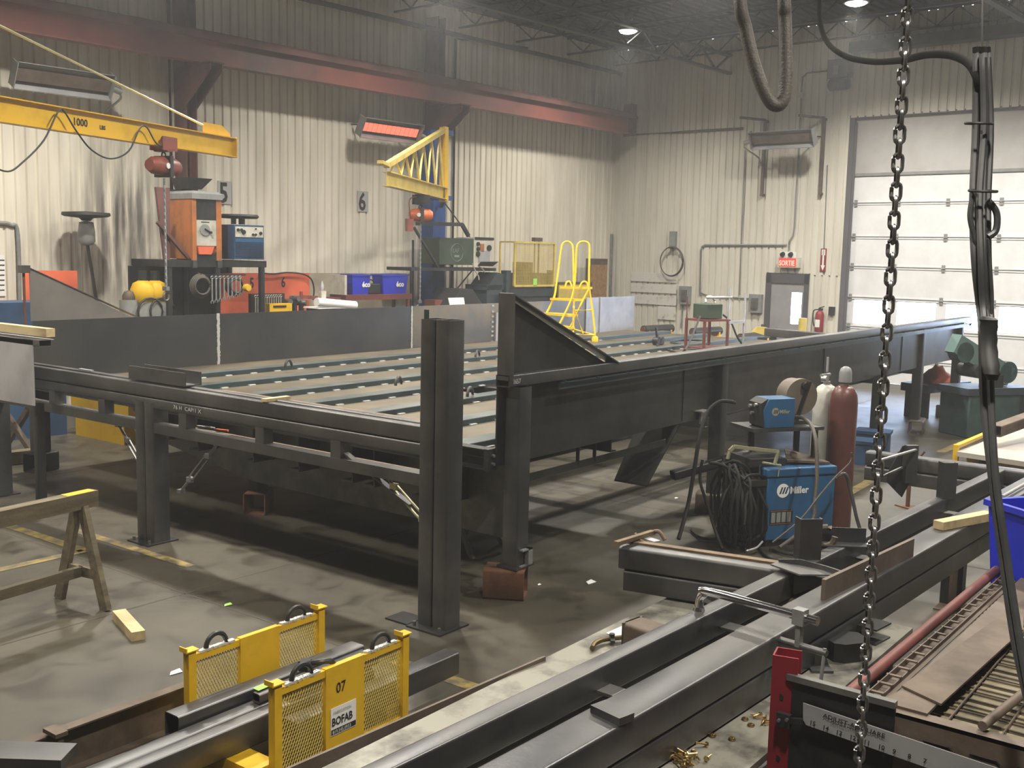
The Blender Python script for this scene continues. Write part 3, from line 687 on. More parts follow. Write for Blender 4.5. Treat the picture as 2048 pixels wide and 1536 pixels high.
# small I-section bits on the floor left of centre (stands below the deck)
def small_stand(x, y, rz, label, zt=0.6, w=0.5):
    F = Matrix.Translation((x, y, 0)) @ Matrix.Rotation(rz, 4, 'Z')
    t = thing('work_stand', label, 'stand', loc=(x, y, 0), rz=rz)
    m = MB(F); m.bb(-w/2, w/2, -0.05, 0.05, zt-0.06, zt); m.build('top_bar', M['steel'], t)
    for sx in (-1, 1):
        for sy in (-1, 1):
            m = MB(F); m.bar((sx*w*0.42, 0, zt-0.05), (sx*w*0.5, sy*0.2, 0), 0.035, 0.035); m.build('leg', M['steel_lt'] if label.startswith('grey') else M['steel_brown'], t)
small_stand(6.85, 5.62, 0.2, 'grey splay-legged work stand behind the tall front post', 0.42, 0.55)
small_stand(9.3, 11.9, 0.3, 'brown trestle stand under the far front end of the deck', 0.55, 0.9)
# ------------------------------------------------------------------ the front rail frame on posts
t = thing('front_rail_frame', 'two-rail dark steel frame on posts in front of the deck', 'frame', loc=(5.27, 7.7, 0))
def rail(zc, h, nm, mt):
    m = MB(I4); m.hss((5.22, 4.60, zc), (5.22, 10.4, zc), 0.07, h, 0.006, 0.012); m.hss((5.30, 4.60, zc+0.01), (5.30, 10.4, zc+0.01), 0.07, h, 0.006, 0.012)
    return m.build(nm, mt, t)
rail(1.30, 0.11, 'top_rail', M['steel']); 
m = MB(I4); m.hss((5.22, 4.60, 1.195), (5.22, 10.4, 1.195), 0.06, 0.09, 0.006, 0.018); m.build('second_rail', M['steel'], t)
m = MB(I4); m.chan((5.24, 4.60, 0.99), (5.24, 10.4, 0.99), 0.10, 0.08, 0.008, flip=1); m.build('lower_rail', M['steel'], t)
m = MB(I4); m.bar((5.33, 4.7, 1.01), (5.33, 7.5, 1.01), 0.035, 0.02); m.build('rusty_flat_bar', M['rust_lt'], t)
m = MB(I4); m.bar((5.40, 4.7, 1.34), (5.40, 7.0, 1.34), 0.06, 0.02); m.build('rusty_top_bar', M['rust_lt'], t)
for y in (5.48, 6.30, 7.25, 8.40, 9.20, 10.0):
    m = MB(I4); m.chan((5.24, y, 1.03), (5.24, y, 1.16), 0.10, 0.09, 0.008, up=(1, 0, 0)); m.build('spacer', M['steel'], t)
m = MB(I4); text(m, 'Tc', 0.0, (0,0,0), (0,-1,0), (0,0,1)) if False else None
text(m, '76 H  CAP/1 X', 0.045, (5.184, 7.35, 1.185), (0, -1, 0), (0, 0, 1), squash=1.3); m.build('chalk_mark', M['weld'], t)
# posts
def post(y, zt, foot):
    for dy in (-0.065, 0.065):
        m = MB(I4); m.hss((5.26, y+dy, 0.012), (5.26, y+dy, zt), 0.12, 0.16, 0.006, 0.015, up=(1, 0, 0)); m.build('post', M['steel'], t)
    m = MB(I4); m.bb(5.10, 5.40, y-0.15, y+0.15, 0, 0.012)
    if foot: m.bb(5.12, 5.3, y+0.16, y+0.36, 0.0, 0.012)
    m.build('base_plate', M['steel_dk'], t)
    m = MB(I4)
    for q in ((5.14, y-0.11), (5.14, y+0.11)): m.cyl((q[0], q[1], 0.01), (q[0], q[1], 0.04), 0.012, n=8)
    m.build('anchor_bolts', M['steel_lt'], t)
post(4.55, 2.06, True); post(7.76, 1.20, False); post(10.35, 1.20, False)
m = MB(I4); m.bb(5.2, 5.215, 4.63, 4.66, 1.9, 2.12); m.build('top_tab', M['bluesteel'], t)
def strut(name, pa, pb, mt, flat=False):
    m = MB(I4)
    if flat: m.bar(pa, pb, 0.05, 0.012); return m.build(name, mt, t)
    a, b = Vector(pa), Vector(pb); d = (b-a)
    m.cyl(a, a + d*0.3, 0.012, n=8); m.cyl(b - d*0.3, b, 0.012, n=8)
    n = d.normalized().cross(Vector((1, 0, 0))).normalized()*0.022
    m.bar(a+d*0.25+n, a+d*0.75+n, 0.012, 0.012); m.bar(a+d*0.25-n, a+d*0.75-n, 0.012, 0.012)
    for k in (0.25, 0.75): m.box(a+d*k, (0.03, 0.06, 0.04))
    m.box(a, (0.05, 0.05, 0.03)); m.box(b, (0.05, 0.05, 0.03)); return m.build(name, mt, t)
strut('turnbuckle_brace', XP(238, 850, 5.25), XP(308, 975, 5.25), M['steel_lt'])
strut('turnbuckle_brace', XP(435, 888, 5.25), XP(362, 982, 5.25), M['steel_lt'])
strut('turnbuckle_brace', XP(760, 940, 5.25), XP(876, 1072, 5.25), M['gold'])
strut('flat_brace', XP(268, 848, 5.25), XP(310, 915, 5.25), M['silver'], True)
strut('flat_brace', XP(690, 905, 5.25), XP(822, 1010, 5.25), M['steel'], True)
# loose pieces on the rails
m = MB(I4); m.chan((5.34, 8.05, 1.42), (5.34, 7.25, 1.42), 0.13, 0.11, 0.006, up=(1, 0, 0)) if False else m.prof([(-.08,-.05),(.08,-.05),(.08,.06),(.07,.06),(.07,-.04),(-.07,-.04),(-.07,.06),(-.08,.06)], (5.30, 8.02, 1.42), (5.30, 7.24, 1.42))
one(m, 'channel_offcut', M['steel'], 'short upturned steel channel lying on the front top rail', 'channel')
a = Z(527, 800, 1.37); b = Z(577, 794, 1.37); m = MB(I4); m.bar((a.x, a.y, 1.368), (b.x, b.y, 1.368), 0.055, 0.022); one(m, 'wood_stick', M['wood_lt'], 'pale wood stick across the front top rail', 'wood')
m = MB(I4); m.bar((5.30, 8.9, 1.37), (5.30, 8.7, 1.37), 0.03, 0.012); one(m, 'steel_scrap', M['silver'], 'tiny bright steel scrap on the far stretch of the top rail', 'scrap')
for k, (a, b, mt, lb, nm) in enumerate((((395, 842), (423, 838), 'silver', 'grey spanner lying on the lower front rail', 'spanner'), ((405, 838), (416, 846), 'silver', 'short grey bolt crossing the spanner on the lower rail', 'bolt'), ((432, 850), (450, 848), 'rag', 'small orange stick on the lower front rail beside the spanner', 'stick'))):
    p, q = XP(*a, 5.34), XP(*b, 5.34); m = MB(I4); m.bar((p.x, p.y, 1.035), (q.x+0.03, q.y, 1.035), 0.02, 0.014); one(m, nm, M[mt], lb, nm)
# pieces standing on the deck far away -------------------------------------------------
# rolling ladder
lx, ly = 16.15, 10.35
Lf = Matrix.Translation((lx, ly, DZ)) @ Matrix.Rotation(math.radians(0), 4, 'Z')
t = thing('rolling_ladder', 'yellow rolling ladder with tall looped handrails standing on the deck', 'ladder', loc=(lx, ly, DZ))
def LD(px, py, dep): return DP(px, py, dep)
D0 = 18.6   # depth of the near side frame; the far one is a little deeper
def rung_pts(seq, dep): return [DP(x, y, dep) for x, y in seq]
nf = 18.3; ff = 18.9
r = 0.018
# base/caster height: near-right foot at (1190,672)
m = MB(I4); m.tube(smooth_path(rung_pts([(1178,577),(1178,545),(1179,500),(1177,487),(1167,483),(1157,487),(1153,500),(1150,560),(1142,600),(1118,650)], nf), 4), r, 8); m.build('handrail', M['ladder'], t)
m = MB(I4); m.tube(smooth_path(rung_pts([(1148,575),(1147,550),(1146,500),(1142,487),(1134,483),(1126,487),(1122,500),(1113,565),(1108,595),(1090,632)], ff), 4), r, 8); m.build('handrail', M['ladder'], t)
m = MB(I4); m.tube(rung_pts([(1178,572),(1185,620),(1190,668)], nf), r, 8); m.tube(rung_pts([(1150,622),(1166,667)], nf), r*0.8, 8); m.tube(rung_pts([(1150,621),(1184,620)], nf), r*0.8, 8)
m.tube(rung_pts([(1142,668),(1190,670)], nf), r, 8); m.build('rear_frame', M['ladder'], t)
m = MB(I4); m.tube([DP(1190,670,nf), DP(1146,658,ff)], r, 8); m.tube(rung_pts([(1108,600),(1112,570)], ff), r, 8); m.tube([DP(1146,668,nf), DP(1148,600,ff)], r, 8); m.build('rear_frame', M['ladder'], t)
m = MB(I4); m.tube(rung_pts([(1140,655),(1160,612),(1178,577)], nf), r, 8); m.build('stringer', M['ladder'], t)
for (a, b, c, d) in (((1128,575),(1176,576),0,0), ((1108,598),(1160,600),0,0), ((1094,627),(1148,631),0,0), ((1118,652),(1140,656),0,0)):
    pa, pb = DP(*a, ff), DP(*b, nf); v = (pb-pa).normalized(); n = Vector((-v.y, v.x, 0)).normalized()
    m = MB(I4); m.prof([(-0.09, -0.02), (0.09, -0.02), (0.09, 0.02), (-0.09, 0.02)], pa, pb); m.build('step', M['ladder'], t)
m = MB(I4); m.tube(smooth_path(rung_pts([(1130,576),(1133,565),(1139,563),(1143,570),(1143,576)], ff), 4), r*0.9, 8); m.tube(smooth_path(rung_pts([(1158,578),(1163,566),(1170,563),(1175,568),(1176,578)], nf), 4), r*0.9, 8); m.build('platform_hoop', M['ladder'], t)
p = DP(1190, 672, nf); m = MB(I4); m.lathe([(0.0, 0), (0.055, 0), (0.06, 0.04), (0.045, 0.09), (0.0, 0.1)], (p.x, p.y, DZ), n=14); m.build('rubber_foot', M['ladder'], t)
p = DP(1144, 666, nf); m = MB(I4); m.lathe([(0.0, 0), (0.05, 0), (0.055, 0.04), (0.0, 0.09)], (p.x, p.y, DZ), n=14); m.build('rubber_foot', M['ladder'], t)
# red cart with green welder
c = Z(1412, 700, DZ)
t = thing('welder_cart', 'red angle-iron cart on the deck carrying a dark green welder', 'cart', loc=(c.x, c.y, DZ), rz=-0.35)
def cl(m, *a): return m
w_, d_, h_ = 0.50, 0.42, 0.5
F = WM[t.name]
for sx in (-1, 1):
    for sy in (-1, 1):
        m = MB(F); m.bar((sx*w_/2, sy*d_/2, 0), (sx*w_/2, sy*d_/2, h_), 0.035, 0.035); m.build('leg', M['redtube'], t)
m = MB(F); m.bb(-w_/2, w_/2, -d_/2, d_/2, h_-0.03, h_); m.build('shelf', M['redtube'], t)
m = MB(F); m.bb(-w_/2, w_/2, -d_/2, d_/2, 0.04, 0.055); m.build('lower_shelf', M['redtube'], t)
m = MB(F); m.cyl((w_/2, -d_/2, 0.02), (w_/2, -d_/2, 1.0), 0.018, n=8); m.cyl((w_/2+0.45, -d_/2+0.1, 0.0), (w_/2+0.45, -d_/2+0.1, 0.92), 0.016, n=8); m.cyl((-w_/2, -d_/2, h_+0.35), (w_/2+0.05, -d_/2, h_+0.35), 0.02, n=8); m.bar((w_/2, -d_/2, h_-0.05), (w_/2+0.45, -d_/2+0.1, h_-0.05), 0.05, 0.04); m.build('grey_handle_frame', M['silver'], t)
m = MB(F); m.tube([(-w_/2, d_/2, h_), (-w_/2, d_/2, 0.85)], 0.015); m.build('uprights', M['redtube'], t)
t2 = thing('welding_machine', 'small dark green welder with a white face sitting on the red cart', 'welder', loc=WM[t.name] @ Vector((0, 0, h_)), rz=-0.35)
F = WM[t2.name]
m = MB(F); m.bb(-0.16, 0.16, -0.17, 0.17, 0.01, 0.24); m.build('case', M['green'], t2, bevel=0.01)
m = MB(F); m.bb(0.161, 0.172, -0.16, 0.16, 0.02, 0.23); m.build('front_panel', M['white'], t2)
m = MB(F); m.tube(arc((0.05, 0, 0.26), 0.1, 0, 180, 9, (1, 0, 0), (0, 0.3, 1)), 0.02); m.build('carry_handle', M['galv'], t2)
pts = [WM[t.name] @ Vector((-w_/2, -0.1, 0.55)), Z(1370, 700, 1.25), Z(1345, 702, DZ+0.03), Z(1318, 693, DZ+0.02), Z(1310, 680, DZ+0.02)]
m = MB(I4); m.tube(smooth_path(pts, 6), 0.016, 6); one(m, 'welding_cable', M['black'], 'black cable drooping from the red cart onto the deck', 'cable')
pts = [WM[t.name] @ Vector((w_/2, 0, 0.6)), WM[t.name] @ Vector((w_/2+0.3, 0.05, 0.45)), WM[t.name] @ Vector((w_/2+0.42, 0, 0.2)), WM[t.name] @ Vector((w_/2+0.6, 0, 0.02))]
m = MB(I4); m.tube(smooth_path(pts, 6), 0.016, 6); one(m, 'welding_cable', M['black'], 'thick dark cable hanging beside the grey frame of the red cart', 'cable')
pts = []
c_ = Z(1380, 684, DZ+0.02)
for k in range(3): pts += [c_ + Vector(((0.42-0.05*k)*math.cos(a_), (0.30-0.04*k)*math.sin(a_), 0.01*k)) for a_ in [j*PI/7 for j in range(14)]]
m = MB(I4); m.tube(smooth_path(pts, 2), 0.014, 6); one(m, 'coiled_hose', M['machgrey'], 'grey hose coiled flat on the deck behind the red cart', 'hose')
# wire feeder gun lump
p = Z(1315, 690, DZ); t = thing('pipe_clamp_tool', 'small dark tool standing on the deck left of the red cart', 'tool', loc=(p.x, p.y, DZ))
F = WM[t.name]; m = MB(F); m.bar((0, 0, 0.05), (-0.07, 0, 0.3), 0.03, 0.03); m.build('handle', M['steel_dk'], t); m = MB(F); m.cyl((-0.03, -0.05, 0.07), (-0.03, 0.05, 0.07), 0.07); m.cyl((0.08, -0.05, 0.07), (0.08, 0.05, 0.07), 0.07); m.build('wheels', M['steel_dk'], t)
# turning rollers beyond the deck
def roller(px, py, label, L=0.9):
    p = Z(px, py, 0.95); p.z = 0
    t = thing('pipe_roller', label, 'roller', loc=(p.x, p.y, 0), rz=-0.15, group='pipe rollers beyond the deck')
    F = WM[t.name]
    m = MB(F); m.cyl((-L/2, 0, 1.04), (L/2, 0, 1.04), 0.085, n=14); m.build('roller', M['steel_dk'], t)
    m = MB(F); m.cyl((-L/2-0.02, 0, 1.04), (-L/2+0.0, 0, 1.04), 0.06, n=12); m.build('end_cap', M['rust'], t)
    m = MB(F); m.bb(-L*0.42, L*0.42, -0.10, 0.10, 0.90, 0.94); m.bb(-L*0.42, -L*0.36, -0.08, 0.08, 0.9, 1.02); m.bb(L*0.36, L*0.42, -0.08, 0.08, 0.9, 1.02); m.build('cradle', M['yellow'], t)
    m = MB(F); m.bb(-L*0.3, -L*0.2, -0.06, 0.06, 0, 0.9); m.bb(L*0.2, L*0.3, -0.06, 0.06, 0, 0.9); m.build('stand', M['yellow'], t)
# cross beam with yellow end stop and the red-brown tube column behind
m = MB(I4)
a = DP(1534, 664, 18.6); b = DP(1700, 676, 17.2)
t = thing('end_cross_beam', 'dark steel cross beam with a yellow end block near the grey door', 'beam', loc=((a.x+b.x)/2, (a.y+b.y)/2, DZ))
m = MB(I4); m.hss((a.x, a.y, a.z), (b.x, b.y, a.z), 0.14, 0.14, 0.008, 0.01); m.build('beam', M['steel'], t)
d = (a-b).normalized(); m = MB(I4); q = Vector((a.x, a.y, a.z)); m.poly([q + Vector((0,0,-0.07)), q + Vector((0,0,0.08)), q + d*0.16 + Vector((0,0,0.08)), q + d*0.28 + Vector((0,0,-0.02))], (0.08, 0.1, 0)); m.build('end_block', M['yellow_lt'], t)
m = MB(I4); q = Vector((b.x, b.y, 0)); 
for q in ((a*0.9+b*0.1), (a*0.2+b*0.8)): m.hss((q.x, q.y, DZ), (q.x, q.y, a.z-0.07), 0.1, 0.1)
m.build('stub_legs', M['steel_dk'], t)
roller(1232, 662, 'pipe roller on a yellow cradle just past the rolling ladder')
roller(1315, 667, 'pipe roller on a yellow cradle below the round wall cable coil')
roller(1412, 672, 'pipe roller on a yellow cradle half hidden by the red cart')
roller(1508, 684, 'pipe roller on a yellow cradle next to the dark cross beam')
# ------------------------------------------------------------------ welding table and the long frame on it
TZ = 0.64
t = thing('welding_table', 'long stained steel welding table below the clamped frame', 'table', loc=(4, 2.1, 0))
m = MB(I4); m.bb(1.9, 5.47, 1.53, 2.73, TZ-0.03, TZ); m.build('tabletop', M['tabletop'], t)
m = MB(I4); m.bb(2.0, 5.4, 1.58, 2.68, TZ-0.09, TZ-0.03); m.build('apron', M['steel_dk'], t)
for x in (2.1, 5.3):
    for y in (1.62, 2.62): m = MB(I4); m.hss((x, y, 0), (x, y, TZ-0.09), 0.09, 0.09); m.build('leg', M['steel_dk'], t)
FF = Matrix.Translation((3.04, 1.79, 0)) @ Matrix.Rotation(math.radians(-2.6), 4, 'Z')
t = thing('long_frame_weldment', 'long dark twin-beam steel frame with cross members resting on the welding table', 'frame', F=FF, loc=(0, 0, 0.64))
m = MB(FF); m.hss((-1.3, 0.085, 0.835), (5.9, 0.085, 0.835), 0.17, 0.13, 0.008, 0.012); m.build('near_beam', M['steel'], t)
m = MB(FF); m.hss((-1.3, 0.085, 0.705), (5.9, 0.085, 0.705), 0.17, 0.125, 0.008, 0.018); m.build('near_lower_beam', M['steel'], t)
m = MB(FF); m.hss((-1.3, 0.395, 0.835), (5.85, 0.395, 0.835), 0.085, 0.13, 0.008, 0.01); m.build('far_beam', M['steel'], t)
m = MB(FF); m.hss((-1.3, 0.42, 0.705), (5.85, 0.42, 0.705), 0.115, 0.125, 0.008, 0.01); m.build('far_lower_beam', M['steel'], t)
for x in (0.35, 1.33, 2.9, 4.4): m = MB(FF); m.bb(x, x+0.09, 0.17, 0.353, 0.80, 0.812); m.build('cross_flat', M['steel_lt'], t)
m = MB(I4); m.hss((8.98, 0.6, 0.84), (8.98, 2.98, 0.84), 0.13, 0.12, 0.008, 0.018); m.hss((8.98, 0.6, 0.715), (8.98, 2.98, 0.715), 0.13, 0.12, 0.008, 0.018); m.build('end_cross_beam', M['steel'], t)
m = MB(FF); m.bb(5.9, 6.0, 0.0, 0.5, 0.65, 0.89); m.build('end_gusset', M['steel'], t)
# left cross beam sticking out towards the big deck
A = Z(1238, 1094, 0.90); B = Z(1536, 1138, 0.90)
d = (B - A).normalized(); n = Vector((-d.y, d.x, 0)); 
if n.x < 0: n = -n
o0 = A + n*0.075; o1 = A + d*1.12 + n*0.075
m = MB(I4); m.hss((o0.x, o0.y, 0.838), (o1.x, o1.y, 0.838), 0.15, 0.125, 0.008, 0.018); m.build('outer_cross_beam', M['steel'], t)
m = MB(I4); q = o0 + d*0.03; m.hss((q.x, q.y, 0.712), (o1.x, o1.y, 0.712), 0.14, 0.12, 0.008, 0.018); m.build('outer_lower_cross_beam', M['steel'], t)
m = MB(I4); q = o0 + n*0.05; q1 = o1 + n*0.05; m.bar((q.x, q.y, 0.905), (q1.x, q1.y, 0.905), 0.05, 0.012); m.build('rusty_flat', M['rust_lt'], t)
# legs of the stands that carry the far half of the frame
for (px0, px1, py, lb) in ((1905, 0, 1190, 'brown upright stand holding up the middle of the long frame'),):
    p = Z(1905, 1215, 0); t2 = thing('frame_stand', lb, 'stand', loc=(p.x, p.y, 0))
    F = WM[t2.name]; m = MB(F); m.bb(-0.14, 0.0, -0.02, 0.0, 0, 0.64); m.bb(-0.14, 0.14, -0.1, 0.1, 0, 0.012); m.build('plate_leg', M['steel_brown'], t2)
    m = MB(F); m.bb(0.02, 0.12, -0.05, 0.1, 0.012, 0.64); m.build('dark_leg', M['steel_dk'], t2)
p = Z(1815, 1015, 0); t2 = thing('jack_stand', 'rust brown screw jack stand under the far cross beam', 'stand', loc=(p.x, p.y, 0))
F = WM[t2.name]; m = MB(F); m.poly([(-0.12, -0.1, 0), (0.12, -0.1, 0), (0, 0.13, 0)], (0, 0, 0.012)); m.build('base', M['rust'], t2)
m = MB(F); m.cyl((0, 0, 0.01), (0, 0, 0.5), 0.022, n=10); m.bar((0, 0, 0.42), (0.1, -0.1, 0.58), 0.02, 0.02); m.bar((0, 0, 0.42), (-0.1, 0.1, 0.58), 0.02, 0.02); m.build('screw_column', M['rust'], t2)
# pieces clamped to or lying on the frame
def up_channel(px, py, z0, h, w, lb, mt='steel'):
    p = Z(px, py, z0); F = Matrix.Translation(p) @ Matrix.Rotation(-0.75, 4, 'Z')
    m = MB(F); m.bb(-w/2, w/2, -0.004, 0.004, 0, h); m.bb(-w/2, -w/2+0.008, 0.004, 0.07, 0, h); m.bb(w/2-0.008, w/2, 0.004, 0.03, 0, h)
    one(m, 'upright_channel', M[mt], lb, 'channel')
up_channel(1619, 1120, 0.90, 0.225, 0.125, 'short steel channel standing on end where the frame meets the rusty cross beam')
up_channel(1897, 998, 0.90, 0.25, 0.10, 'short steel channel standing on end near the far end of the frame')
p = XP(1812, 940, 8.86); F = Matrix.Translation((p.x, p.y, 0.6)) @ Matrix.Rotation(-0.75, 4, 'Z')
t2 = thing('clamped_gusset_plate', 'dark pointed plate clamped upright against the far cross beam', 'plate', loc=(p.x, p.y, 0.55), rz=-0.75)
F = WM[t2.name]; m = MB(F); m.poly([(-0.16, 0, 0.15), (-0.02, 0, 0.02), (0.06, 0, 0.18), (0.06, 0, 0.45), (-0.04, 0, 0.45), (-0.16, 0, 0.22)], (0, 0.012, 0)); m.build('plate', M['steel_dk'], t2)
m = MB(F); m.bb(-0.03, 0.07, -0.05, 0, 0.15, 0.46); m.build('angle', M['steel'], t2)
def bar_clamp(lb, p0, p1, jaw, mt, rad=0.012, name='bar_clamp'):
    """a round-bar clamp: long bar, bent nose, sliding jaw, screw"""
    p0, p1 = Vector(p0), Vector(p1); t = thing(name, lb, 'clamp', loc=(p0.x, p0.y, min(p0.z, p1.z)))
    d = (p1-p0).normalized(); dn = Vector((0, 0, -1)); L_ = (p1-p0).length
    m = MB(I4); path = [p0 + d*0.0 + dn*jaw, p0 + dn*(jaw*0.45), p0 + d*0.02 + dn*0.02, p0 + d*0.06, p1]
    m.tube(smooth_path(path, 5), rad, 10); m.build('bar', M[mt], t)
    m = MB(I4); q = p0 + dn*jaw; m.cyl(q + Vector((0, 0, 0.02)), q + Vector((0, 0, -0.012)), rad*1.2, rad*1.5, n=10); m.build('fixed_pad', M[mt], t)
    q = p0 + d*(L_*0.86)
    m = MB(I4); m.box(q, (rad*2.6, rad*2.4, rad*3.4), math.atan2(d.y, d.x)); m.bar(q, q + dn*(jaw*1.25), rad*1.6, rad*1.1, up=d); m.build('sliding_jaw', M['galv' if mt == 'chrome' else mt], t)
    q2 = q + dn*(jaw*1.2)
    m = MB(I4); m.cyl(q2 - d*0.12, q2 + d*0.13, rad*0.75, n=10); m.cyl(q2 - d*0.13, q2 - d*0.12, rad*1.4, n=10); m.build('screw', M['steel_lt'], t)
    m = MB(I4); m.cyl(q2 + d*0.12 + Vector((0, 0, 0.02)), q2 + d*0.12 + Vector((-0.03, 0, -0.14)), rad*0.4, n=8); m.build('tommy_bar', M['galv'], t)
    return t
a = Z(1400, 1178, 1.0); b = Z(1636, 1243, 1.0)
bar_clamp('big shiny chrome bar clamp spanning both long beams', a, b, 0.105, 'chrome', 0.020)
# F-clamp on the outer cross beam
a = Z(1232, 1087, 0.93); b = Z(1306, 1064, 0.93)
t2 = thing('locking_clamp', 'brown locking clamp gripping the free end of the cross beam', 'clamp', loc=(a.x, a.y, 0.9))
m = MB(I4); m.bar((a.x, a.y, 0.93), (b.x, b.y, 0.93), 0.03, 0.022); c = Z(1330, 1080, 0.9); m.tube(smooth_path([(b.x, b.y, 0.93), ((b.x+c.x)/2, (b.y+c.y)/2, 0.94), (c.x, c.y, 0.9)], 5), 0.012); m.build('bar', M['rust_lt'], t2)
q0 = Z(1268, 1068, 0.94); q1 = YP(1308, 1110, q0.y-0.12)
m = MB(I4); m.bar(q0, q1, 0.03, 0.02); m.cyl(q1 + Vector((-0.01,0,0)), q1 + Vector((0.02, -0.02, -0.02)), 0.035, n=10); m.build('jaw', M['rust_lt'], t2)
q2 = YP(1305, 1145, q0.y-0.13)
m = MB(I4); m.bar(q1, q2, 0.022, 0.014); m.build('lever', M['gold'], t2)
# bright chalk/weld patch at the end of the cross beam
m = MB(I4); c = Z(1300, 1078, 0.913); m.box((c.x, c.y, 0.909), (0.05, 0.12, 0.012), -0.3); one(m, 'flat_scrap', M['silver'], 'bright narrow scrap beside the locking clamp', 'scrap')
# sheet-metal bracket with points over the crossing
t2 = thing('pointed_bracket', 'pale folded steel bracket tapering to a point over the frame crossing', 'bracket', loc=Z(1620, 1140, 0.93))
m = MB(I4); P_ = [Z(1541, 1131, 0.925), Z(1600, 1152, 0.925), Z(1633, 1152, 0.93), Z(1706, 1154, 0.925), Z(1655, 1142, 0.935), Z(1570, 1122, 0.925)]
m.poly(P_, (0, 0, 0.008)); m.build('blade', M['steel_lt'], t2)
m = MB(I4); P_ = [Z(1558, 1124, 0.93), Z(1600, 1124, 0.95), Z(1650, 1137, 0.95), Z(1690, 1150, 0.94)]
for i in range(3): m.bar(P_[i], P_[i+1], 0.012, 0.03)
m.build('raised_edge', M['steel'], t2)
c = Z(1600, 1200, 0.76); F = Matrix.Translation(c) @ Matrix.Rotation(0.5, 4, 'Y')
t2 = thing('steel_disc_wheel', 'brown steel disc lying between the two long beams', 'wheel', loc=(c.x, c.y, 0.70))
m = MB(I4); m.lathe([(0.0, 0), (0.14, 0.0), (0.15, 0.02), (0.14, 0.05), (0.10, 0.055), (0.0, 0.05)], (c.x, c.y, 0.74), (-0.5, 0.3, 0.8), n=28); m.build('disc', M['brownpl'], t2)
m = MB(I4); m.box((c.x+0.07, c.y-0.02, 0.86), (0.06, 0.05, 0.05), 0.3); m.build('red_lug', M['redtube'], t2)
# upright flat plate on the near beam
a = Z(1645, 1200, 0.90); b = Z(1823, 1112, 0.90); d = (b-a).normalized()
m = MB(I4); m.bar((a.x, a.y, 0.945), (b.x, b.y, 0.945), 0.02, 0.11); one(m, 'flat_bar_on_edge', M['brownpl'], 'brown flat bar standing on edge along the near beam', 'bar')
a = Z(1876, 1058, 0.905); b = Z(1978, 1038, 0.905); m = MB(I4); m.bar((a.x, a.y, 0.928), (b.x, b.y, 0.928), 0.07, 0.05); one(m, 'pine_block', M['wood_lt'], 'pale pine stick resting across the near beam', 'wood')
c = Z(1677, 1088, 0.905); F = Matrix.Translation((c.x, c.y, 0.90)) @ Matrix.Rotation(-1.0, 4, 'Z')
m = MB(F); m.bb(-0.16, 0.16, -0.05, 0.05, 0, 0.008); m.bb(-0.16, 0.16, 0.042, 0.05, 0, 0.09); one(m, 'angle_offcut', M['steel'], 'short steel angle lying across the far beam', 'angle')
c = Z(1650, 1080, 0.93); m = MB(I4); m.tube(arc((c.x, c.y, 0.95), 0.055, 60, 360, 14, (0.6, -0.8, 0), (0, 0, 1)), 0.018, 8); one(m, 'rust_ring', M['steel_brown'], 'small brown open ring behind the steel angle offcut', 'ring')
c = Z(1225, 1430, 0.905); F = Matrix.Translation((c.x, c.y, 0.90)) @ Matrix.Rotation(math.radians(-12), 4, 'Z')
m = MB(F); m.bb(-0.04, 0.035, -0.07, 0.07, 0, 0.028); one(m, 'steel_flat_block', M['steel'], 'dark steel block lying crosswise on the near beam', 'block')
c = Z(1300, 1312, TZ); F = Matrix.Translation((c.x, c.y, TZ)) @ Matrix.Rotation(math.radians(-8), 4, 'Z')
m = MB(F); m.hss((0.02, -0.10, 0.075), (0.02, 0.13, 0.075), 0.15, 0.13, 0.008, 0.02); m.bb(-0.055, 0.095, 0.12, 0.13, 0.01, 0.14); one(m, 'square_tube_offcut', M['steel_brown'], 'dark square tube offcut lying beside the far beam on the table', 'offcut')
a, b = Z(1217, 1262, TZ+0.01), Z(1270, 1243, TZ+0.03); m = MB(I4); m.quad([Z(1213, 1266, TZ+0.004), Z(1236, 1276, TZ+0.004), Z(1262, 1262, TZ+0.02), Z(1270, 1241, TZ+0.06)]); m.poly([Z(1213, 1266, TZ+0.003), Z(1236, 1276, TZ+0.003), Z(1262, 1262, TZ+0.02), Z(1270, 1241, TZ+0.06)], (0, 0, 0.0015)); one(m, 'paper_sheet', M['paper'], 'white paper sheet on the welding table edge', 'paper')
P_ = [Z(1184, 1297, TZ+0.015), Z(1190, 1287, TZ+0.02), Z(1205, 1280, TZ+0.02), Z(1224, 1277, TZ+0.02), Z(1248, 1274, TZ+0.02)]
t2 = thing('ground_clamp', 'tarnished brass ground clamp with a curved tail by the paper sheet', 'clamp', loc=P_[2])
m = MB(I4); m.tube(smooth_path(P_, 5), 0.012, 8); m.build('curved_jaw', mat('tarnished_brass', (0.20, 0.15, 0.07), 0.35, 0.8), t2)
m = MB(I4); q = P_[3]; m.cyl(q + Vector((0, 0, -0.012)), q + Vector((0, 0, 0.025)), 0.014, n=8); m.bar(q, q + Vector((-0.04, -0.03, 0)), 0.02, 0.015); m.build('screw', M['steel_dk'], t2)
# second tool on the table near the chrome clamp nose
for k, (a, b) in enumerate((((1418, 1190), (1450, 1205)), ((1405, 1196), (1440, 1218)), ((1415, 1185), (1436, 1196)))):
    p, q = Z(*a, TZ+0.03+0.015*k), Z(*b, TZ+0.03); m = MB(I4); m.bar(p, q, 0.025, 0.012); one(m, 'steel_strip', M['steel_lt' if k else 'steel_brown'], ['short brown strip lying below the chrome clamp nose', 'pale thin strip nearest the table edge below the clamp nose', 'short pale strip tucked under the chrome clamp bar'][k], 'strip')
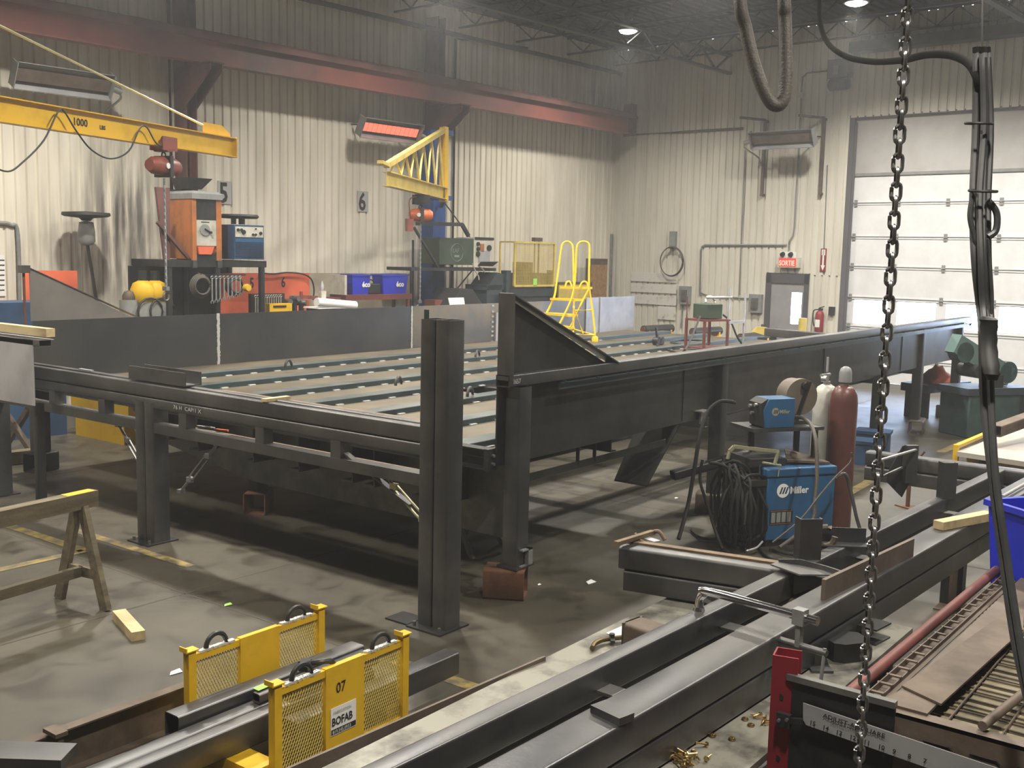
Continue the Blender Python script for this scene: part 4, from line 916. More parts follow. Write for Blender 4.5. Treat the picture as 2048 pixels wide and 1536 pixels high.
# black offcut and lengths on the table's right part
c = Z(1690, 1312, TZ); F = Matrix.Translation((c.x, c.y, TZ)) @ Matrix.Rotation(-0.6, 4, 'Z')
m = MB(F); m.poly([(-0.10, -0.05, 0), (-0.06, -0.08, 0), (0.06, -0.08, 0), (0.10, -0.04, 0), (0.10, 0.05, 0), (0.05, 0.08, 0), (-0.06, 0.08, 0), (-0.10, 0.04, 0)], (0, 0, 0.09)); one(m, 'eight_sided_block', M['steel_dk'], 'black eight-sided steel block on the table behind the chain', 'block')
c = Z(1740, 1280, TZ); m = MB(I4); m.chan((c.x-0.06, c.y, TZ+0.04), (c.x+0.10, c.y-0.02, TZ+0.04), 0.10, 0.08, 0.008); one(m, 'channel_offcut', M['steel_dk'], 'black channel offcut next to the eight-sided block', 'channel')
c = Z(1640, 1340, TZ); m = MB(Matrix.Translation((c.x, c.y, TZ)) @ Matrix.Rotation(-0.9, 4, 'Z')); m.bb(-0.05, 0.05, -0.04, 0.04, 0, 0.012); m.poly([(-0.05, 0.03, 0.01), (0.05, 0.03, 0.01), (0.02, 0.03, 0.09), (-0.03, 0.03, 0.09)], (0, 0.01, 0)); one(m, 'small_bracket', M['steel'], 'small steel bracket behind the red post', 'bracket')
# brass fittings
rnd = random.Random(3)
def bolt(p, L_, a, tilt, lb, mt='brass', grp=None):
    F = Matrix.Translation(p) @ Matrix.Rotation(a, 4, 'Z') @ Matrix.Rotation(tilt, 4, 'Y')
    m = MB(F); m.cyl((0, 0, 0), (L_*1.3, 0, 0), 0.0042, n=8); m.cyl((-0.006, 0, 0), (0, 0, 0), 0.0105, n=6, smooth=False)
    return one(m, 'plated_bolt', M[mt], lb, 'bolt', grp)
for k in range(26):
    c = Z(1375 + rnd.gauss(0, 20), 1515 + rnd.gauss(0, 11), TZ + 0.01 + 0.018*rnd.random())
    bolt(c, rnd.uniform(0.022, 0.04), rnd.uniform(0, 6.28), rnd.uniform(-0.4, 0.4), 'gold plated bolt in the heap on the table below the near beam', grp='gold bolts heaped on the table')
for k, (px, py, lb) in enumerate(((1490, 1440, 'gold nut alone on the table below the near beam'), (1502, 1452, 'gold washer just under the lone nut'), (1425, 1473, 'gold nut nearest the bolt heap'), (1464, 1480, 'dark brass nut on the crack of the table plate'))):
    c = Z(px, py, TZ); m = MB(I4); m.tube(arc((c.x, c.y, TZ+0.005), 0.010, 0, 330, 12, (1, 0, 0), (0, 1, 0)), 0.005, 6, closed=True); one(m, 'plated_nut', M['brass'], lb, 'nut')
for k in range(6):
    c = Z(1528 + rnd.gauss(0, 7), 1437 + rnd.gauss(0, 5), TZ + 0.01); bolt(c, 0.03, rnd.uniform(0, 6.28), 0, 'dark brass bolt in the small pile against the red post', 'brass', 'dark brass bolts by the red post')
# ------------------------------------------------------------------ long bars, flats and the yellow bar rack
def rackpanel(y, lb, lettering):
    x0, x1, z1 = 3.125, 3.985, 0.5
    t = thing('bar_rack_gate', lb, 'rack', loc=((x0+x1)/2, y, 0), group=None)
    m = MB(I4)
    for x in (x0, x1): m.ang((x, y-0.02, 0), (x, y-0.02, z1+0.01), 0.045 if x == x0 else -0.045, 0.04, 0.006, up=(0, 1, 0)) if False else m.bb(x-0.022, x+0.022, y-0.022, y+0.022, 0, z1+0.005)
    m.build('end_post', M['yellow'], t)
    m = MB(I4)
    for x, sg in ((x0, -1), (x1, 1)): m.poly([(x-0.035, y-0.03, z1+0.005), (x+0.035, y-0.03, z1+0.005), (x+0.04, y+0.03, z1+0.005), (x-0.04, y+0.03, z1+0.005)], (0, 0, 0.006)); m.bb(x-0.04, x-0.034, y-0.03, y+0.03, z1+0.005, z1+0.03)
    m.build('post_cap', M['yellow'], t)
    m = MB(I4); m.bb(x0, x1, y-0.012, y+0.012, z1-0.055, z1-0.02); m.bb(x0, x1, y-0.012, y+0.012, 0.03, 0.06); m.build('rail', M['yellow'], t)
    m = MB(I4); m.bb(x0+0.30, x1-0.30, y-0.016, y+0.016, 0.04, z1-0.015); m.build('solid_panel', M['yellow'], t)
    # expanded mesh, both bays
    for a, b in ((x0+0.02, x0+0.30), (x1-0.30, x1-0.02)):
        m = MB(I4); dx, dz, w = 0.017, 0.036, 0.0045; nx, nz = int(round((b-a)/dx)), int((z1-0.09)/dz)
        for i in range(nx):
            for j in range(nz):
                X, Zz = a + i*dx, 0.045 + j*dz
                for (p, q) in (((X, Zz+dz/2), (X+dx/2, Zz)), ((X+dx/2, Zz), (X+dx, Zz+dz/2)), ((X, Zz+dz/2), (X+dx/2, Zz+dz)), ((X+dx/2, Zz+dz), (X+dx, Zz+dz/2))):
                    m.quad([(p[0]-w/2, y, p[1]), (q[0]-w/2, y, q[1]), (q[0]+w/2, y-0.003, q[1]), (p[0]+w/2, y-0.003, p[1])])
        m.build('expanded_mesh', M['yellow_lt'], t)
    for xc in (x0+0.16, x1-0.17):
        m = MB(I4); m.tube(arc((xc, y, z1-0.012), 0.062, 0, 180, 15, (1, 0, 0), (0, 0, 1)), 0.013, 8); m.build('lifting_ring', M['steel_dk'], t)
        m = MB(I4)
        for k in range(16): m.box((xc-0.1+0.0135*k, y+rnd.uniform(-.003,.003), z1-0.016), (0.016, 0.026, 0.012), rnd.uniform(-.5,.5))
        m.build('weld_bead', M['weld'], t)
    if lettering:
        m = MB(I4); text(m, '07', 0.075, (3.49, y-0.0165, 0.345), (1, 0, 0), (0, 0, 1), squash=0.85, bold=0.001); m.build('stencilled_number', M['ink'], t)
        m = MB(I4); m.mi = 0; m.bb(3.455, 3.625, y-0.019, y-0.0165, 0.135, 0.275)
        m.mi = 1; text(m, 'BOFAB', 0.058, (3.459, y-0.0195, 0.185), (1, 0, 0), (0, 0, 1), squash=0.78, bold=0.0012)
        m.mi = 2; text(m, 'FABRICATION', 0.022, (3.47, y-0.0195, 0.242), (1, 0, 0), (0, 0, 1), squash=0.85)
        m.mi = 1; m.bb(3.457, 3.623, y-0.0196, y-0.0192, 0.139, 0.166)
        m.mi = 0; text(m, '819.545.0933', 0.026, (3.463, y-0.0200, 0.144), (1, 0, 0), (0, 0, 1), squash=0.88)
        m.build('name_plate', [M['white'], M['ink'], M['grey']], t)
    return t
rackpanel(3.69, 'yellow mesh rack gate with a name plate and stencilled number', True)
rackpanel(4.33, 'plain yellow mesh rack gate standing behind the numbered one', False)
t = thing('rack_base', 'yellow floor bars joining the two mesh rack gates', 'rack', loc=(3.5, 4.0, 0))
m = MB(I4); m.bb(3.02, 3.16, 3.72, 4.30, 0.0, 0.11); m.build('floor_bar', M['yellow'], t)
m = MB(I4); m.bb(3.9, 4.0, 3.72, 4.30, 0.0, 0.11); m.build('floor_bar', M['yellow'], t)
m = MB(I4); m.bb(2.9, 3.03, 3.66, 3.84, 0.0, 0.03); m.build('front_plate', M['yellow'], t)
def long_tube(x0, x1, y, z, w, h, lb, rz=0.0, mt='steel', solid=False):
    F = Matrix.Translation((x1, y, z)) @ Matrix.Rotation(rz, 4, 'Z')
    m = MB(F); m.hss((x0-x1, 0, h/2), (0, 0, h/2), w, h, 0.006, 0.012); return one(m, 'steel_tube', M[mt], lb, 'tube')
long_tube(3.3, 4.50, 3.79, 0.11, 0.11, 0.13, 'dark square tube reaching farthest out past the numbered yellow gate')
long_tube(1.2, 4.00, 3.955, 0.11, 0.085, 0.14, 'long dark tube with a bright edge running out beside the numbered gate')
long_tube(1.2, 4.02, 4.06, 0.11, 0.09, 0.14, 'long dark tube in the middle of the bundle, spreading away from its neighbour', 0.012)
long_tube(2.90, 4.12, 4.165, 0.175, 0.11, 0.125, 'short dark square tube with an open end between the yellow gates')
long_tube(3.45, 4.05, 3.96, 0.255, 0.07, 0.05, 'thin dark tube on top of the bundle between the gates', -0.03)
long_tube(3.3, 4.06, 4.05, 0.255, 0.06, 0.05, 'second thin dark tube on top of the bundle under the C-clamp', 0.01)
m = MB(I4); m.poly([Z(506, 1377, 0.312), Z(536, 1364, 0.312), Z(545, 1370, 0.312), Z(517, 1382, 0.312)], (0, 0, 0.002)); one(m, 'green_tag', M['greenpaper'], 'green paper tag lying on the tube bundle', 'tag')
# clamp between the gates
t2 = thing('c_clamp', 'dark C-clamp biting the tube bundle between the yellow gates', 'clamp', loc=Z(640, 1330, 0.40))
m = MB(I4); m.tube(smooth_path([Z(605, 1330, 0.46), Z(630, 1325, 0.50), Z(660, 1322, 0.50), Z(672, 1335, 0.45)], 5), 0.014, 8); m.build('bow', M['steel_dk'], t2)
m = MB(I4); m.cyl(Z(608, 1332, 0.46), Z(628, 1348, 0.40), 0.012, n=8); m.box(Z(610, 1330, 0.46), (0.05, 0.05, 0.05), 0.4); m.cyl(Z(598, 1335, 0.48), Z(622, 1326, 0.50), 0.006, n=6); m.build('screw', M['steel_dk'], t2)
# big rusty-brown channel lying at the far left, and its neighbours
a = Z(-60, 1523, 0.26); b = Z(392, 1360, 0.26)
d = (b-a).normalized(); n = Vector((d.y, -d.x, 0))
t2 = thing('brown_channel_beam', 'brown steel beam on edge running to the plain yellow gate', 'beam', loc=((a.x+b.x)/2, (a.y+b.y)/2, 0.06))
m = MB(I4); m.chan((a.x, a.y, 0.15), (b.x, b.y, 0.15), 0.06, 0.22, 0.008); m.build('beam', M['steel_brown'], t2)
q = Z(105, 1462, 0.28); q.y -= 0.03; m = MB(I4); m.bar((q.x, q.y-0.02, 0.0), (q.x, q.y-0.02, 0.29), 0.035, 0.03); m.bb(q.x-0.03, q.x+0.03, q.y-0.05, q.y+0.06, 0.275, 0.295); m.build('clip', M['steel_brown'], t2)
m = MB(I4); m.bb(a.x-0.1, a.x+0.0, a.y-0.1, a.y+0.1, 0, 0.04); q2 = a*0.3+b*0.7; m.bb(q2.x-0.05, q2.x+0.05, q2.y-0.03, q2.y+0.03, 0, 0.04); m.build('packers', M['steel_dk'], t2)
c = Z(60, 1505, 0.34); F = Matrix.Translation((c.x, c.y, 0.31)) @ Matrix.Rotation(-0.95, 4, 'Z')
m = MB(F); m.bb(-0.34, 0.16, -0.06, 0.10, -0.02, 0.03); one(m, 'steel_slab', M['steel'], 'dark steel slab laid across the brown beam in the bottom corner', 'slab')
# brown flat next to the table
a = Z(1090, 1312, 0.66); b = Z(575, 1536, 0.62); a.z -= 0.05; b.z -= 0.05; m = MB(I4); m.bar(a, b, 0.012, 0.10); one(m, 'brown_flat_bar', M['brownpl'], 'long brown flat bar along the edge of the welding table', 'bar')
# floor bits
def sawhorse():
    a = Z(-230, 1074, 0.78); b = Z(188, 983, 0.78); a.z = b.z = 0.74
    d = (b-a).normalized(); n = Vector((-d.y, d.x, 0)); t = thing('sawhorse', 'weathered wooden sawhorse with yellow paint at its end', 'sawhorse', loc=((a.x+b.x)/2, (a.y+b.y)/2, 0))
    m = MB(I4); m.bar(a, b, 0.09, 0.11); m.build('top_beam', M['wood'], t)
    m = MB(I4); m.bar(b - d*0.24 + Vector((0,0,0.056)), b - d*0.02 + Vector((0,0,0.056)), 0.08, 0.003); m.build('paint_patch', M['yellow'], t)
    for e in (b - d*0.12, a + d*0.12):
        for s in (-1, 1):
            m = MB(I4); f = e + n*(s*0.24); m.bar((e.x+n.x*s*0.03, e.y+n.y*s*0.03, 0.70), (f.x, f.y, 0), 0.075, 0.04, up=d); m.build('leg', M['wood'], t)
    e = b - d*0.12; m = MB(I4); m.bar(e + n*0.19 + Vector((0,0,-0.50)), e - n*0.19 + Vector((0,0,-0.50)), 0.03, 0.07); m.build('end_brace', M['wood'], t)
    m = MB(I4); m.bar(a + Vector((0,0,-0.50)), e + Vector((0,0,-0.50)), 0.04, 0.07); m.build('long_brace', M['wood_lt'] if False else M['wood'], t)
sawhorse()
a = Z(238, 1228, 0.03); b = Z(277, 1272, 0.03); m = MB(I4); m.bar(a, b, 0.085, 0.06); o = one(m, 'pine_block', M['wood_lt'], 'pale pine stick lying alone on the concrete floor', 'wood')
for (px, py, mt, lb, s) in ((455, 1209, 'greenpaper', 'scrap of green paper on the open floor', 0.04), (1180, 1164, 'paper', 'scrap of white paper on the floor beyond the cross beam', 0.06), (1078, 1169, 'paper', 'tiny white crumb beside the rusty packing block', 0.02), (1352, 996, 'paper', 'white crumb on the floor in the light beneath the deck', 0.03), (350, 1344, 'paper', 'thin pale wood splinter on the floor behind the brown beam', 0.05)):
    c = Z(px, py, 0.004); m = MB(I4); m.poly([(c.x-s, c.y-s*.4, 0.003), (c.x+s*.6, c.y-s*.6, 0.003), (c.x+s, c.y+s*.5, 0.003), (c.x-s*.3, c.y+s*.4, 0.003)], (0, 0, 0.003)); one(m, 'floor_scrap', M[mt], lb, 'scrap')
# ------------------------------------------------------------------ bar cart in the corner with the red post
GX = 3.52
pr = XP(1560, 1312, GX)
t = thing('material_cart', 'brown wire-deck cart with slotted front plate and red corner post', 'cart', loc=(GX, 0.7, 0))
m = MB(I4); m.bb(GX-0.02, GX+0.07, 1.375, 1.465, 0, 1.10); 
m.bm.free()
m = MB(I4); m.prof([(-.045,-.045),(.045,-.045),(.045,.045),(.039,.045),(.039,-.039),(-.039,-.039),(-.039,.045),(-.045,.045)], (GX+0.03, 1.42, 0), (GX+0.03, 1.42, 1.10), up=(0.25, -1, 0)); m.build('red_corner_post', M['red'], t)
m = MB(I4)
for z in (0.95, 0.72): m.cyl((GX-0.017, 1.42, z), (GX-0.014, 1.42, z), 0.012, n=10)
m.build('post_holes', M['ink'], t)
zt = 1.0
m = MB(I4); m.bb(GX-0.01, GX, 1.02, 1.38, 0.45, 1.02); m.build('grey_front_plate', M['steel_dk'], t)
m = MB(I4); m.bar((GX-0.004, 1.40, 1.03), (GX-0.004, 1.02, 1.03), 0.03, 0.022); m.build('plate_top_edge', M['steel_lt'], t)
m = MB(I4); m.bb(GX-0.005, GX+0.005, -0.8, 1.02, 0.45, 1.0); m.bb(GX-0.005, GX+0.06, -0.8, 1.2, 0.99, 1.0); m.build('slotted_front_plate', M['brownpl'], t)
m = MB(I4)
for k in range(8):
    y = 0.88 - 0.145*k
    m.tube([(GX-0.006, y+0.045, 0.935), (GX-0.006, y-0.035, 0.935), (GX-0.006, y-0.045, 0.925), (GX-0.006, y-0.045, 0.905), (GX-0.006, y-0.035, 0.895), (GX-0.006, y+0.045, 0.895)], 0.003, 6)
m.build('slot_edges', M['steel_dk'], t)
m = MB(I4); m.cyl((GX+0.02, 1.20, zt+0.0), (5.75, 1.17, zt+0.0), 0.022, n=12); m.build('red_side_tube', M['redtube'], t)
m = MB(I4); m.ang((GX, 1.15, zt-0.02), (5.9, 1.12, zt-0.02), 0.03, 0.03, 0.004); m.ang((GX, 1.11, zt-0.02), (5.9, 1.08, zt-0.02), 0.02, 0.02, 0.004)
for k in range(24): m.bar((GX+0.12+0.095*k, 1.155-0.0012*k*10*0.1, zt+0.005), (GX+0.12+0.095*k, 1.10, zt+0.005), 0.014, 0.006)
m.build('side_rack_strip', M['brownpl'], t)
m = MB(I4)
for k in range(40): m.cyl((GX+0.06*k, -0.9, zt-0.03), (GX+0.06*k, 1.08, zt-0.03), 0.0035, n=6)
for k in range(12): m.cyl((GX, 1.05-0.17*k, zt-0.022), (5.9, 1.05-0.17*k, zt-0.022), 0.004, n=6)
m.build('wire_deck', M['steel_brown'], t)
m = MB(I4)
for k in range(26): m.bb(GX+0.09*k+0.01, GX+0.09*k+0.075, -0.88, 1.06, 0.955, 0.965)
m.build('under_slats', mat('dirty_slats', (0.20, 0.17, 0.10), 0.7, 0.0, (0.11, 0.09, 0.06), 5), t)
m = MB(I4)
for y in (-0.85, 0.1, 1.03): m.bb(GX, 5.9, y-0.02, y+0.02, 0.935, 0.955)
m.build('slat_bearers', M['brownpl'], t)
m = MB(I4); m.bb(GX+0.05, 5.9, -0.9, 1.1, 0.70, 0.71); m.build('lower_tray', M['brownpl'], t)
for x in (3.6, 5.8):
    m = MB(I4); m.hss((x, 1.1, 0), (x, 1.1, 0.97), 0.05, 0.05); m.hss((x, -0.8, 0), (x, -0.8, 0.97), 0.05, 0.05); m.build('leg', M['brownpl'], t)
# things on the cart
m = MB(I4); P_ = [Z(1744, 1392, 1.0), Z(1795, 1400, 1.0), Z(2048, 1215, 1.0), Z(2000, 1180, 1.0)]; m.poly([Vector((3.56, 1.06, 1.0)), Vector((3.56, 0.93, 1.0)), Vector((5.7, 0.90, 1.0)), Vector((5.7, 1.04, 1.0))], (0, 0, 0.01)); one(m, 'long_flat_plate', M['brownpl'], 'long brown flat plate nearest the red tube on the cart', 'plate')
m = MB(I4); m.poly([Z(1803, 1375, 1.012), Z(1882, 1412, 1.012), Z(2046, 1262, 1.012), Z(2050, 1200, 1.012)], (0, 0, 0.008)); one(m, 'wide_flat_plate', M['steel_brown'], 'wide brown plate lying askew on the wire deck', 'plate')
a, b = Z(1965, 1452, 1.02), Z(2060, 1376, 1.02); m = MB(I4); m.cyl(a, b, 0.016, n=12); one(m, 'round_bar', M['brownpl'], 'short round bar lying on the wire deck', 'bar')
a, b = Z(1786, 1402, 0.99), Z(1812, 1388, 0.99); m = MB(I4); m.bar(a, b, 0.05, 0.01); one(m, 'wood_chip', M['wood'], 'small pale board under the corner of the wide brown plate', 'board')
# the adjustable square hanging on the front
t2 = thing('steel_square_rule', 'long pale steel ruler with numbers fixed across the cart front', 'ruler', loc=(GX-0.03, 0.9, 0.8))
def gp(px, py): return XP(px, py, GX-0.03)
A0, A1, B1, B0 = gp(1606, 1406), gp(2070, 1562), gp(2070, 1612), gp(1604, 1440)
m = MB(I4); A2 = gp(1609, 1450); m.poly([A0, A1, B1, gp(1612, 1450), gp(1606, 1440)], (0.005, 0, 0)); m.build('blade', M['silver'], t2)
rt = (A1 - A0).normalized(); un_ = Vector((0, 0, 1)); nn = rt.cross(un_).normalized(); uu = nn.cross(rt).normalized()
m = MB(I4)
for k, s in enumerate(('15', '14', '13', '12', '11', '10', '9', '8', '7')):
    px = 1619 + k*25.6 + (k*k)*0.35; py = 1448 + k*9.6; p = gp(px, py); m = MB(I4); text(m, s, 0.023, p + Vector((-0.001, 0, 0)), rt, uu, squash=1.0, bold=0.0005); m.build('number', M['ink'], t2)
m = MB(I4); p = gp(1646, 1434); text(m, 'ADJUST-A-SQUARE', 0.022, p + Vector((-0.001, 0, 0)), rt, uu, squash=1.15, bold=0.0004); m.build('title', M['ink'], t2)
m = MB(I4); p = gp(1662, 1446); text(m, 'DISTRIBUTED BY', 0.011, p + Vector((-0.001, 0, 0)), rt, uu, squash=1.3)
m.build('maker_line', M['ink'], t2)
p = gp(1568, 1440); m = MB(I4); m.box(p, (0.02, 0.05, 0.05)); q = gp(1586, 1448); m.bar(p, gp(1606, 1443), 0.012, 0.02); m.build('bracket', M['steel_dk'], t2)
m = MB(I4); 
for q in (gp(1561, 1438), gp(1577, 1437)): m.cyl(q - Vector((0.02, 0, 0)), q - Vector((0.008, 0, 0)), 0.006, n=8)
m.build('bolts', M['steel_lt'], t2)
# blue bin hooked on beyond the cart
def tub(F, w, d, h, name, lb, cat, text_s=None, parent=None):
    t = thing(name, lb, cat, F=F); Fm = WM[t.name]
    m = MB(Fm); k = 0.86; th = 0.012
    o0 = [(-w/2*k, -d/2*k, 0), (w/2*k, -d/2*k, 0), (w/2*k, d/2*k, 0), (-w/2*k, d/2*k, 0)]; o1 = [(-w/2, -d/2, h), (w/2, -d/2, h), (w/2, d/2, h), (-w/2, d/2, h)]
    i1 = [(-w/2+th, -d/2+th, h), (w/2-th, -d/2+th, h), (w/2-th, d/2-th, h), (-w/2+th, d/2-th, h)]; i0 = [(-w/2*k+th, -d/2*k+th, th), (w/2*k-th, -d/2*k+th, th), (w/2*k-th, d/2*k-th, th), (-w/2*k+th, d/2*k-th, th)]
    m.loft([o0, o1, i1, i0]); m.build('tub', M['binblue'], t)
    m = MB(Fm); m.bb(-w/2-0.015, w/2+0.015, -d/2-0.015, -d/2+0.002, h-0.03, h); m.bb(-w/2-0.015, w/2+0.015, d/2-0.002, d/2+0.015, h-0.03, h); m.bb(-w/2-0.015, -w/2+0.002, -d/2, d/2, h-0.03, h); m.bb(w/2-0.002, w/2+0.015, -d/2, d/2, h-0.03, h); m.build('rim', M['binblue'], t)
    if text_s:
        m = MB(Fm); text(m, text_s, 0.13, (0.02, -d/2*0.95-0.004, h*0.38), (1, 0, 0), (0, 0, 1), bold=0.006); m.build('lettering', M['white'], t)
    return t
p = DP(2100, 1200, 5.2)
t = tub(Matrix.Translation(p) @ Matrix.Rotation(-0.6, 4, 'Z'), 0.42, 0.45, 0.46, 'blue_bin', 'blue plastic bin beyond the cart beside the dark cables', 'bin')
m = MB(WM[t.name]); q = -p.z; m.hss((0.0, 0, q), (0.0, 0, -0.01), 0.06, 0.06); m.bb(-0.15, 0.15, -0.15, 0.15, -0.02, -0.002); m.build('stand', M['steel_dk'], t)
# ------------------------------------------------------------------ heavy chain close to the camera
p = DP(1767, 768, 2.6)
def link(m, c, a0, pitch=0.0335, r=0.0048, wd=0.0105):
    u = Vector((math.cos(a0), math.sin(a0), 0)); L_ = pitch/2 + r*0.9
    pts = [Vector(c) + Vector((0,0,L_-wd)) + q for q in arc((0,0,0), wd, 0, 180, 7, u, (0,0,1))] + [Vector(c) - Vector((0,0,L_-wd)) + q for q in arc((0,0,0), wd, 180, 360, 7, u, (0,0,1))]
    m.tube(pts, r, 8, closed=True)
m = MB(I4); z = 0.62; k = 0
while z < LAMP_Z + 0.3:
    link(m, (p.x, p.y, z), 0.55 + (PI/2 if k % 2 else 0) + 0.04*math.sin(k*0.7)); z += 0.0335; k += 1
one(m, 'lifting_chain', M['chain'], 'heavy steel lifting chain hanging close in front of everything', 'chain')
# ------------------------------------------------------------------ cable bundle and hoses on the right
cabs = []
base = [(1962, 95, 3.6), (1966, 250, 3.6), (1960, 400, 3.55), (1963, 520, 3.5), (1968, 610, 3.5), (1972, 660, 3.45), (1980, 800, 3.4), (1990, 950, 3.35), (2010, 1120, 3.3), (2035, 1280, 3.25), (2060, 1400, 3.2)]
offs = [(-12, 0), (-5, 0.02), (4, -0.02), (11, 0.02), (0, -0.04), (7, 0.04), (-9, 0.04)]
t = thing('cable_bundle', 'thick dark bundle of welding cables hanging beside the overhead door', 'cables', loc=DP(1970, 660, 3.45))
rn = random.Random(5)
for i, (dx, dd) in enumerate(offs):
    pts = []
    for j, (x, y, d) in enumerate(base):
        sp = 1.35 if 250 <= y <= 520 else (0.6 if y > 800 else (0.9))
        if i >= 3 and y > 700: continue
        pts.append(DP(x + dx*sp + rn.uniform(-2.5, 2.5), y, d+dd))
    m = MB(I4); m.tube(smooth_path(pts, 5), 0.0115, 8); m.build('cable', M['cable'], t)
m = MB(I4); m.tube(smooth_path([DP(1975, 400, 3.5), DP(1993, 425, 3.5), DP(1992, 460, 3.5), DP(1976, 474, 3.5)], 6), 0.011, 8)
m.tube(smooth_path([DP(1948, 380, 3.5), DP(1940, 430, 3.5), DP(1948, 470, 3.5), DP(1958, 500, 3.5)], 6), 0.009, 8)
m.tube(smooth_path([DP(1976, 470, 3.5), DP(1981, 540, 3.5), DP(1984, 600, 3.5), DP(1980, 650, 3.5)], 6), 0.006, 8); m.build('loop', M['cable'], t)
m = MB(I4)
for (x, y, d) in ((1952, 247, 3.56), (1960, 382, 3.5)):
    c = DP(x+6, y, d); m.tube(arc(c, 0.042, 0, 340, 18, (0.6, -0.8, 0), (0.8, 0.6, 0.1)), 0.005, 6, closed=True)
m.build('tie', M['black'], t)
m = MB(I4); P_ = [DP(1972, 633, 3.4), DP(1978, 645, 3.4), DP(1976, 690, 3.4), DP(1982, 740, 3.35), DP(1985, 760, 3.35)]
m.tube(smooth_path(P_, 4), [0.02]*3 + [0.036]*8 + [0.032]*6, 12) if False else m.loft([[p + Vector((math.cos(a)*r*0.9, math.sin(a)*r, 0)) for a in [k*PI/6 for k in range(12)]] for p, r in zip(smooth_path(P_, 4), [0.016, .02, .024, .029, .026, .028, .025, .029, .027, .029, .026, .029, .025, .026, .02, .018, .014])], smooth=True)
m.build('wrapped_joint', M['black'], t)
m = MB(I4); m.tube(smooth_path([DP(1964, 120, 3.6), DP(1966, -60, 3.6), DP(1970, -500, 3.8)], 4), 0.004, 6); m.build('suspension_wire', M['steel_lt'], t)
pts = [DP(1640, -40, 9.5), DP(1640, 40, 9), DP(1655, 85, 8.5), DP(1690, 112, 7.5), DP(1740, 123, 6.5), DP(1800, 121, 5.5), DP(1850, 110, 4.8), DP(1900, 110, 4.2), DP(1935, 125, 3.8), DP(1952, 150, 3.6), DP(1958, 180, 3.6)]
m = MB(I4); m.tube(smooth_path(pts, 6), [0.022 - 0.008*min(1, i/60) for i in range(61)], 10); one(m, 'supply_hose', M['hose_dk'], 'thick dark hose looping from the roof to the cable bundle', 'hose')
pts = [DP(1478, -420, 8.4), DP(1478, -40, 8.0), DP(1492, 60, 8.0), DP(1512, 140, 8.0), DP(1535, 195, 8.0), DP(1553, 211, 8.0), DP(1568, 195, 8.0), DP(1572, 140, 8.0), DP(1570, 40, 8.0), DP(1568, -40, 8.0), DP(1566, -420, 8.4)]
m = MB(I4); m.tube(smooth_path(pts, 8), 0.05, 12); one(m, 'hanging_duct_hose', M['hose'], 'brown flexible hose hanging in a long U from the roof', 'hose')
# ------------------------------------------------------------------ welding station right of the deck
def logo(m, F, x, z, r, y, word, wsize, i_w=0, i_b=1, oval=1.0):
    """round badge with three slanted bars, then the word"""
    m.mi = i_w; m.poly([(x + r*oval*math.cos(2*PI*k/24), y, z + r*math.sin(2*PI*k/24)) for k in range(24)], (0, -0.002, 0))
    m.mi = i_b
    for k in range(3):
        x0 = x - r*0.62*oval + k*r*0.45*oval; m.poly([(x0, y-0.0022, z-r*0.45), (x0+r*0.26, y-0.0022, z-r*0.45), (x0+r*0.62, y-0.0022, z+r*0.5), (x0+r*0.36, y-0.0022, z+r*0.5)], (0, -0.001, 0))
    m.mi = i_w; text(m, word, wsize, (x + r*oval*1.12, y, z-wsize*0.33), (1, 0, 0), (0, 0, 1), bold=wsize*0.03, squash=0.95)
p0 = Z(1528, 1096, 0); RZ = math.radians(-34)
t = thing('welding_power_source', 'large blue welding machine with a white maker badge and coiled cables', 'welder', loc=(p0.x, p0.y, 0), rz=RZ)
F = WM[t.name]; Lm, Dm, Hm = 0.69, 0.50, 0.70
m = MB(F); m.bb(0, Lm, 0, Dm, 0.06, Hm-0.08); m.build('case', M['blue'], t, bevel=0.012)
m = MB(F); m.bb(-0.015, Lm+0.01, -0.012, Dm+0.012, Hm-0.08, Hm); m.build('lid', M['blue'], t, bevel=0.015)
m = MB(F); m.bb(-0.02, 0.0, 0.02, Dm-0.02, 0.08, Hm-0.1); m.build('front_panel', M['black'], t)
m = MB(F); m.bb(0.03, Lm-0.03, 0.03, Dm-0.03, 0, 0.06); m.build('base', M['black'], t)
m = MB(F); logo(m, F, 0.16, 0.50, 0.062, -0.001, 'Miller', 0.085); m.build('badge', [M['white'], M['blue_dk']], t)
m = MB(F); m.mi = 0; m.bb(0.04, 0.27, -0.003, -0.0005, 0.20, 0.33); m.mi = 1
m.bb(0.045, 0.265, -0.004, -0.003, 0.205, 0.21); m.bb(0.045, 0.265, -0.004, -0.003, 0.32, 0.325); m.mi = 2
for k in range(4): m.bb(0.055+0.052*k, 0.095+0.052*k, -0.004, -0.003, 0.22, 0.31)
m.build('warning_label', [M['ink'], M['orange'], M['grey']], t)
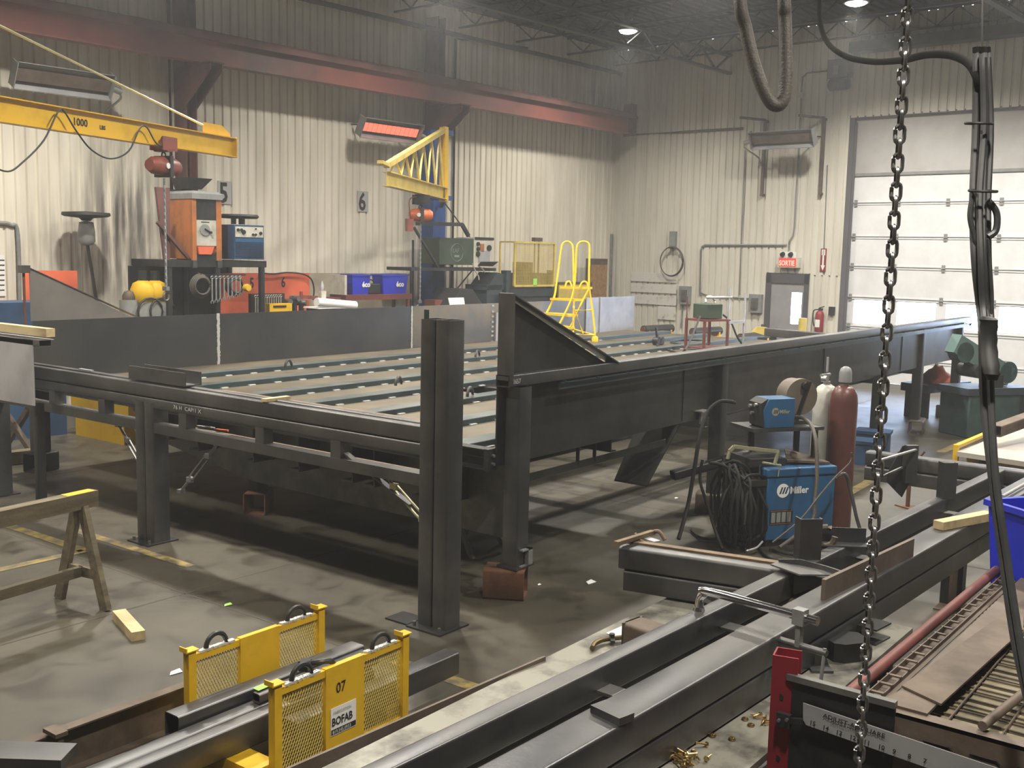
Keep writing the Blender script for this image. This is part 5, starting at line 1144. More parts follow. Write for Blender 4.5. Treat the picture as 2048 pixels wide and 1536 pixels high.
# coiled cables on its front
for k in range(22):
    rr = random.Random(k); c = F @ Vector((-0.13-0.03*(k % 6), 0.02 + 0.05*(k % 8), 0.45+rr.uniform(-.07,.05)))
    w, h = 0.20 + rr.uniform(-.09,.08), 0.32 + rr.uniform(-.12,.10)
    pts = []
    u = Vector((math.cos(RZ+1.2), math.sin(RZ+1.2), 0)) if k % 2 else Vector((math.cos(RZ+0.2+0.1*k), math.sin(RZ+0.2+0.1*k), 0))
    for j in range(18):
        a = 2*PI*j/18; pts.append(c + u*(w*math.cos(a)) + Vector((0, 0, h*math.sin(a) - 0.12)) + Vector((rr.uniform(-.012,.012), rr.uniform(-.012,.012), 0)))
    for q in pts: q.z = max(q.z, 0.03 + 0.012*(k%3))
    m = MB(I4); m.tube(pts, 0.0125, 7, closed=True); one(m, 'coiled_cable', M['cable_dk'], 'dark cable loop hung over the front of the big blue welder', 'cable', 'cable loops on the big blue welder')
m = MB(F); m.bb(-0.20, 0.0, 0.0, 0.25, 0.55, 0.60); m.cyl((-0.05, 0.05, 0.6), (-0.02, 0.1, 0.75), 0.012); m.build('cable_hook', M['black'], t)
for k, (pts, lb) in enumerate((
    ([(1540, 1098, .02), (1590, 1110, .02), (1640, 1098, .02), (1660, 1075, .05)], 'cable sweeping over the floor before the big blue welder'),
    ([(1500, 1060, .02), (1530, 1110, .02), (1570, 1122, .02), (1610, 1112, .02)], 'lowest cable loop lying on the floor by the big welder'),
    ([(1382, 1060, .02), (1400, 1075, .02), (1430, 1078, .02), (1470, 1070, .02)], 'cable lying around the open square tube block'))):
    m = MB(I4); m.tube(smooth_path([Z(*q) for q in pts], 6), 0.013, 7); one(m, 'floor_cable', M['cable_dk'], lb, 'cable')
m = MB(I4); m.tube(smooth_path([Z(1492, 1102, .05), Z(1512, 1096, .06), Z(1525, 1083, .10)], 5), 0.009, 7); one(m, 'bent_rod', M['silver'], 'small bright bent rod on the floor cables', 'rod')
# items on its lid
a = F @ Vector((0.10, 0.16, Hm+0.0)); 
m = MB(F); m.poly([(0.25, 0.1, Hm+0.03), (0.66, 0.05, Hm+0.002), (0.68, 0.35, Hm+0.002), (0.45, 0.45, Hm+0.06)], (0, 0, 0.02)); m.build('top_tray', M['steel_brown'], t) if False else one(m, 'scrap_plate', M['steel_brown'], 'warped dark plate lying on the big blue welder', 'plate')
m = MB(F); m.bb(-0.12, 0.22, 0.08, 0.42, Hm, Hm+0.07); one(m, 'leather_apron', M['black'], 'black leather heap on the front of the big blue welder', 'apron')
t2 = thing('c_clamp', 'pale zinc C-clamp lying on top of the big blue welder', 'clamp', F=F, loc=(0.0, 0.0, Hm+0.06))
def GP(px, py): d_ = ray(px, py); n_ = Vector((math.cos(RZ+PI/2), math.sin(RZ+PI/2), 0)); q0 = F @ Vector((0, -0.03, 0)); return CP + d_*((q0-CP).dot(n_)/d_.dot(n_))
q = [GP(*c) for c in ((1455, 918), (1459, 902), (1468, 893), (1500, 897), (1557, 903))]
m = MB(I4)
for i in range(4): m.bar(q[i], q[i+1], 0.02, 0.028)
q2 = [GP(*c) for c in ((1557, 901), (1549, 930))]; m.bar(q2[0], q2[1], 0.02, 0.035)
m.build('bow', M['gold'], t2)
m = MB(I4); m.cyl(GP(1525, 925), GP(1562, 931), 0.009, n=8); m.cyl(GP(1560, 928), GP(1556, 953), 0.006, n=8); m.build('screw', M['gold'], t2)
# feeder stand
fs = DP(1545, 850, 9.6)
t = thing('feeder_stand', 'dark steel shelf stand behind the big blue welder', 'stand', loc=(fs.x, fs.y, 0), rz=RZ)
Fs = WM[t.name]; zs = fs.z
m = MB(Fs); m.bb(-0.30, 0.42, -0.18, 0.22, zs-0.03, zs); m.build('shelf', M['steel'], t)
for (x, y) in ((-0.1, 0.18), (0.38, 0.18), (0.38, -0.1)): m = MB(Fs); m.hss((x, y, 0), (x, y, zs-0.03), 0.05, 0.05); m.build('leg', M['steel_dk'], t)
m = MB(Fs); m.hss((-0.1, 0.15, zs-0.28), (-0.9, 0.15, zs-0.45), 0.10, 0.08); m.build('side_arm', M['steel_dk'], t)
t = thing('wire_feeder', 'small blue wire feeder box with the maker badge on its side', 'welder', F=Fs, loc=(-0.12, -0.08, zs))
Fw = WM[t.name]
m = MB(Fw); m.poly([(-0.06, -0.08, 0.0), (0.24, -0.08, 0.0), (0.24, -0.08, 0.26), (-0.03, -0.08, 0.26), (-0.08, -0.08, 0.16)], (0, 0.22, 0)); m.build('case', M['blue'], t, bevel=0.006)
m = MB(Fw); m.poly([(-0.09, -0.07, 0.02), (-0.06, -0.07, 0.0), (-0.08, -0.07, 0.16), (-0.035, -0.07, 0.26), (-0.10, -0.07, 0.22)], (0, 0.20, 0)); m.build('front_panel', M['black'], t)
m = MB(Fw)
for (z, y) in ((0.2, 0.0), (0.12, 0.06), (0.18, 0.09)): m.cyl((-0.09, y, z), (-0.125, y, z), 0.016, n=10)
m.build('knobs', M['galv'], t)
m = MB(Fw); logo(m, Fw, 0.04, 0.145, 0.036, -0.0805, 'Miller', 0.048); m.build('badge', [M['gold'], M['blue_dk']], t)
# spool
sp = DP(1596, 792, 9.75)
t = thing('wire_spool', 'round brown wire spool with a dark holder arm behind the feeder', 'spool', loc=(sp.x, sp.y, zs), rz=RZ)
Fp = WM[t.name]; rz_ = sp.z - zs
m = MB(Fp); m.cyl((0, -0.06, rz_), (0, 0.0, rz_), 0.165, n=28); m.cyl((0, 0.0, rz_), (0.0, 0.12, rz_), 0.155, n=28); m.build('spool', mat('spool_brown', (0.12, 0.095, 0.075), 0.6, 0.0, (0.16, 0.13, 0.10), 5), t)
m = MB(Fp); m.bar((0.06, -0.07, rz_+0.14), (-0.06, -0.07, rz_-0.22), 0.02, 0.06, up=(0, 1, 0)); m.cyl((0.02, -0.10, rz_+0.10), (0.02, -0.06, rz_+0.10), 0.035, n=14); m.bb(-0.09, 0.06, -0.1, 0.1, 0, 0.03); m.build('holder_arm', M['steel_dk'], t)
m = MB(I4); q = [DP(1470, 805, 9.4), DP(1440, 803, 9.35), DP(1415, 825, 9.3), DP(1400, 870, 9.2), DP(1390, 930, 9.15), DP(1378, 1000, 9.1), DP(1368, 1040, 9.0), DP(1357, 1078, 8.9)]
m.tube(smooth_path(q, 6), 0.017, 8); one(m, 'torch_cable', M['cable_dk'], 'thick grey torch cable arching left from the wire feeder', 'cable')
m = MB(I4); q = [DP(1580, 833, 9.6), DP(1605, 836, 9.5), DP(1622, 850, 9.3), DP(1632, 885, 9.1), DP(1634, 950, 9.0), DP(1630, 1000, 8.95), DP(1622, 1045, 8.9), DP(1560, 1095, 8.85)]
m.tube(smooth_path(q, 6), 0.017, 8); one(m, 'torch_cable', M['hose'], 'thick brown cable running down in front of the big blue welder', 'cable')
m = MB(I4); q = [DP(1703, 905, 9.2), DP(1700, 925, 9.2), DP(1670, 955, 9.1), DP(1640, 990, 8.95), DP(1600, 1040, 8.85), DP(1545, 1085, 8.8)]
m.tube(smooth_path(q, 6), 0.009, 6); one(m, 'gas_hose', M['hose'], 'thin hose slanting across the side of the big blue welder', 'hose')
m = MB(I4); q = [DP(1672, 955, 9.5), DP(1690, 948, 9.5), DP(1700, 975, 9.5), DP(1712, 1030, 9.45), DP(1721, 1062, 9.4)]
m.tube(smooth_path(q, 6), 0.016, 8); one(m, 'gas_hose', M['cable'], 'dark cable hanging from the red-brown gas cylinder to the floor', 'hose')
m = MB(I4); q = [DP(1418, 925, 9.3), DP(1445, 930, 9.3), DP(1470, 945, 9.2), DP(1490, 960, 9.1)]
m.tube(smooth_path(q, 6), 0.014, 8); m.tube(smooth_path([DP(1405, 920, 9.3), DP(1400, 960, 9.3), DP(1415, 1010, 9.2), DP(1430, 1060, 9.0), DP(1445, 1098, 8.9)], 6), 0.014, 8); one(m, 'loose_cable', M['cable_dk'], 'pair of cables crossing from the deck leg to the big blue welder', 'cable')
# gas cylinders
def cylinder(px, dep, r, zt, cap, mt, lb):
    p = DP(px, 1000, dep); t = thing('gas_cylinder', lb, 'gas cylinder', loc=(p.x, p.y, 0)); F = WM[t.name]
    m = MB(F); m.lathe([(0, 0), (r*0.97, 0.0), (r, 0.02), (r, zt-0.16), (r*0.93, zt-0.08), (r*0.7, zt-0.025), (r*0.38, zt), (0.03, zt)], n=28); m.build('bottle', M[mt], t)
    m = MB(F); m.cyl((0, 0, zt), (0, 0, zt+0.03), 0.035, n=12); m.build('neck', M['galv'], t)
    if cap:
        m = MB(F); m.lathe([(0.045, zt+0.02), (0.058, zt+0.03), (0.056, zt+0.12), (0.045, zt+0.155), (0.02, zt+0.172), (0, zt+0.175)], n=18); m.build('cap', M['grey'], t)
    else:
        m = MB(F); m.cyl((0, 0, zt+0.02), (0, 0, zt+0.10), 0.02, n=10); m.cyl((-0.10, 0.02, zt+0.09), (0.06, 0, zt+0.09), 0.016, n=8); m.cyl((-0.08, 0.02, zt+0.06), (-0.08, -0.03, zt+0.06), 0.03, n=12); m.build('regulator', M['galv'], t)
        m = MB(F); m.lathe([(0.012, 0), (0.012, 0.14)], (-0.01, 0.0, zt+0.12), n=8); m.build('flow_tube', M['silver'], t)
    return t
cylinder(1676, 9.95, 0.125, 1.36, True, 'burgundy', 'red-brown gas cylinder with a grey cap')
cylinder(1640, 10.25, 0.118, 1.33, False, 'cylwhite', 'whitish gas cylinder with a regulator half behind the red-brown one')
# ------------------------------------------------------------------ far right: saw, bench, rag
p = Z(1965, 868, 0)
t = thing('green_band_saw', 'green metal-cutting machine behind the hanging cables near the overhead door', 'machine', loc=(p.x, p.y, 0), rz=-0.6)
F = WM[t.name]
m = MB(F); m.bb(-0.55, 0.45, -0.3, 0.3, 0.0, 0.62); m.build('base_cabinet', M['green_saw'], t, bevel=0.02)
m = MB(F); m.bb(-0.6, 0.6, -0.32, 0.32, 0.62, 0.72); m.build('bed', M['machgrey'], t)
m = MB(F); m.prof([(-0.1, -0.14), (0.1, -0.14), (0.1, 0.14), (-0.1, 0.14)], (-0.65, 0, 1.35), (0.35, 0, 0.85)); m.build('saw_arm', mat('pale_green_arm', (0.12, 0.20, 0.19), 0.5), t)
m = MB(F); m.cyl((-0.5, -0.10, 1.22), (-0.5, 0.10, 1.22), 0.15, n=20); m.cyl((0.30, -0.10, 0.92), (0.30, 0.10, 0.92), 0.16, n=20); m.build('wheel_guard', M['green_saw'], t)
m = MB(F); m.cyl((-0.3, -0.2, 0.95), (-0.3, 0.2, 0.95), 0.1, n=14); m.box((-0.1, -0.2, 0.8), (0.3, 0.15, 0.2)); m.build('vise', M['steel_dk'], t)
m = MB(F); m.bar((0.5, 0, 0.1), (0.75, 0, 0.66), 0.05, 0.03); m.poly([(0.35, -0.3, 0.2), (0.55, -0.3, 0.2), (0.75, -0.3, 0.68), (0.35, -0.3, 0.6)], (0, 0.5, 0)); m.build('chip_guard', M['tarp'], t)
p = Z(1868, 830, 0)
t = thing('low_side_bench', 'dark bench beneath the deck edge with an orange rag on it', 'bench', loc=(p.x, p.y, 0), rz=-0.3)
F = WM[t.name]; m = MB(F); m.bb(-0.6, 0.6, -0.25, 0.25, 0.42, 0.55); m.build('top', M['blue_dk'], t)
for sx in (-0.5, 0.5): m = MB(F); m.bb(sx-0.04, sx+0.04, -0.2, 0.2, 0, 0.42); m.build('leg', M['steel_dk'], t)
m = MB(F); vs = []; nx, ny = 9, 6
rr = random.Random(9)
top = [[(-0.35 + 0.7*i/(nx-1) + rr.uniform(-.01,.01), -0.18 + 0.36*j/(ny-1), 0.58 + 0.24*math.sin(PI*i/(nx-1))*math.sin(PI*(j+0.5)/ny) + rr.uniform(-.02,.03)) for i in range(nx)] for j in range(ny)]
vs = [p_ for row in top for p_ in row] + [(x, y, 0.555) for row in top for (x, y, z) in row]
fc = []
for j in range(ny-1):
    for i in range(nx-1):
        a_ = j*nx+i; fc.append((a_, a_+1, a_+nx+1, a_+nx)); b_ = a_+nx*ny; fc.append((b_+nx, b_+nx+1, b_+1, b_))
o_ = nx*ny
for i in range(nx-1): fc.append((i+1, i, o_+i, o_+i+1)); k_ = (ny-1)*nx+i; fc.append((k_, k_+1, o_+k_+1, o_+k_))
for j in range(ny-1): fc.append((j*nx, (j+1)*nx, o_+(j+1)*nx, o_+j*nx)); k_ = j*nx+nx-1; fc.append(((j+1)*nx+nx-1, k_, o_+k_, o_+(j+1)*nx+nx-1))
m._add(vs, fc, True); one(m, 'crumpled_rag', M['rag'], 'crumpled orange rag on the low bench under the deck edge', 'rag')
# yellow ended work table at the right edge
p = Z(1912, 872, 0.62); q1 = Z(1912, 893, 0.55)
A_, B_ = Z(1916, 905, 0.58), Z(1998, 872, 0.62)
t = thing('yellow_corner_table', 'low work table with a worn board top and yellow corner frame', 'table', loc=(A_.x, A_.y, 0))
m = MB(I4); P_ = [Z(1914, 903, 0.58), Z(1995, 872, 0.58), Z(2080, 845, 0.58), Z(2160, 935, 0.58), Z(2060, 925, 0.58)]; m.poly(P_, (0, 0, -0.05)); m.build('board_top', M['benchtop'], t)
m = MB(I4); c1, c2 = Z(1913, 893, 0.62), Z(1985, 862, 0.62); m.bar(c1, c2, 0.05, 0.035); m.bar((c1.x, c1.y, 0.64), (c1.x, c1.y, 0.0), 0.05, 0.05); m.bar((c2.x, c2.y, 0.65), (c2.x, c2.y, 0.0), 0.05, 0.05); m.build('yellow_frame', M['yellow'], t)
c3 = Z(2070, 925, 0.5); m = MB(I4); m.bar((c1.x+0.05, c1.y-0.1, 0.47), (c3.x, c3.y, 0.47), 0.06, 0.1); m.build('yellow_rail', M['yellow_lt'], t)
m = MB(I4); m.bar((c3.x, c3.y, 0.5), (c3.x, c3.y, 0.0), 0.08, 0.08); m.bar(Z(1975, 925, 0.50), Z(1975, 925, 0.38), 0.16, 0.12); m.build('dark_leg', M['steel_dk'], t)
a, b = Z(1990, 862, 0.75), Z(2100, 822, 0.85); m = MB(I4); m.hss(a, b, 0.14, 0.12); o = m.build('side_tube', M['steel_brown'], t)
# blue crates behind the cylinders
for (px, py, lb) in ((1712, 925, 'blue crate low behind the red-brown gas cylinder'), (1745, 905, 'blue crate beneath the deck right of the gas cylinders')):
    p = Z(px, py, 0); F = Matrix.Translation((p.x, p.y, 0)) @ Matrix.Rotation(0.2, 4, 'Z'); m = MB(F); m.bb(-0.16, 0.16, -0.2, 0.2, 0, 0.28); m.bb(-0.18, 0.18, -0.22, 0.22, 0.26, 0.30); one(m, 'blue_crate', M['blue_dk'], lb, 'crate')
# bar clamp on the far cross beam
a, b = Z(1800, 925, 1.0), Z(1900-68, 900, 1.02)
m = MB(I4); t2 = thing('bar_clamp', 'slim silver bar clamp crossing the far cross beam', 'clamp', loc=Z(1790, 925, 0.95))
m.bar(Z(1757, 921, 0.98), Z(1832, 899, 0.98), 0.02, 0.012); m.build('bar', M['silver'], t2)
m = MB(I4); m.bar(Z(1810, 905, 0.98), Z(1806, 940, 0.80), 0.02, 0.02); m.bar(Z(1760, 955, 0.8), Z(1804, 935, 0.85), 0.015, 0.015); m.build('jaw_and_screw', M['steel_lt'], t2)
a, b = Z(2010, 990, 0.93), Z(2070, 955, 0.93); m = MB(I4); m.cyl(Z(2005, 993, 0.93), Z(2060, 962, 0.93), 0.012, n=8); one(m, 'round_rod', M['silver'], 'thin silver rod on the far end of the frame at the picture edge', 'rod')
m = MB(I4); m.poly([Z(1950, 1030, 0.905), Z(1985, 1015, 0.905), Z(2020, 1022, 0.905), Z(1998, 1040, 0.905)], (0, 0, 0.01)); one(m, 'thin_plate', M['steel_lt'], 'thin bent plate behind the pine stick on the near beam', 'plate')
# ------------------------------------------------------------------ things along the long wall (local frame FL: x along, -y into the room)
def lwb(mb, px0, py0, px1, py1, off, depth):
    """box whose room-side face covers the pixel rectangle on the plane off metres from the wall"""
    a, b = LW(px0, py0, off), LW(px1, py1, off)
    mb.bb(min(a.x, b.x), max(a.x, b.x), -off, -off+depth, min(a.z, b.z), max(a.z, b.z)); return mb
# number signs
for (px, py, s, lb) in ((449, 385, '5', 'grey wall sign numbered five above the blue welding machine'), (725.5, 403, '6', 'grey wall sign numbered six near the glowing heater')):
    c = LW(px, py, 0.04); t = thing('station_sign', lb, 'sign', F=FL, loc=(c.x, -0.04, c.z-0.19)); F = WM[t.name]
    m = MB(F); m.bb(-0.13, 0.13, -0.008, 0.008, 0, 0.38); m.build('board', mat('sign_grey', (0.42, 0.42, 0.42), 0.6) if s == '5' else bpy.data.materials['sign_grey'], t)
    m = MB(F); text(m, s, 0.46, (-0.115, -0.009, 0.03), (1, 0, 0), (0, 0, 1), squash=0.8, bold=0.012, depth=0.001); m.build('numeral', M['ink'], t)
# radiant heaters
def heater(pa, pb, off, hot, lb, W_=None, toF='L'):
    G = LW if toF == 'L' else BW; Ff = FL if toF == 'L' else FB
    a, b = G(*pa, off), G(*pb, off); c = (a+b)/2; L_ = abs(b.x-a.x)
    t = thing('radiant_heater', lb, 'heater', F=Ff, loc=(c.x, -off, c.z)); F = WM[t.name]
    h = 0.17
    tilt = math.radians(62)
    T = Matrix.Rotation(-tilt, 4, 'X')
    m = MB(F @ T)
    # trough reflector opening towards the floor and room
    m.prof([(-0.13, 0.10), (0.13, 0.10), (0.20, -0.06), (0.188, -0.06), (0.122, 0.09), (-0.122, 0.09), (-0.188, -0.06), (-0.20, -0.06)], (-L_/2, -0.02, 0), (L_/2, -0.02, 0)); m.build('reflector', M['silver'] , t)
    m = MB(F @ T); m.bb(-L_/2-0.01, -L_/2+0.005, -0.2, 0.16, -0.07, 0.11); m.bb(L_/2-0.005, L_/2+0.01, -0.2, 0.16, -0.07, 0.11); m.build('end_plates', M['grey'], t)
    m = MB(F @ T)
    if hot:
        n_ = 12
        for k in range(n_): x0 = -L_/2+0.04+(L_-0.08)*k/n_; m.bb(x0+0.009, x0+(L_-0.08)/n_-0.009, -0.10, 0.06, -0.005, 0.01)
        m.build('burner_tiles', M['glow'], t)
        m = MB(F @ T); m.bb(-L_/2+0.02, L_/2-0.02, -0.12, 0.08, 0.008, 0.03); m.build('tile_back', M['steel_dk'], t)
    else:
        m.bb(-L_/2+0.02, L_/2-0.02, -0.11, 0.07, -0.01, 0.02); m.build('burner_tiles', M['brownpl'], t)
    m = MB(F)
    for x in (-L_*0.35, L_*0.35): m.bar((x, 0, 0.06), (x, off-0.03, 0.10), 0.03, 0.02)
    m.build('brackets', M['steel_dk'], t)
    m = MB(F); sx = 1 if toF == 'L' else -1
    m.cyl((sx*(L_/2+0.02), 0.0, 0.0), (sx*(L_/2+0.16), 0.02, -0.03), 0.05, n=10); m.tube(smooth_path([(sx*(L_/2+0.10), 0, -0.02), (sx*(L_/2+0.2), 0.1, -0.12), (sx*(L_/2+0.14), off-0.12, -0.3), (sx*(L_/2+0.18), off-0.06, -0.5)], 5), 0.018, 6); m.build('gas_valve', M['galv'], t)
    return t
heater((28, 150), (222, 176), 0.55, False, 'unlit radiant heater below the runway beam above the yellow crane arm')
heater((722, 256), (838, 268), 0.55, True, 'glowing orange radiant heater beside the blue column')
hb = heater((1502, 282), (1628, 276), 0.75, False, 'bright-edged radiant heater on the end wall over the exit sign', toF='B')
# conduits on the long wall
def pipe(F, pts, r, lb, mt='grey', name='conduit', sm=False):
    m = MB(F); m.tube(smooth_path(pts, 5) if sm else pts, r, 8); return one(m, name, M[mt], lb, 'pipe')
pipe(FL, [(-12.03, -0.06, 2.4), (-12.03, -0.06, 7.2)], 0.035, 'dark downpipe beside the sooty red column', 'steel_dk')
pipe(FL, [(-5.60, -0.06, 1.0), (-5.60, -0.06, 6.75), (-3.4, -0.06, 6.9)], 0.028, 'dark pipe rising to the right of the blue column', 'steel_dk')
p = LW(30, 447, 0.05); q = LW(38, 600, 0.05); z0 = p.z
pipe(FL, [LW(-60, 448, 0.05), LW(0, 446, 0.05), LW(22, 450, 0.05), LW(36, 470, 0.05), LW(40, 640, 0.05)], 0.03, 'grey conduit bending down at the picture edge', 'grey', sm=True)
pipe(FL, [(-1.0+0.85, -0.12, 0.2), (-0.12, -0.08, 3.0)], 0.04, 'loose grey pole leaning in the room corner', 'galv', 'pole')
# mushroom extractor / lamp post by the bench
p = LW(172, 425, 0.6); t = thing('exhaust_arm_post', 'round dark dish on a slanting post against the ribbed wall', 'post', F=FL, loc=(p.x, -0.6, 0)); F = WM[t.name]
m = MB(F); m.lathe([(0.0, p.z+0.02), (0.33, p.z+0.0), (0.34, p.z-0.04), (0.3, p.z-0.06), (0.1, p.z-0.08), (0.06, p.z-0.12), (0, p.z-0.12)], n=24); m.build('dish', M['black'], t)
m = MB(F); m.lathe([(0, p.z-0.12), (0.10, p.z-0.14), (0.12, p.z-0.28), (0.12, p.z-0.42), (0.08, p.z-0.47), (0, p.z-0.48)], n=16); m.build('motor', M['grey'], t)
m = MB(F); m.cyl((0, 0, p.z-0.4), (0.32, 0, 0.3), 0.025, n=8); m.bb(0.2, 0.45, -0.15, 0.15, 0, 0.3); m.build('post', M['steel_dk'], t)
# notice at the far edge
m = MB(FL); lwb(m, -30, 510, 12, 592, 0.05, 0.01); one(m, 'paper_notice', M['paper'], 'white printed notice taped to the wall at the picture edge', 'notice')
m = MB(FL)
for k in range(7): a = LW(-4, 520 + 10*k, 0.052); b = LW(9, 520 + 10*k, 0.052); m.bb(a.x, b.x, -0.053, -0.0525, a.z-0.01, a.z+0.006)
one(m, 'notice_lines', M['ink'], 'lines of print on the white notice at the picture edge', 'notice')
# orange back boards
def board(px0, py0, px1, py1, lb, txt=None, off=0.7):
    a, b = LW(px0, py0, off), LW(px1, py1, off)
    t = thing('tool_board', lb, 'board', F=FL, loc=((a.x+b.x)/2, -off, 0)); m = MB(FL); z1, z0 = a.z, b.z
    m.bb(min(a.x, b.x), max(a.x, b.x), -off, -off+0.02, z0, z1); m.build('panel', M['orange2'], t)
    m = MB(FL); 
    for x in (a.x+0.05, b.x-0.05): m.bb(x-0.02, x+0.02, -off+0.02, -off+0.05, 0, z1)
    m.build('posts', M['steel_dk'], t)
    if txt:
        m = MB(FL)
        for s, px, py in txt: c = LW(px, py, off); text(m, s, 0.24, (c.x, -off-0.001, c.z), (1, 0, 0), (0, 0, 1), squash=0.75, bold=0.006)
        m.build('numerals', M['ink'], t)
board(45, 541, 157, 640, 'plain orange board rising behind the left gusset of the deck', off=0.9)
board(430, 546, 619, 645, 'orange tool board with black numerals beneath the blue welder', (('6', 562, 574), ('5', 499, 576)), off=0.75)
# ---- bench stand with the two old welding machines
OFF = 1.6
t = thing('welder_bench', 'tall black steel rack carrying the orange and blue welding machines', 'rack', F=FL, loc=(-12.2, -1.2, 0))
m = MB(FL); a, b = LW(333, 520, OFF), LW(533, 535, OFF); SZ = a.z
m.bb(a.x, b.x, -OFF, -0.6, SZ-0.10, SZ); m.build('top_shelf', M['steel_dk'], t)
for x in (a.x+0.06, (a.x+b.x)/2, b.x-0.06):
    for y in (-OFF+0.05, -0.65): m = MB(FL); m.hss((x, y, 0), (x, y, SZ-0.1), 0.08, 0.08); m.build('leg', M['steel_dk'], t)
m = MB(FL); m.bb(a.x, b.x, -OFF, -0.6, 1.0, 1.05); m.build('work_shelf', M['steel_dk'], t)
m = MB(FL); m.bb(a.x-0.25, a.x+0.45, -1.0, -0.95, 1.05, SZ-0.1); m.bb(a.x, b.x, -0.66, -0.62, 1.0, SZ); m.build('back_panel', M['steel_dk'], t)
def machine(name, lb, pa, pb, off, dep, mt, zb):
    a, b = LW(pa[0], pa[1], off), LW(pb[0], pb[1], off)
    t = thing(name, lb, 'welder', F=FL, loc=(a.x, -off, zb)); return t, WM[t.name], b.x-a.x, a.z-zb
t, F, w, h = machine('welding_machine', 'tall orange welding machine with a grey lid and big round dial', (383, 397), (443, 520), OFF, 0, None, SZ)
D_ = 0.75
m = MB(F); m.bb(0, w, 0.02, D_, 0.02, h); m.build('case', M['orange'], t)
m = MB(F); m.bb(0, w*0.14, -0.012, 0.03, 0, h); m.bb(w*0.82, w, -0.012, 0.03, 0, h); m.build('front_pillars', M['orange'], t)
m = MB(F); m.bb(w*0.14, w*0.82, 0.0, 0.03, 0.0, h*0.12); m.bb(w*0.14, w*0.82, -0.002, 0.02, h*0.66, h); m.build('dark_recess', M['steel_dk'], t)
m = MB(F); m.bb(w*0.14, w*0.82, -0.008, 0.02, h*0.24, h*0.66); m.build('dial_panel', mat('aged_panel', (0.50, 0.50, 0.44), 0.5, 0, (0.36, 0.35, 0.30), 6), t)
m = MB(F); m.cyl((w*0.42, -0.022, h*0.5), (w*0.42, -0.008, h*0.5), 0.085, n=22); m.build('dial', M['grey'], t)
m = MB(F); m.bar((w*0.40, -0.03, h*0.52), (w*0.60, -0.03, h*0.46), 0.015, 0.015); m.cyl((w*0.60, -0.045, h*0.46), (w*0.60, -0.02, h*0.46), 0.02, n=10); m.bb(w*.3, w*.58, -0.01, -0.008, h*0.62, h*0.635); m.build('pointer', M['ink'], t)
m = MB(F); m.poly([(w*0.2, -0.03, h*0.10), (w*0.62, -0.03, h*0.10), (w*0.72, -0.03, h*0.23), (w*0.16, -0.03, h*0.23)], (0, 0.03, 0)); m.build('red_cover', M['orange2'], t)
m = MB(F); m.loft([[(-0.01, -0.03, h), (w+0.01, -0.03, h), (w+0.01, D_, h), (-0.01, D_, h)], [(-0.01, -0.03, h+0.08), (w+0.01, -0.03, h+0.08), (w+0.01, D_, h+0.08), (-0.01, D_, h+0.08)], [(0.04, 0.02, h+0.12), (w-0.04, 0.02, h+0.12), (w-0.04, D_-0.05, h+0.12), (0.04, D_-0.05, h+0.12)]]); m.build('grey_lid', M['grey'], t)
m = MB(F); m.bb(0.0, w*0.14, -0.02, 0.0, -0.11, 0.0); m.bb(w*0.84, w, -0.02, 0.0, -0.11, 0.0); m.build('feet', M['steel'], t)
t, F, w, h = machine('welding_machine', 'blue welding machine with a white control strip beside the orange one', (468, 449), (528, 520), OFF, 0, None, SZ)
m = MB(F); m.bb(0, w, 0.0, 0.7, 0.02, h); m.build('case', M['blue_dk'], t)
m = MB(F); m.bb(0.02, w-0.02, -0.01, 0.0, h*0.66, h*0.95); m.build('control_strip', M['cream'], t)
m = MB(F)
for x, z, r_ in ((0.28, 0.80, 0.035), (0.08, 0.86, 0.022), (0.2, 0.86, 0.022), (0.62, 0.74, 0.018), (0.72, 0.74, 0.018), (0.9, 0.78, 0.025), (0.72, 0.9, 0.012)): m.cyl((0.02+x*(w-0.04), -0.03, h*z), (0.02+x*(w-0.04), -0.01, h*z), r_, n=12)
m.build('knobs', M['ink'], t)
m = MB(F); m.bb(0.02, w-0.02, -0.008, 0, h*0.52, h*0.63); m.build('blue_band', M['blue'], t)
m = MB(F)
for k in range(9): m.bb(0.03, w-0.03, -0.01, 0, h*0.12+k*h*0.043, h*0.12+k*h*0.043+h*0.02)
m.build('louvres', M['blue_dk'], t)
m = MB(F); m.tube([(x, -0.02, h*0.62) for x in (0, 0.001)], 0.001); m.bm.free()
c = LW(478, 433, 1.3); t = thing('black_dish', 'flat black round dish resting above the blue welding machine', 'dish', F=FL, loc=(c.x, -1.3, c.z-0.03)); F = WM[t.name]
m = MB(F); m.lathe([(0, 0), (0.28, 0.0), (0.31, 0.03), (0.29, 0.06), (0, 0.065)], n=24); m.build('disc', M['black'], t)
m = MB(F); m.cyl((0.05, 0, -0.09), (0.05, 0, 0), 0.05, n=12); m.cyl((-.1, 0, -0.09), (-.1, 0, 0), 0.04, n=12); m.build('stem', M['grey'], t)
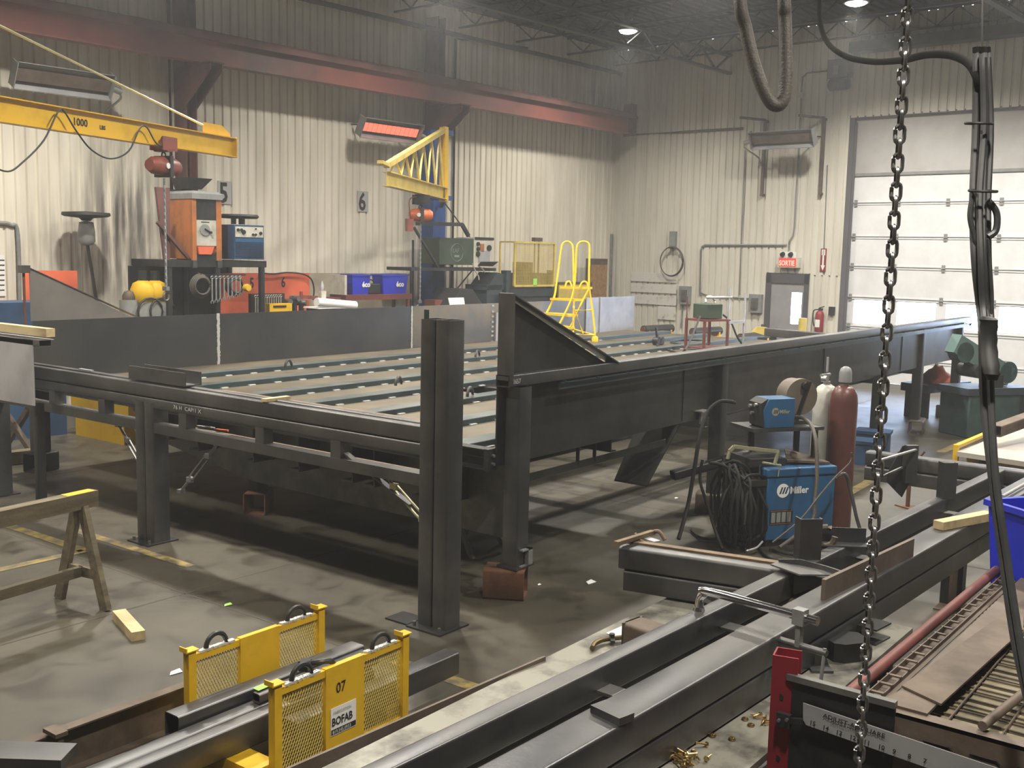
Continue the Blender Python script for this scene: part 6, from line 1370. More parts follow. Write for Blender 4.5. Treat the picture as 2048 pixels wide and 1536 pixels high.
# dark flue box and bracket above the orange machine
m = MB(FL); c = LW(385, 372, 0.9); m.loft([[(c.x-0.12, -1.0, c.z-0.05), (c.x+0.10, -1.0, c.z-0.05), (c.x+0.10, -0.6, c.z-0.05), (c.x-0.12, -0.6, c.z-0.05)], [(c.x-0.16, -1.05, c.z+0.12), (c.x+0.26, -1.05, c.z+0.12), (c.x+0.26, -0.55, c.z+0.12), (c.x-0.16, -0.55, c.z+0.12)]]); m.bb(c.x-0.1, c.x+0.1, -0.75, -0.35, c.z-0.4, c.z-0.05); one(m, 'dark_hopper', M['steel_dk'], 'dark tapered steel box above the orange welding machine', 'box')
m = MB(FL); a, b = LW(312, 374, 1.5), LW(333, 530, 1.5); m.poly([(a.x, -1.5, a.z), (a.x+0.22, -1.5, a.z), (b.x+0.06, -1.5, b.z), (b.x-0.02, -1.5, b.z)], (0, 0.05, 0)); m.bar((a.x+0.0, -1.52, a.z-0.5), (b.x+0.35, -1.52, b.z+0.1), 0.06, 0.04); one(m, 'machine_bracket', M['redox_dk'], 'sooty red bracket flanking the orange welding machine', 'bracket')
# hanging coils and spanners below the shelf
for k, (px, py, r_, mt, lb) in enumerate(((402, 572, 0.17, 'hose', 'brown coil of hose hanging under the orange machine'), (470, 572, 0.15, 'steel_dk', 'dark coil of wire hanging among the spanners'), )):
    c = LW(px, py, OFF+0.05); m = MB(FL)
    for j in range(4): m.tube(arc((c.x, -OFF-0.03-0.02*j, c.z), r_-0.015*j, 0, 345, 20, (1, 0, 0), (0, 0, 1)), 0.016, 6, closed=True)
    m.cyl((c.x, -OFF-0.06, c.z+r_), (c.x, -OFF+0.03, c.z+r_+0.02), 0.01, n=6); one(m, 'hanging_coil', M[mt], lb, 'coil')
m = MB(FL); c = LW(483, 575, OFF+0.05); m.lathe([(0, 0), (0.05, 0), (0.06, 0.05), (0.05, 0.1), (0, 0.1)], (c.x+0.03, -OFF-0.1, c.z), (0, -1, 0)); one(m, 'yellow_reel', M['yellow'], 'small yellow reel hanging beside the dark wire coil', 'reel')
def spanner(F, x, y, z, L_, lb, grp, a=0.0, up=False):
    m = MB(F @ Matrix.Translation((x, y, z)) @ Matrix.Rotation(a, 4, 'Y'))
    m.bar((0, 0, -L_*0.08), (0, 0, -L_*0.92), 0.022, 0.008, up=(0, 1, 0)); m.tube(arc((0, 0, -L_*0.04), 0.02, 0, 345, 10, (1, 0, 0), (0, 0, 1)), 0.007, 6, closed=True)
    for s in (-1, 1): m.bar((s*0.006, 0, -L_*0.9), (s*0.026, 0, -L_*0.97), 0.014, 0.009, up=(0, 1, 0)); m.bar((s*0.026, 0, -L_*0.97), (s*0.018, 0, -L_*1.02), 0.012, 0.009, up=(0, 1, 0))
    return one(m, 'spanner', M['galv'], lb, 'spanner', grp)
for k in range(8):
    c0 = LW(424 + 8*k, 553, OFF+0.1); c1 = LW(424 + 8*k, 606 - 2.2*k, OFF+0.1)
    spanner(FL, c0.x, -OFF-0.1, c0.z, c0.z-c1.z, 'large silver spanner hanging below the welder rack', 'large spanners hanging below the welder rack')
m = MB(FL); a, b = LW(418, 550, OFF+0.1), LW(492, 553, OFF+0.1); m.bar((a.x, -OFF-0.085, a.z), (b.x, -OFF-0.085, a.z), 0.012, 0.02); m.bar((a.x, -OFF-0.08, a.z), (a.x, -OFF, a.z), 0.02, 0.02); m.bar((b.x, -OFF-0.08, a.z), (b.x, -OFF, a.z), 0.02, 0.02); one(m, 'spanner_rail', M['steel_dk'], 'dark rail from which the large spanners hang', 'rail')
# rack with graded spanners
t = thing('spanner_rack', 'dark rack holding a graded row of spanners in front of the orange board', 'rack', F=FL, loc=(-10.6, -1.3, 0))
a, b = LW(504, 588, 1.3), LW(566, 625, 1.3)
m = MB(FL); m.bb(a.x, b.x+0.05, -1.28, -1.2, b.z-0.1, a.z); m.build('board', M['steel_dk'], t)
m = MB(FL); m.bb(a.x+0.02, a.x+0.08, -1.28, -1.2, 0, b.z); m.bb(b.x-0.04, b.x+0.02, -1.28, -1.2, 0, b.z); m.build('posts', M['steel_dk'], t)
for k in range(12):
    c0 = LW(511 + 4.6*k, 591, 1.32); spanner(FL, c0.x, -1.32, c0.z, 0.38 - 0.022*k, 'small silver spanner in the graded row before the orange board', 'graded spanners before the orange board')
# small things on the floor-level shelf: cans, hoists, grinders
t = thing('side_shelf', 'low dark shelf running along the long wall behind the deck', 'shelf', F=FL, loc=(-12, -1.4, 0))
m = MB(FL); m.bb(-14.2, -7.0, -1.45, -0.9, 1.34, 1.38) if False else m.bb(-14.2, -13.16, -1.45, -0.95, 1.30, 1.34); m.build('top', M['steel_dk'], t)
m = MB(FL); m.bb(-11.2, -9.3, -1.45, -0.95, 1.30, 1.34); m.build('top', M['steel_dk'], t)
for x in (-14.1, -13.24, -11.1, -9.4): m = MB(FL); m.bb(x-0.04, x+0.04, -1.42, -0.98, 0, 1.30); m.build('leg', M['steel_dk'], t)
def yhoist(px, lb):
    c = LW(px, 590, 1.5); t = thing('electric_hoist', lb, 'hoist', F=FL, loc=(c.x, -1.35, 1.34)); F = WM[t.name] @ Matrix.Scale(1.3, 4)
    m = MB(F); m.lathe([(0, 0), (0.09, 0.0), (0.13, 0.05), (0.14, 0.17), (0.11, 0.24), (0.05, 0.27), (0, 0.27)], (0, 0, 0.22), n=16); m.build('yellow_body', M['yellow'], t)
    m = MB(F); m.cyl((0, -0.14, 0.13), (0, 0.08, 0.13), 0.13, n=18); m.bb(-0.1, 0.1, -0.1, 0.1, 0, 0.12); m.build('grey_motor', M['grey'], t)
    m = MB(F); m.tube(arc((0, -0.15, 0.15), 0.15, 0, 330, 16, (1, 0, 0), (0, 0, 1)), 0.012, 6, closed=True); m.cyl((0, 0, 0.47), (0, 0, 0.6), 0.05, n=10); m.build('cord', M['black'], t)
yhoist(297, 'yellow electric hoist unit nearer the grey can behind the deck'); yhoist(321, 'yellow electric hoist unit next to the blue rack panel')
for (px, lb, mt) in ((268, 'grey metal can behind the left end of the deck', 'grey'),):
    c = LW(px, 600, 1.5); t = thing('metal_can', lb, 'can', F=FL, loc=(c.x, -1.35, 1.34)); F = WM[t.name]; m = MB(F); m.cyl((0, 0, 0), (0, 0, 0.36), 0.13, n=20); m.build('can', M[mt], t); m = MB(F); m.lathe([(0, 0.36), (0.09, 0.36), (0.09, 0.42), (0.06, 0.48), (0, 0.5)], n=14); m.build('contents', M['steel_brown'], t)
c = LW(571, 622, 1.6); m = MB(FL); m.bb(c.x-0.24, c.x+0.24, -1.6, -1.45, 1.34, 1.44) if False else m.bb(c.x-0.22, c.x+0.22, -1.48, -1.36, 1.34, 1.60); one(m, 'yellow_case', M['yellow'], 'small yellow tool case on the dark shelf by the graded spanners', 'case')
m = MB(FL); m.bb(c.x-0.15, c.x+0.1, -1.49, -1.48, 1.54, 1.57); one(m, 'case_label', M['ink'], 'black label strip on the yellow tool case', 'label')
for k, (px, hh, lb) in enumerate(((582, 0.30, 'dark air grinder standing on the shelf nearest the yellow case'), (596, 0.36, 'dark grinder standing between two others on the shelf'), (610, 0.28, 'dark grinder at the end of the shelf by the paper roll'))):
    c = LW(px, 610, 1.3); t = thing('hand_grinder', lb, 'tool', F=FL, loc=(c.x, -1.2, 1.34), rz=0.3*k); F = WM[t.name]
    m = MB(F); m.cyl((0, 0, 0), (0, 0, hh), 0.045, n=12); m.build('body', M['black'], t); m = MB(F); m.cyl((0, -0.09, hh*0.9), (0, 0.07, hh*0.9), 0.05, n=12); m.bar((0, 0, hh*0.6), (0.09, 0, hh*0.9), 0.02, 0.02); m.build('head', M['steel_lt'], t)
# paper roll and red stand
t = thing('paper_roll', 'white paper roll lying over the edge behind the deck side plate', 'paper', F=FL, loc=(LW(671, 607, 1.7).x, -1.6, 1.4)); a, b = LW(633, 602, 1.7), LW(710, 610, 1.7)
m = MB(FL); m.cyl((a.x, -1.7, a.z-0.02), (b.x, -1.7, b.z-0.01), 0.075, n=18); m.bb(a.x, b.x, -1.75, -1.35, a.z-0.13, a.z-0.11); m.build('roll', M['paper'], t)
m = MB(FL); m.bb(a.x+0.1, b.x-0.1, -1.7, -1.3, 0, a.z-0.13); m.build('stand', M['steel_dk'], t)
c = LW(644, 570, 1.2); t = thing('spray_bottle', 'small blue and white bottle on a post before the bins', 'bottle', F=FL, loc=(c.x, -1.2, c.z-0.1)); F = WM[t.name]
m = MB(F); m.lathe([(0, 0), (0.035, 0), (0.035, 0.1), (0.02, 0.13), (0.02, 0.17), (0, 0.17)], n=12); m.build('bottle', M['silver'], t)
m = MB(F); m.bb(-0.05, 0.05, -0.05, 0.05, -0.14, 0.0); m.bb(-0.03, 0.03, -0.03, 0.03, -(c.z-0.1), -0.14); m.build('post', M['cream'], t)
# red shelf with the two blue bins and a black case
a, b = LW(692, 590, 1.0), LW(824, 598, 1.0)
t = thing('red_shelf', 'long red shelf carrying two blue recycling bins', 'shelf', F=FL, loc=((a.x+b.x)/2, -0.8, 0))
m = MB(FL); m.bb(a.x, b.x, -1.0, -0.55, b.z, a.z); m.build('shelf_board', M['redtube'], t)
for x in (a.x+0.02, b.x-0.1):
    for y in (-0.97, -0.58): m = MB(FL); m.bb(x, x+0.05, y-0.02, y+0.03, 0, b.z); m.build('leg', M['redtube'], t)
m = MB(FL); m.bb(a.x-0.03, a.x+0.02, -1.0, -0.55, a.z, a.z+0.35); m.build('end_plate', M['cream'], t)
m = MB(FL); m.bar((a.x-0.9, -0.9, a.z-0.02), (a.x-0.05, -0.9, a.z-0.08), 0.04, 0.06); m.bar((a.x-0.9, -0.9, a.z+0.07), (a.x-0.9, -0.9, 0), 0.04, 0.04); m.build('red_rail', M['redox'], t)
zb = a.z
for (p0, p1, lb) in ((703, 745, 'blue recycling bin nearer the paper roll on the red shelf'), (762, 822, 'wider blue recycling bin next to the blue column on the red shelf')):
    a_, b_ = LW(p0, 580, 0.95), LW(p1, 580, 0.95); c = (a_.x+b_.x)/2
    tub(FL @ Matrix.Translation((c, -0.78, zb)), (b_.x-a_.x)*0.86, 0.30, 0.36, 'recycling_bin', lb, 'bin', 'éco')
c = LW(752, 582, 0.95); t = thing('black_case', 'black carrying case between the two blue bins', 'case', F=FL, loc=(c.x, -0.8, zb)); F = WM[t.name]
m = MB(F); m.bb(-0.14, 0.16, -0.1, 0.1, 0, 0.19); m.build('body', M['black'], t, bevel=0.02); m = MB(F); m.tube(arc((0.0, 0, 0.18), 0.08, 0, 180, 9, (1, 0, 0), (0, 0, 1)), 0.012, 6); m.build('handle', M['black'], t)
# low clutter behind the plate near the blue column
c = LW(905, 590, 1.2); m = MB(FL); m.poly([(c.x-0.3, -1.3, 1.25), (c.x+0.1, -1.3, 1.78), (c.x+0.45, -1.3, 1.78), (c.x+0.95, -1.3, 1.25)], (0, 0.6, 0)); m.bb(c.x-0.3, c.x+0.7, -1.3, -0.7, 0, 1.25); one(m, 'black_tarpaulin', M['tarp'], 'heap under a black tarpaulin right of the blue column', 'tarpaulin')
c = LW(918, 605, 1.5); m = MB(FL); m.poly([(c.x-0.22, -1.5, c.z-0.12), (c.x+0.18, -1.5, c.z-0.12), (c.x+0.18, -1.45, c.z+0.09), (c.x-0.24, -1.45, c.z+0.09)], (0, 0.01, 0)); m.bb(c.x-0.15, c.x+0.15, -1.46, -1.38, 0, c.z-0.1); one(m, 'white_sheet', M['paper'], 'white paper sheet standing before the black tarpaulin', 'paper')
m = MB(FL); c = LW(885, 605, 1.0); m.bb(c.x-0.2, c.x+0.2, -1.0, -0.7, 0, c.z+0.05); one(m, 'maroon_box', M['redox'], 'dull maroon box between the blue column and the tarpaulin', 'box')
# ---- green machine on its bracket
t = thing('green_power_source', 'drab green welding power source on a bracket beside the blue column', 'welder', F=FL, loc=(-6.0, -0.9, 2.2))
a, b = LW(879, 475, 1.0), LW(947, 530, 1.0)
m = MB(FL); m.bb(a.x, b.x, -1.0, -0.45, b.z, a.z); m.build('case', M['green'], t, bevel=0.01)
m = MB(FL); m.tube(arc(((a.x+b.x)/2, -1.004, (a.z+b.z)/2-0.02), 0.17, 0, 355, 24, (1, 0, 0), (0, 0, 1)), 0.006, 6, closed=True); cc = ((a.x+b.x)/2, -1.004, (a.z+b.z)/2)
text(m, 'LAF', 0.11, (cc[0]-0.12, -1.002, cc[2]-0.02), (1, 0, 0), (0, 0, 1)); m.bb(cc[0]-0.07, cc[0]+0.07, -1.004, -1.0, cc[2]-0.11, cc[2]-0.07); m.build('emblem', M['grey'], t)
a2, b2 = LW(948, 475, 1.0), LW(985, 526, 1.0)
m = MB(FL); m.bb(a2.x, b2.x, -1.0, -0.5, b2.z, a2.z); m.build('control_box', M['cream'], t)
m = MB(FL)
for (u, v, r_) in ((0.2, 0.75, 0.04), (0.2, 0.55, 0.04), (0.2, 0.35, 0.05), (0.78, 0.6, 0.06)): m.cyl((a2.x+u*(b2.x-a2.x), -1.03, b2.z+v*(a2.z-b2.z)), (a2.x+u*(b2.x-a2.x), -1.0, b2.z+v*(a2.z-b2.z)), r_, n=12)
m.bb(a2.x+0.02, b2.x+0.02, -1.01, -1.0, a2.z-0.04, a2.z+0.01); m.build('controls', M['ink'], t)
m = MB(FL); m.bb(a2.x+0.14, b2.x-0.1, -1.02, -1.0, b2.z+0.02, b2.z+0.24); m.build('grey_plate', M['silver'], t)
m = MB(FL); m.bb(a2.x+0.18, a2.x+0.28, -1.02, -1.0, a2.z-0.28, a2.z-0.12); m.build('brown_label', M['orange'], t)
t = thing('machine_bracket', 'dark welded bracket and shelf holding the green power source', 'bracket', F=FL, loc=(-6.2, -1.0, 2.1))
a, b = LW(820, 536, 1.05), LW(990, 536, 1.05)
m = MB(FL); m.bb(a.x, b.x, -1.08, -0.4, b.z-0.06, b.z+0.0); m.build('shelf', M['steel_dk'], t)
m = MB(FL); m.poly([LW(955, 532, 1.1), LW(985, 533, 1.1), LW(997, 524, 1.35), LW(962, 524, 1.35)], (0, 0, 0.01)); m.build('tray', M['steel_lt'], t)
q = [LW(833, 447, 1.1), LW(924, 449, 1.1), LW(937, 472, 1.1)]
m = MB(FL)
for i in range(2): m.bar(q[i], q[i+1], 0.05, 0.07)
m.bar(LW(828, 455, 1.1), LW(876, 534, 1.1), 0.04, 0.04); m.bar(LW(885, 400, 0.5), LW(940, 474, 1.0), 0.03, 0.02); m.bar(LW(882, 415, 0.5), LW(890, 400, 0.5), 0.1, 0.02); m.build('arms', M['steel_dk'], t)
m = MB(FL); m.bar(LW(822, 536, 0.9), LW(822, 640, 0.9), 0.03, 0.03); m.bar(LW(826, 480, 0.9), LW(826, 640, 0.9), 0.04, 0.02); m.bar(LW(945, 540, 0.8), LW(912, 580, 0.8), 0.02, 0.02); m.bar(LW(905, 540, 0.8), LW(905, 600, 0.8), 0.05, 0.03); m.build('uprights', M['steel_dk'], t)
for k, pts in enumerate(([(945, 527), (950, 540), (957, 553), (958, 560)], [(956, 532), (965, 538), (970, 545)])):
    m = MB(FL); m.tube(smooth_path([LW(*c, 1.15) for c in pts], 4), 0.012, 6); one(m, 'cable_tail', M['cream'], ('longer pale cable end dangling below the green power source', 'short pale cable end at the tray of the green power source')[k], 'cable')
# ---- mesh guard and machine
t = thing('guarded_machine', 'blue-grey shop machine behind a yellow wire mesh guard', 'machine', F=FL, loc=(-4.3, -1.1, 0))
a, b = LW(1030, 484, 1.3), LW(1107, 571, 1.3)
m = MB(FL)
for (x0, z0, x1, z1) in ((a.x, a.z, b.x, a.z), (a.x, b.z, b.x, b.z), (a.x, a.z, a.x, b.z), (b.x, a.z, b.x, b.z)): m.bar((x0, -1.3, z0), (x1, -1.3, z1), 0.04, 0.04, up=(0, 1, 0))
m.bar((a.x-0.0, -1.3, a.z), (a.x, -0.9, a.z), 0.03, 0.03); m.bar((a.x, -0.9, a.z), (a.x, -0.9, b.z), 0.03, 0.03, up=(0,1,0)); m.build('guard_frame', M['yellow_lt'], t)
m = MB(FL); k = 0
x = a.x+0.02
while x < b.x: m.bar((x, -1.3, a.z), (x, -1.3, b.z), 0.005, 0.005, up=(0, 1, 0)); x += 0.028
z = b.z+0.02
while z < a.z: m.bar((a.x, -1.3, z), (b.x, -1.3, z), 0.005, 0.005, up=(0, 1, 0)); z += 0.028
m.build('guard_mesh', M['yellow_lt'], t)
m = MB(FL); c = LW(1069, 565, 1.3); m.bb(c.x-0.06, c.x+0.06, -1.32, -1.31, c.z-0.08, c.z+0.08); m.build('yellow_tag', M['greenpaper'], t)
m = MB(FL); a3, b3 = LW(985, 545, 1.2), LW(1107, 640, 1.2); m.bb(a3.x, b3.x, -1.2, -0.5, 0, a3.z-0.45); 
m.bb(a.x-0.7, a.x-0.25, -1.2, -0.6, 0, a3.z-0.25); m.poly([(a.x-0.75, -1.2, a3.z-0.35), (a.x-0.4, -1.2, a3.z+0.0), (a.x-0.1, -1.2, a3.z-0.05), (a.x-0.1, -1.2, a3.z-0.35)], (0, 0.5, 0)); m.build('body', M['machgrey'], t)
m = MB(FL); m.bb(a.x-0.18, a.x-0.04, -1.25, -1.1, 0, LW(1020, 541, 1.25).z); m.bb(b.x+0.0, b.x+0.1, -1.25, -1.1, 0, LW(1105, 541, 1.25).z); m.bb(a.x-0.1, b.x+0.05, -1.25, -1.15, b.z-0.22, b.z-0.06); m.build('columns', M['machgrey'], t)
m = MB(FL); c = LW(1072, 520, 1.0); m.bar((c.x-0.05, -1.0, c.z-0.3), (c.x-0.05, -1.0, LW(1072, 484, 1.0).z+0.04), 0.02, 0.02, up=(0,1,0)); m.bar((c.x+0.08, -1.0, c.z-0.3), (c.x+0.08, -1.0, LW(1072, 484, 1.0).z+0.04), 0.02, 0.02, up=(0,1,0)); zz = LW(1072, 480, 1.0).z; m.bb(c.x-0.1, c.x+0.14, -1.05, -0.95, zz-0.03, zz+0.05); m.bb(c.x-0.4, c.x-0.1, -1.0, -0.7, c.z-0.3, c.z-0.05); m.bb(c.x-0.4, c.x+0.5, -1.0, -0.6, 1.2, c.z-0.28); m.build('ram', M['steel_brown'], t)
# chipboard panel and leaning things in the corner
a, b = LW(1180, 517, 0.5), LW(1211, 650, 0.5)
t = thing('tall_chipboard_panel', 'tall dark-framed chipboard panel leaning in the room corner', 'panel', F=FL, loc=((a.x+b.x)/2, -0.4, 0))
m = MB(FL); m.bb(a.x, b.x, -0.5, -0.38, 0, a.z); m.build('frame', M['steel_brown'], t)
m = MB(FL); m.bb(a.x+0.03, b.x-0.03, -0.52, -0.50, 1.25, a.z-0.14); m.build('chipboard', M['osb'], t)
m = MB(FL); a, b = LW(1112, 565, 0.8), LW(1180, 600, 0.8); m.bb(a.x, b.x, -0.85, -0.55, 0, a.z); one(m, 'dark_cabinet', M['steel_brown'], 'dark cabinet glimpsed behind the rolling ladder', 'cabinet')
m = MB(FL); a, b = LW(1118, 570, 0.9), LW(1178, 597, 0.9); m.bb(a.x, b.x, -0.90, -0.86, b.z, a.z); m.bb(a.x+0.1, a.x+0.14, -0.9, -0.86, 0, b.z); m.bb(b.x-0.14, b.x-0.1, -0.9, -0.86, 0, b.z); one(m, 'leaning_board', M['yellow_lt'], 'dull yellow board seen through the ladder steps', 'panel')
# ---- jib crane on the left
A_, B_ = Vector(DP(465, 291, 14)), Vector(DP(0, 257, 10.5))
tip = Vector((A_.x, A_.y, 3.78)); d = (B_ - A_); d.z = 0; d.normalize(); root = tip + d*9.0
t = thing('jib_crane', 'yellow jib crane arm stencilled with its load limit', 'crane', loc=tip)
m = MB(I4); m.ibeam((root.x, root.y, 3.78), (tip.x, tip.y, 3.78), 0.13, 0.25, 0.012, 0.010); m.box((tip.x, tip.y, 3.78), (0.012, 0.14, 0.26), math.atan2(d.y, d.x)); m.build('arm', M['yellow'], t)
m = MB(I4); q0, q1 = tip - d*(-0.05), tip + d*0.62; m.poly([(q0.x, q0.y, 3.905), (q1.x, q1.y, 3.905), (q1.x, q1.y, 4.04), ((q0.x*.7+q1.x*.3), (q0.y*.7+q1.y*.3), 4.04), (q0.x, q0.y, 3.95)], (0.01, 0.01, 0)); m.build('tie_plate', M['yellow'], t)
m = MB(I4); m.cyl((q1.x, q1.y, 4.0), (root.x, root.y, 5.55), 0.014, n=8); m.build('tie_rod', M['gold'], t)
m = MB(I4); m.hss((root.x, root.y, 0), (root.x, root.y, 5.7), 0.3, 0.3); m.build('mast', M['yellow'], t)
rt = -d; nn = rt.cross(Vector((0, 0, 1)))
# pick the face looking at the camera
if nn.dot(CP - tip) < 0: nn = -nn
c = DP(139, 268, 11.4)
tt = (Vector((c.x, c.y, 0)) - Vector((tip.x, tip.y, 0))).dot(d)
o = Vector((tip.x, tip.y, 3.78)) + d*tt + nn*0.007
m = MB(I4); text(m, '1000', 0.11, (o.x, o.y, 3.745), rt, (0, 0, 1), bold=0.003); o2 = o - d*0.40; text(m, 'LBS', 0.06, (o2.x, o2.y, 3.745), rt, (0, 0, 1), bold=0.002); m.build('stencil', M['ink'], t)
def on_arm(px, dz=0.0):
    """point of the arm under pixel column px"""
    n_ = Vector((-d.y, d.x, 0)); rr_ = ray(px, 290); k_ = (tip - CP).dot(n_) / rr_.dot(n_); q = CP + rr_*k_; return Vector((q.x, q.y, 3.78+dz))
pts = [on_arm(-40, -0.55), on_arm(0, -0.60), on_arm(30, -0.5), on_arm(75, -0.25), on_arm(105, 0.06), on_arm(118, 0.07), on_arm(140, -0.10), on_arm(170, -0.28), on_arm(208, -0.35), on_arm(245, -0.24), on_arm(268, 0.03), on_arm(282, 0.06), on_arm(300, -0.10), on_arm(318, -0.14)]
m = MB(I4); m.tube(smooth_path([p_ + nn*0.085 for p_ in pts], 5), 0.009, 6); one(m, 'festoon_cable', M['black'], 'black power cable draped in loops along the yellow crane arm', 'cable')
def chain_hoist(c, lb, mt, w, trol, hooky, F0=I4, rz=0.0):
    t = thing('chain_hoist', lb, 'hoist', loc=(c.x, c.y, c.z), rz=rz); F = WM[t.name]
    m = MB(F); 
    for s in (-1, 1): m.cyl((s*0.07, -0.09, 0.30), (s*0.07, -0.05, 0.30), 0.045, n=12); m.cyl((s*0.07, 0.05, 0.30), (s*0.07, 0.09, 0.30), 0.045, n=12)
    m.bb(-0.13, 0.13, -0.10, -0.085, 0.18, 0.34); m.bb(-0.13, 0.13, 0.085, 0.10, 0.18, 0.34); m.bb(-0.05, 0.05, -0.1, 0.1, 0.17, 0.2); m.build('trolley', M[mt] if trol else M['steel_dk'], t)
    m = MB(F); m.tube(arc((0, 0, 0.13), 0.035, 0, 350, 12, (1, 0, 0), (0, 0, 1)), 0.01, 6, closed=True); m.build('top_hook', M['steel_dk'], t)
    m = MB(F); m.lathe([(0, -w/2), (0.07, -w/2), (0.105, -w*0.36), (0.115, -0.03), (0.115, 0.03), (0.105, w*0.36), (0.07, w/2), (0, w/2)], (0, 0, 0), (1, 0, 0), n=10, smooth=False); m.build('body', M[mt], t)
    m = MB(F); m.bb(-0.03, 0.03, -0.12, 0.12, -0.13, 0.12); m.build('chain_guide', M['steel_dk'], t)
    m = MB(F); m.cyl((-0.06, -0.118, 0.0), (-0.06, -0.11, 0.0), 0.035, n=12); m.build('round_label', M['white'], t)
    m = MB(F); z = -0.14; k = 0
    while z > hooky - c.z + 0.1:
        link(m, (0, 0, z), 0.3 + (PI/2 if k % 2 else 0), 0.05, 0.006, 0.016) if False else m.bar((0, 0, z), (0.006, 0, z-0.042), 0.026 if k % 2 else 0.012, 0.012 if k % 2 else 0.026); z -= 0.04; k += 1
    m.build('load_chain', M['galv'], t)
    m = MB(F); zz = hooky - c.z + 0.1; m.bb(-0.03, 0.03, -0.03, 0.03, zz-0.05, zz); m.tube(arc((0, 0, zz-0.12), 0.05, 100, 380, 12, (1, 0, 0), (0, 0, 1)), 0.013, 6); m.build('load_hook', M['steel_lt'], t)
    return t
c = on_arm(327); az = math.atan2(-d.y, -d.x)
chain_hoist(Vector((c.x, c.y, 3.78-0.35)), 'red electric chain hoist hanging from the yellow jib arm', 'hoist', 0.52, True, 1.9, rz=az)
# ---- truss jib on the blue column
P0 = DP(888, 388, 19.9); P1 = DP(773, 355, 16.1); PT = DP(888, 260, 19.9)
zb_ = 3.56; P0.z = zb_; P1.z = zb_
t = thing('truss_jib', 'yellow triangular truss jib projecting from the blue column', 'crane', loc=P0)
m = MB(I4); m.ibeam(P0, P1, 0.14, 0.22, 0.014, 0.010); m.build('lower_beam', M['yellow_lt'], t)
Pn = Vector((P1.x, P1.y, zb_+0.20))
m = MB(I4); m.bar(PT, Pn, 0.09, 0.08); m.build('top_chord', M['yellow_lt'], t)
m = MB(I4); m.bar((P0.x, P0.y, zb_-0.15), PT + Vector((0, 0, 0.05)), 0.14, 0.10); m.build('mast_bar', M['yellow'], t)
m = MB(I4); N_ = 6
for k in range(N_):
    u0, u1 = k/N_*0.92 + 0.02, (k+0.55)/N_*0.92 + 0.02
    lo = P0.lerp(P1, u0) + Vector((0, 0, 0.11)); hi = PT.lerp(Pn, u1); lo2 = P0.lerp(P1, (k+1)/N_*0.92+0.02) + Vector((0, 0, 0.11))
    m.bar(lo, hi, 0.032, 0.025); m.bar(hi, lo2, 0.032, 0.025)
m.build('web_bars', M['yellow_lt'], t)
dd = (P1-P0).normalized(); m = MB(I4); m.bar(Pn - dd*0.1, Pn + dd*0.35 + Vector((0,0,0.02)), 0.09, 0.05); m.build('nose', M['yellow_lt'], t)
m = MB(I4)
for z in (zb_-0.05, PT.z): e = FL @ Vector((-6.35, -0.40, z)); m.box(((P0.x+e.x)/2, (P0.y+e.y)/2, z), (0.35, 0.35, 0.08), 0.4)
m.build('column_bracket', M['colblue'], t)
c = P0.lerp(P1, 0.45)
chain_hoist(Vector((c.x, c.y, zb_-0.46)), 'orange electric chain hoist hanging below the truss jib', 'hoist_or', 0.40, False, 1.55, rz=-0.6)
c2 = DP(821, 450, 17.6); m = MB(I4); m.poly([(c2.x-0.07, c2.y, c2.z-0.1), (c2.x+0.07, c2.y, c2.z-0.1), (c2.x+0.08, c2.y, c2.z+0.1), (c2.x-0.08, c2.y, c2.z+0.1)], (0.05, 0.10, 0)); m.tube(smooth_path([(c2.x, c2.y, c2.z+0.1), (c2.x-0.03, c2.y, c2.z+0.4), (c.x-0.1, c.y, zb_-0.15)], 5), 0.01, 6); one(m, 'hoist_pendant', M['hoist'], 'small red control box hanging on a cord under the truss jib', 'control')
# cables above the orange board
m = MB(FL); m.tube(smooth_path([LW(*c, 0.8) for c in ((520, 545), (545, 548), (575, 545), (605, 548), (622, 558), (628, 578), (626, 600))], 5), 0.014, 6); one(m, 'hanging_cable', M['black'], 'thin black cable arching over the orange tool board', 'cable')
# ------------------------------------------------------------------ things on the end wall (FB frame)
# exit sign
c = BW(1578, 524, 0.12); t = thing('exit_sign', 'lit red SORTIE exit sign above the grey door', 'sign', F=FB, loc=(c.x, -0.12, c.z-0.12)); F = WM[t.name]
m = MB(F); m.bb(-0.24, 0.24, -0.05, 0.12, 0, 0.22); m.build('housing', M['cream'], t)
m = MB(F); m.bb(-0.21, 0.19, -0.056, -0.05, 0.02, 0.20); m.build('face', M['exitbg'], t)
m = MB(F); text(m, 'SORTIE', 0.155, (-0.20, -0.058, 0.045), (1, 0, 0), (0, 0, 1), squash=0.72, bold=0.003); m.build('letters', M['exit'], t)
m = MB(F); m.bb(-0.20, 0.15, -0.04, 0.02, 0.22, 0.34); m.build('emergency_light_box', M['white'], t)
m = MB(F); m.cyl((-0.13, -0.09, 0.27), (-0.13, -0.03, 0.29), 0.05, n=12); m.cyl((0.06, -0.09, 0.27), (0.06, -0.03, 0.29), 0.05, n=12); m.build('lamp_heads', M['ink'], t)
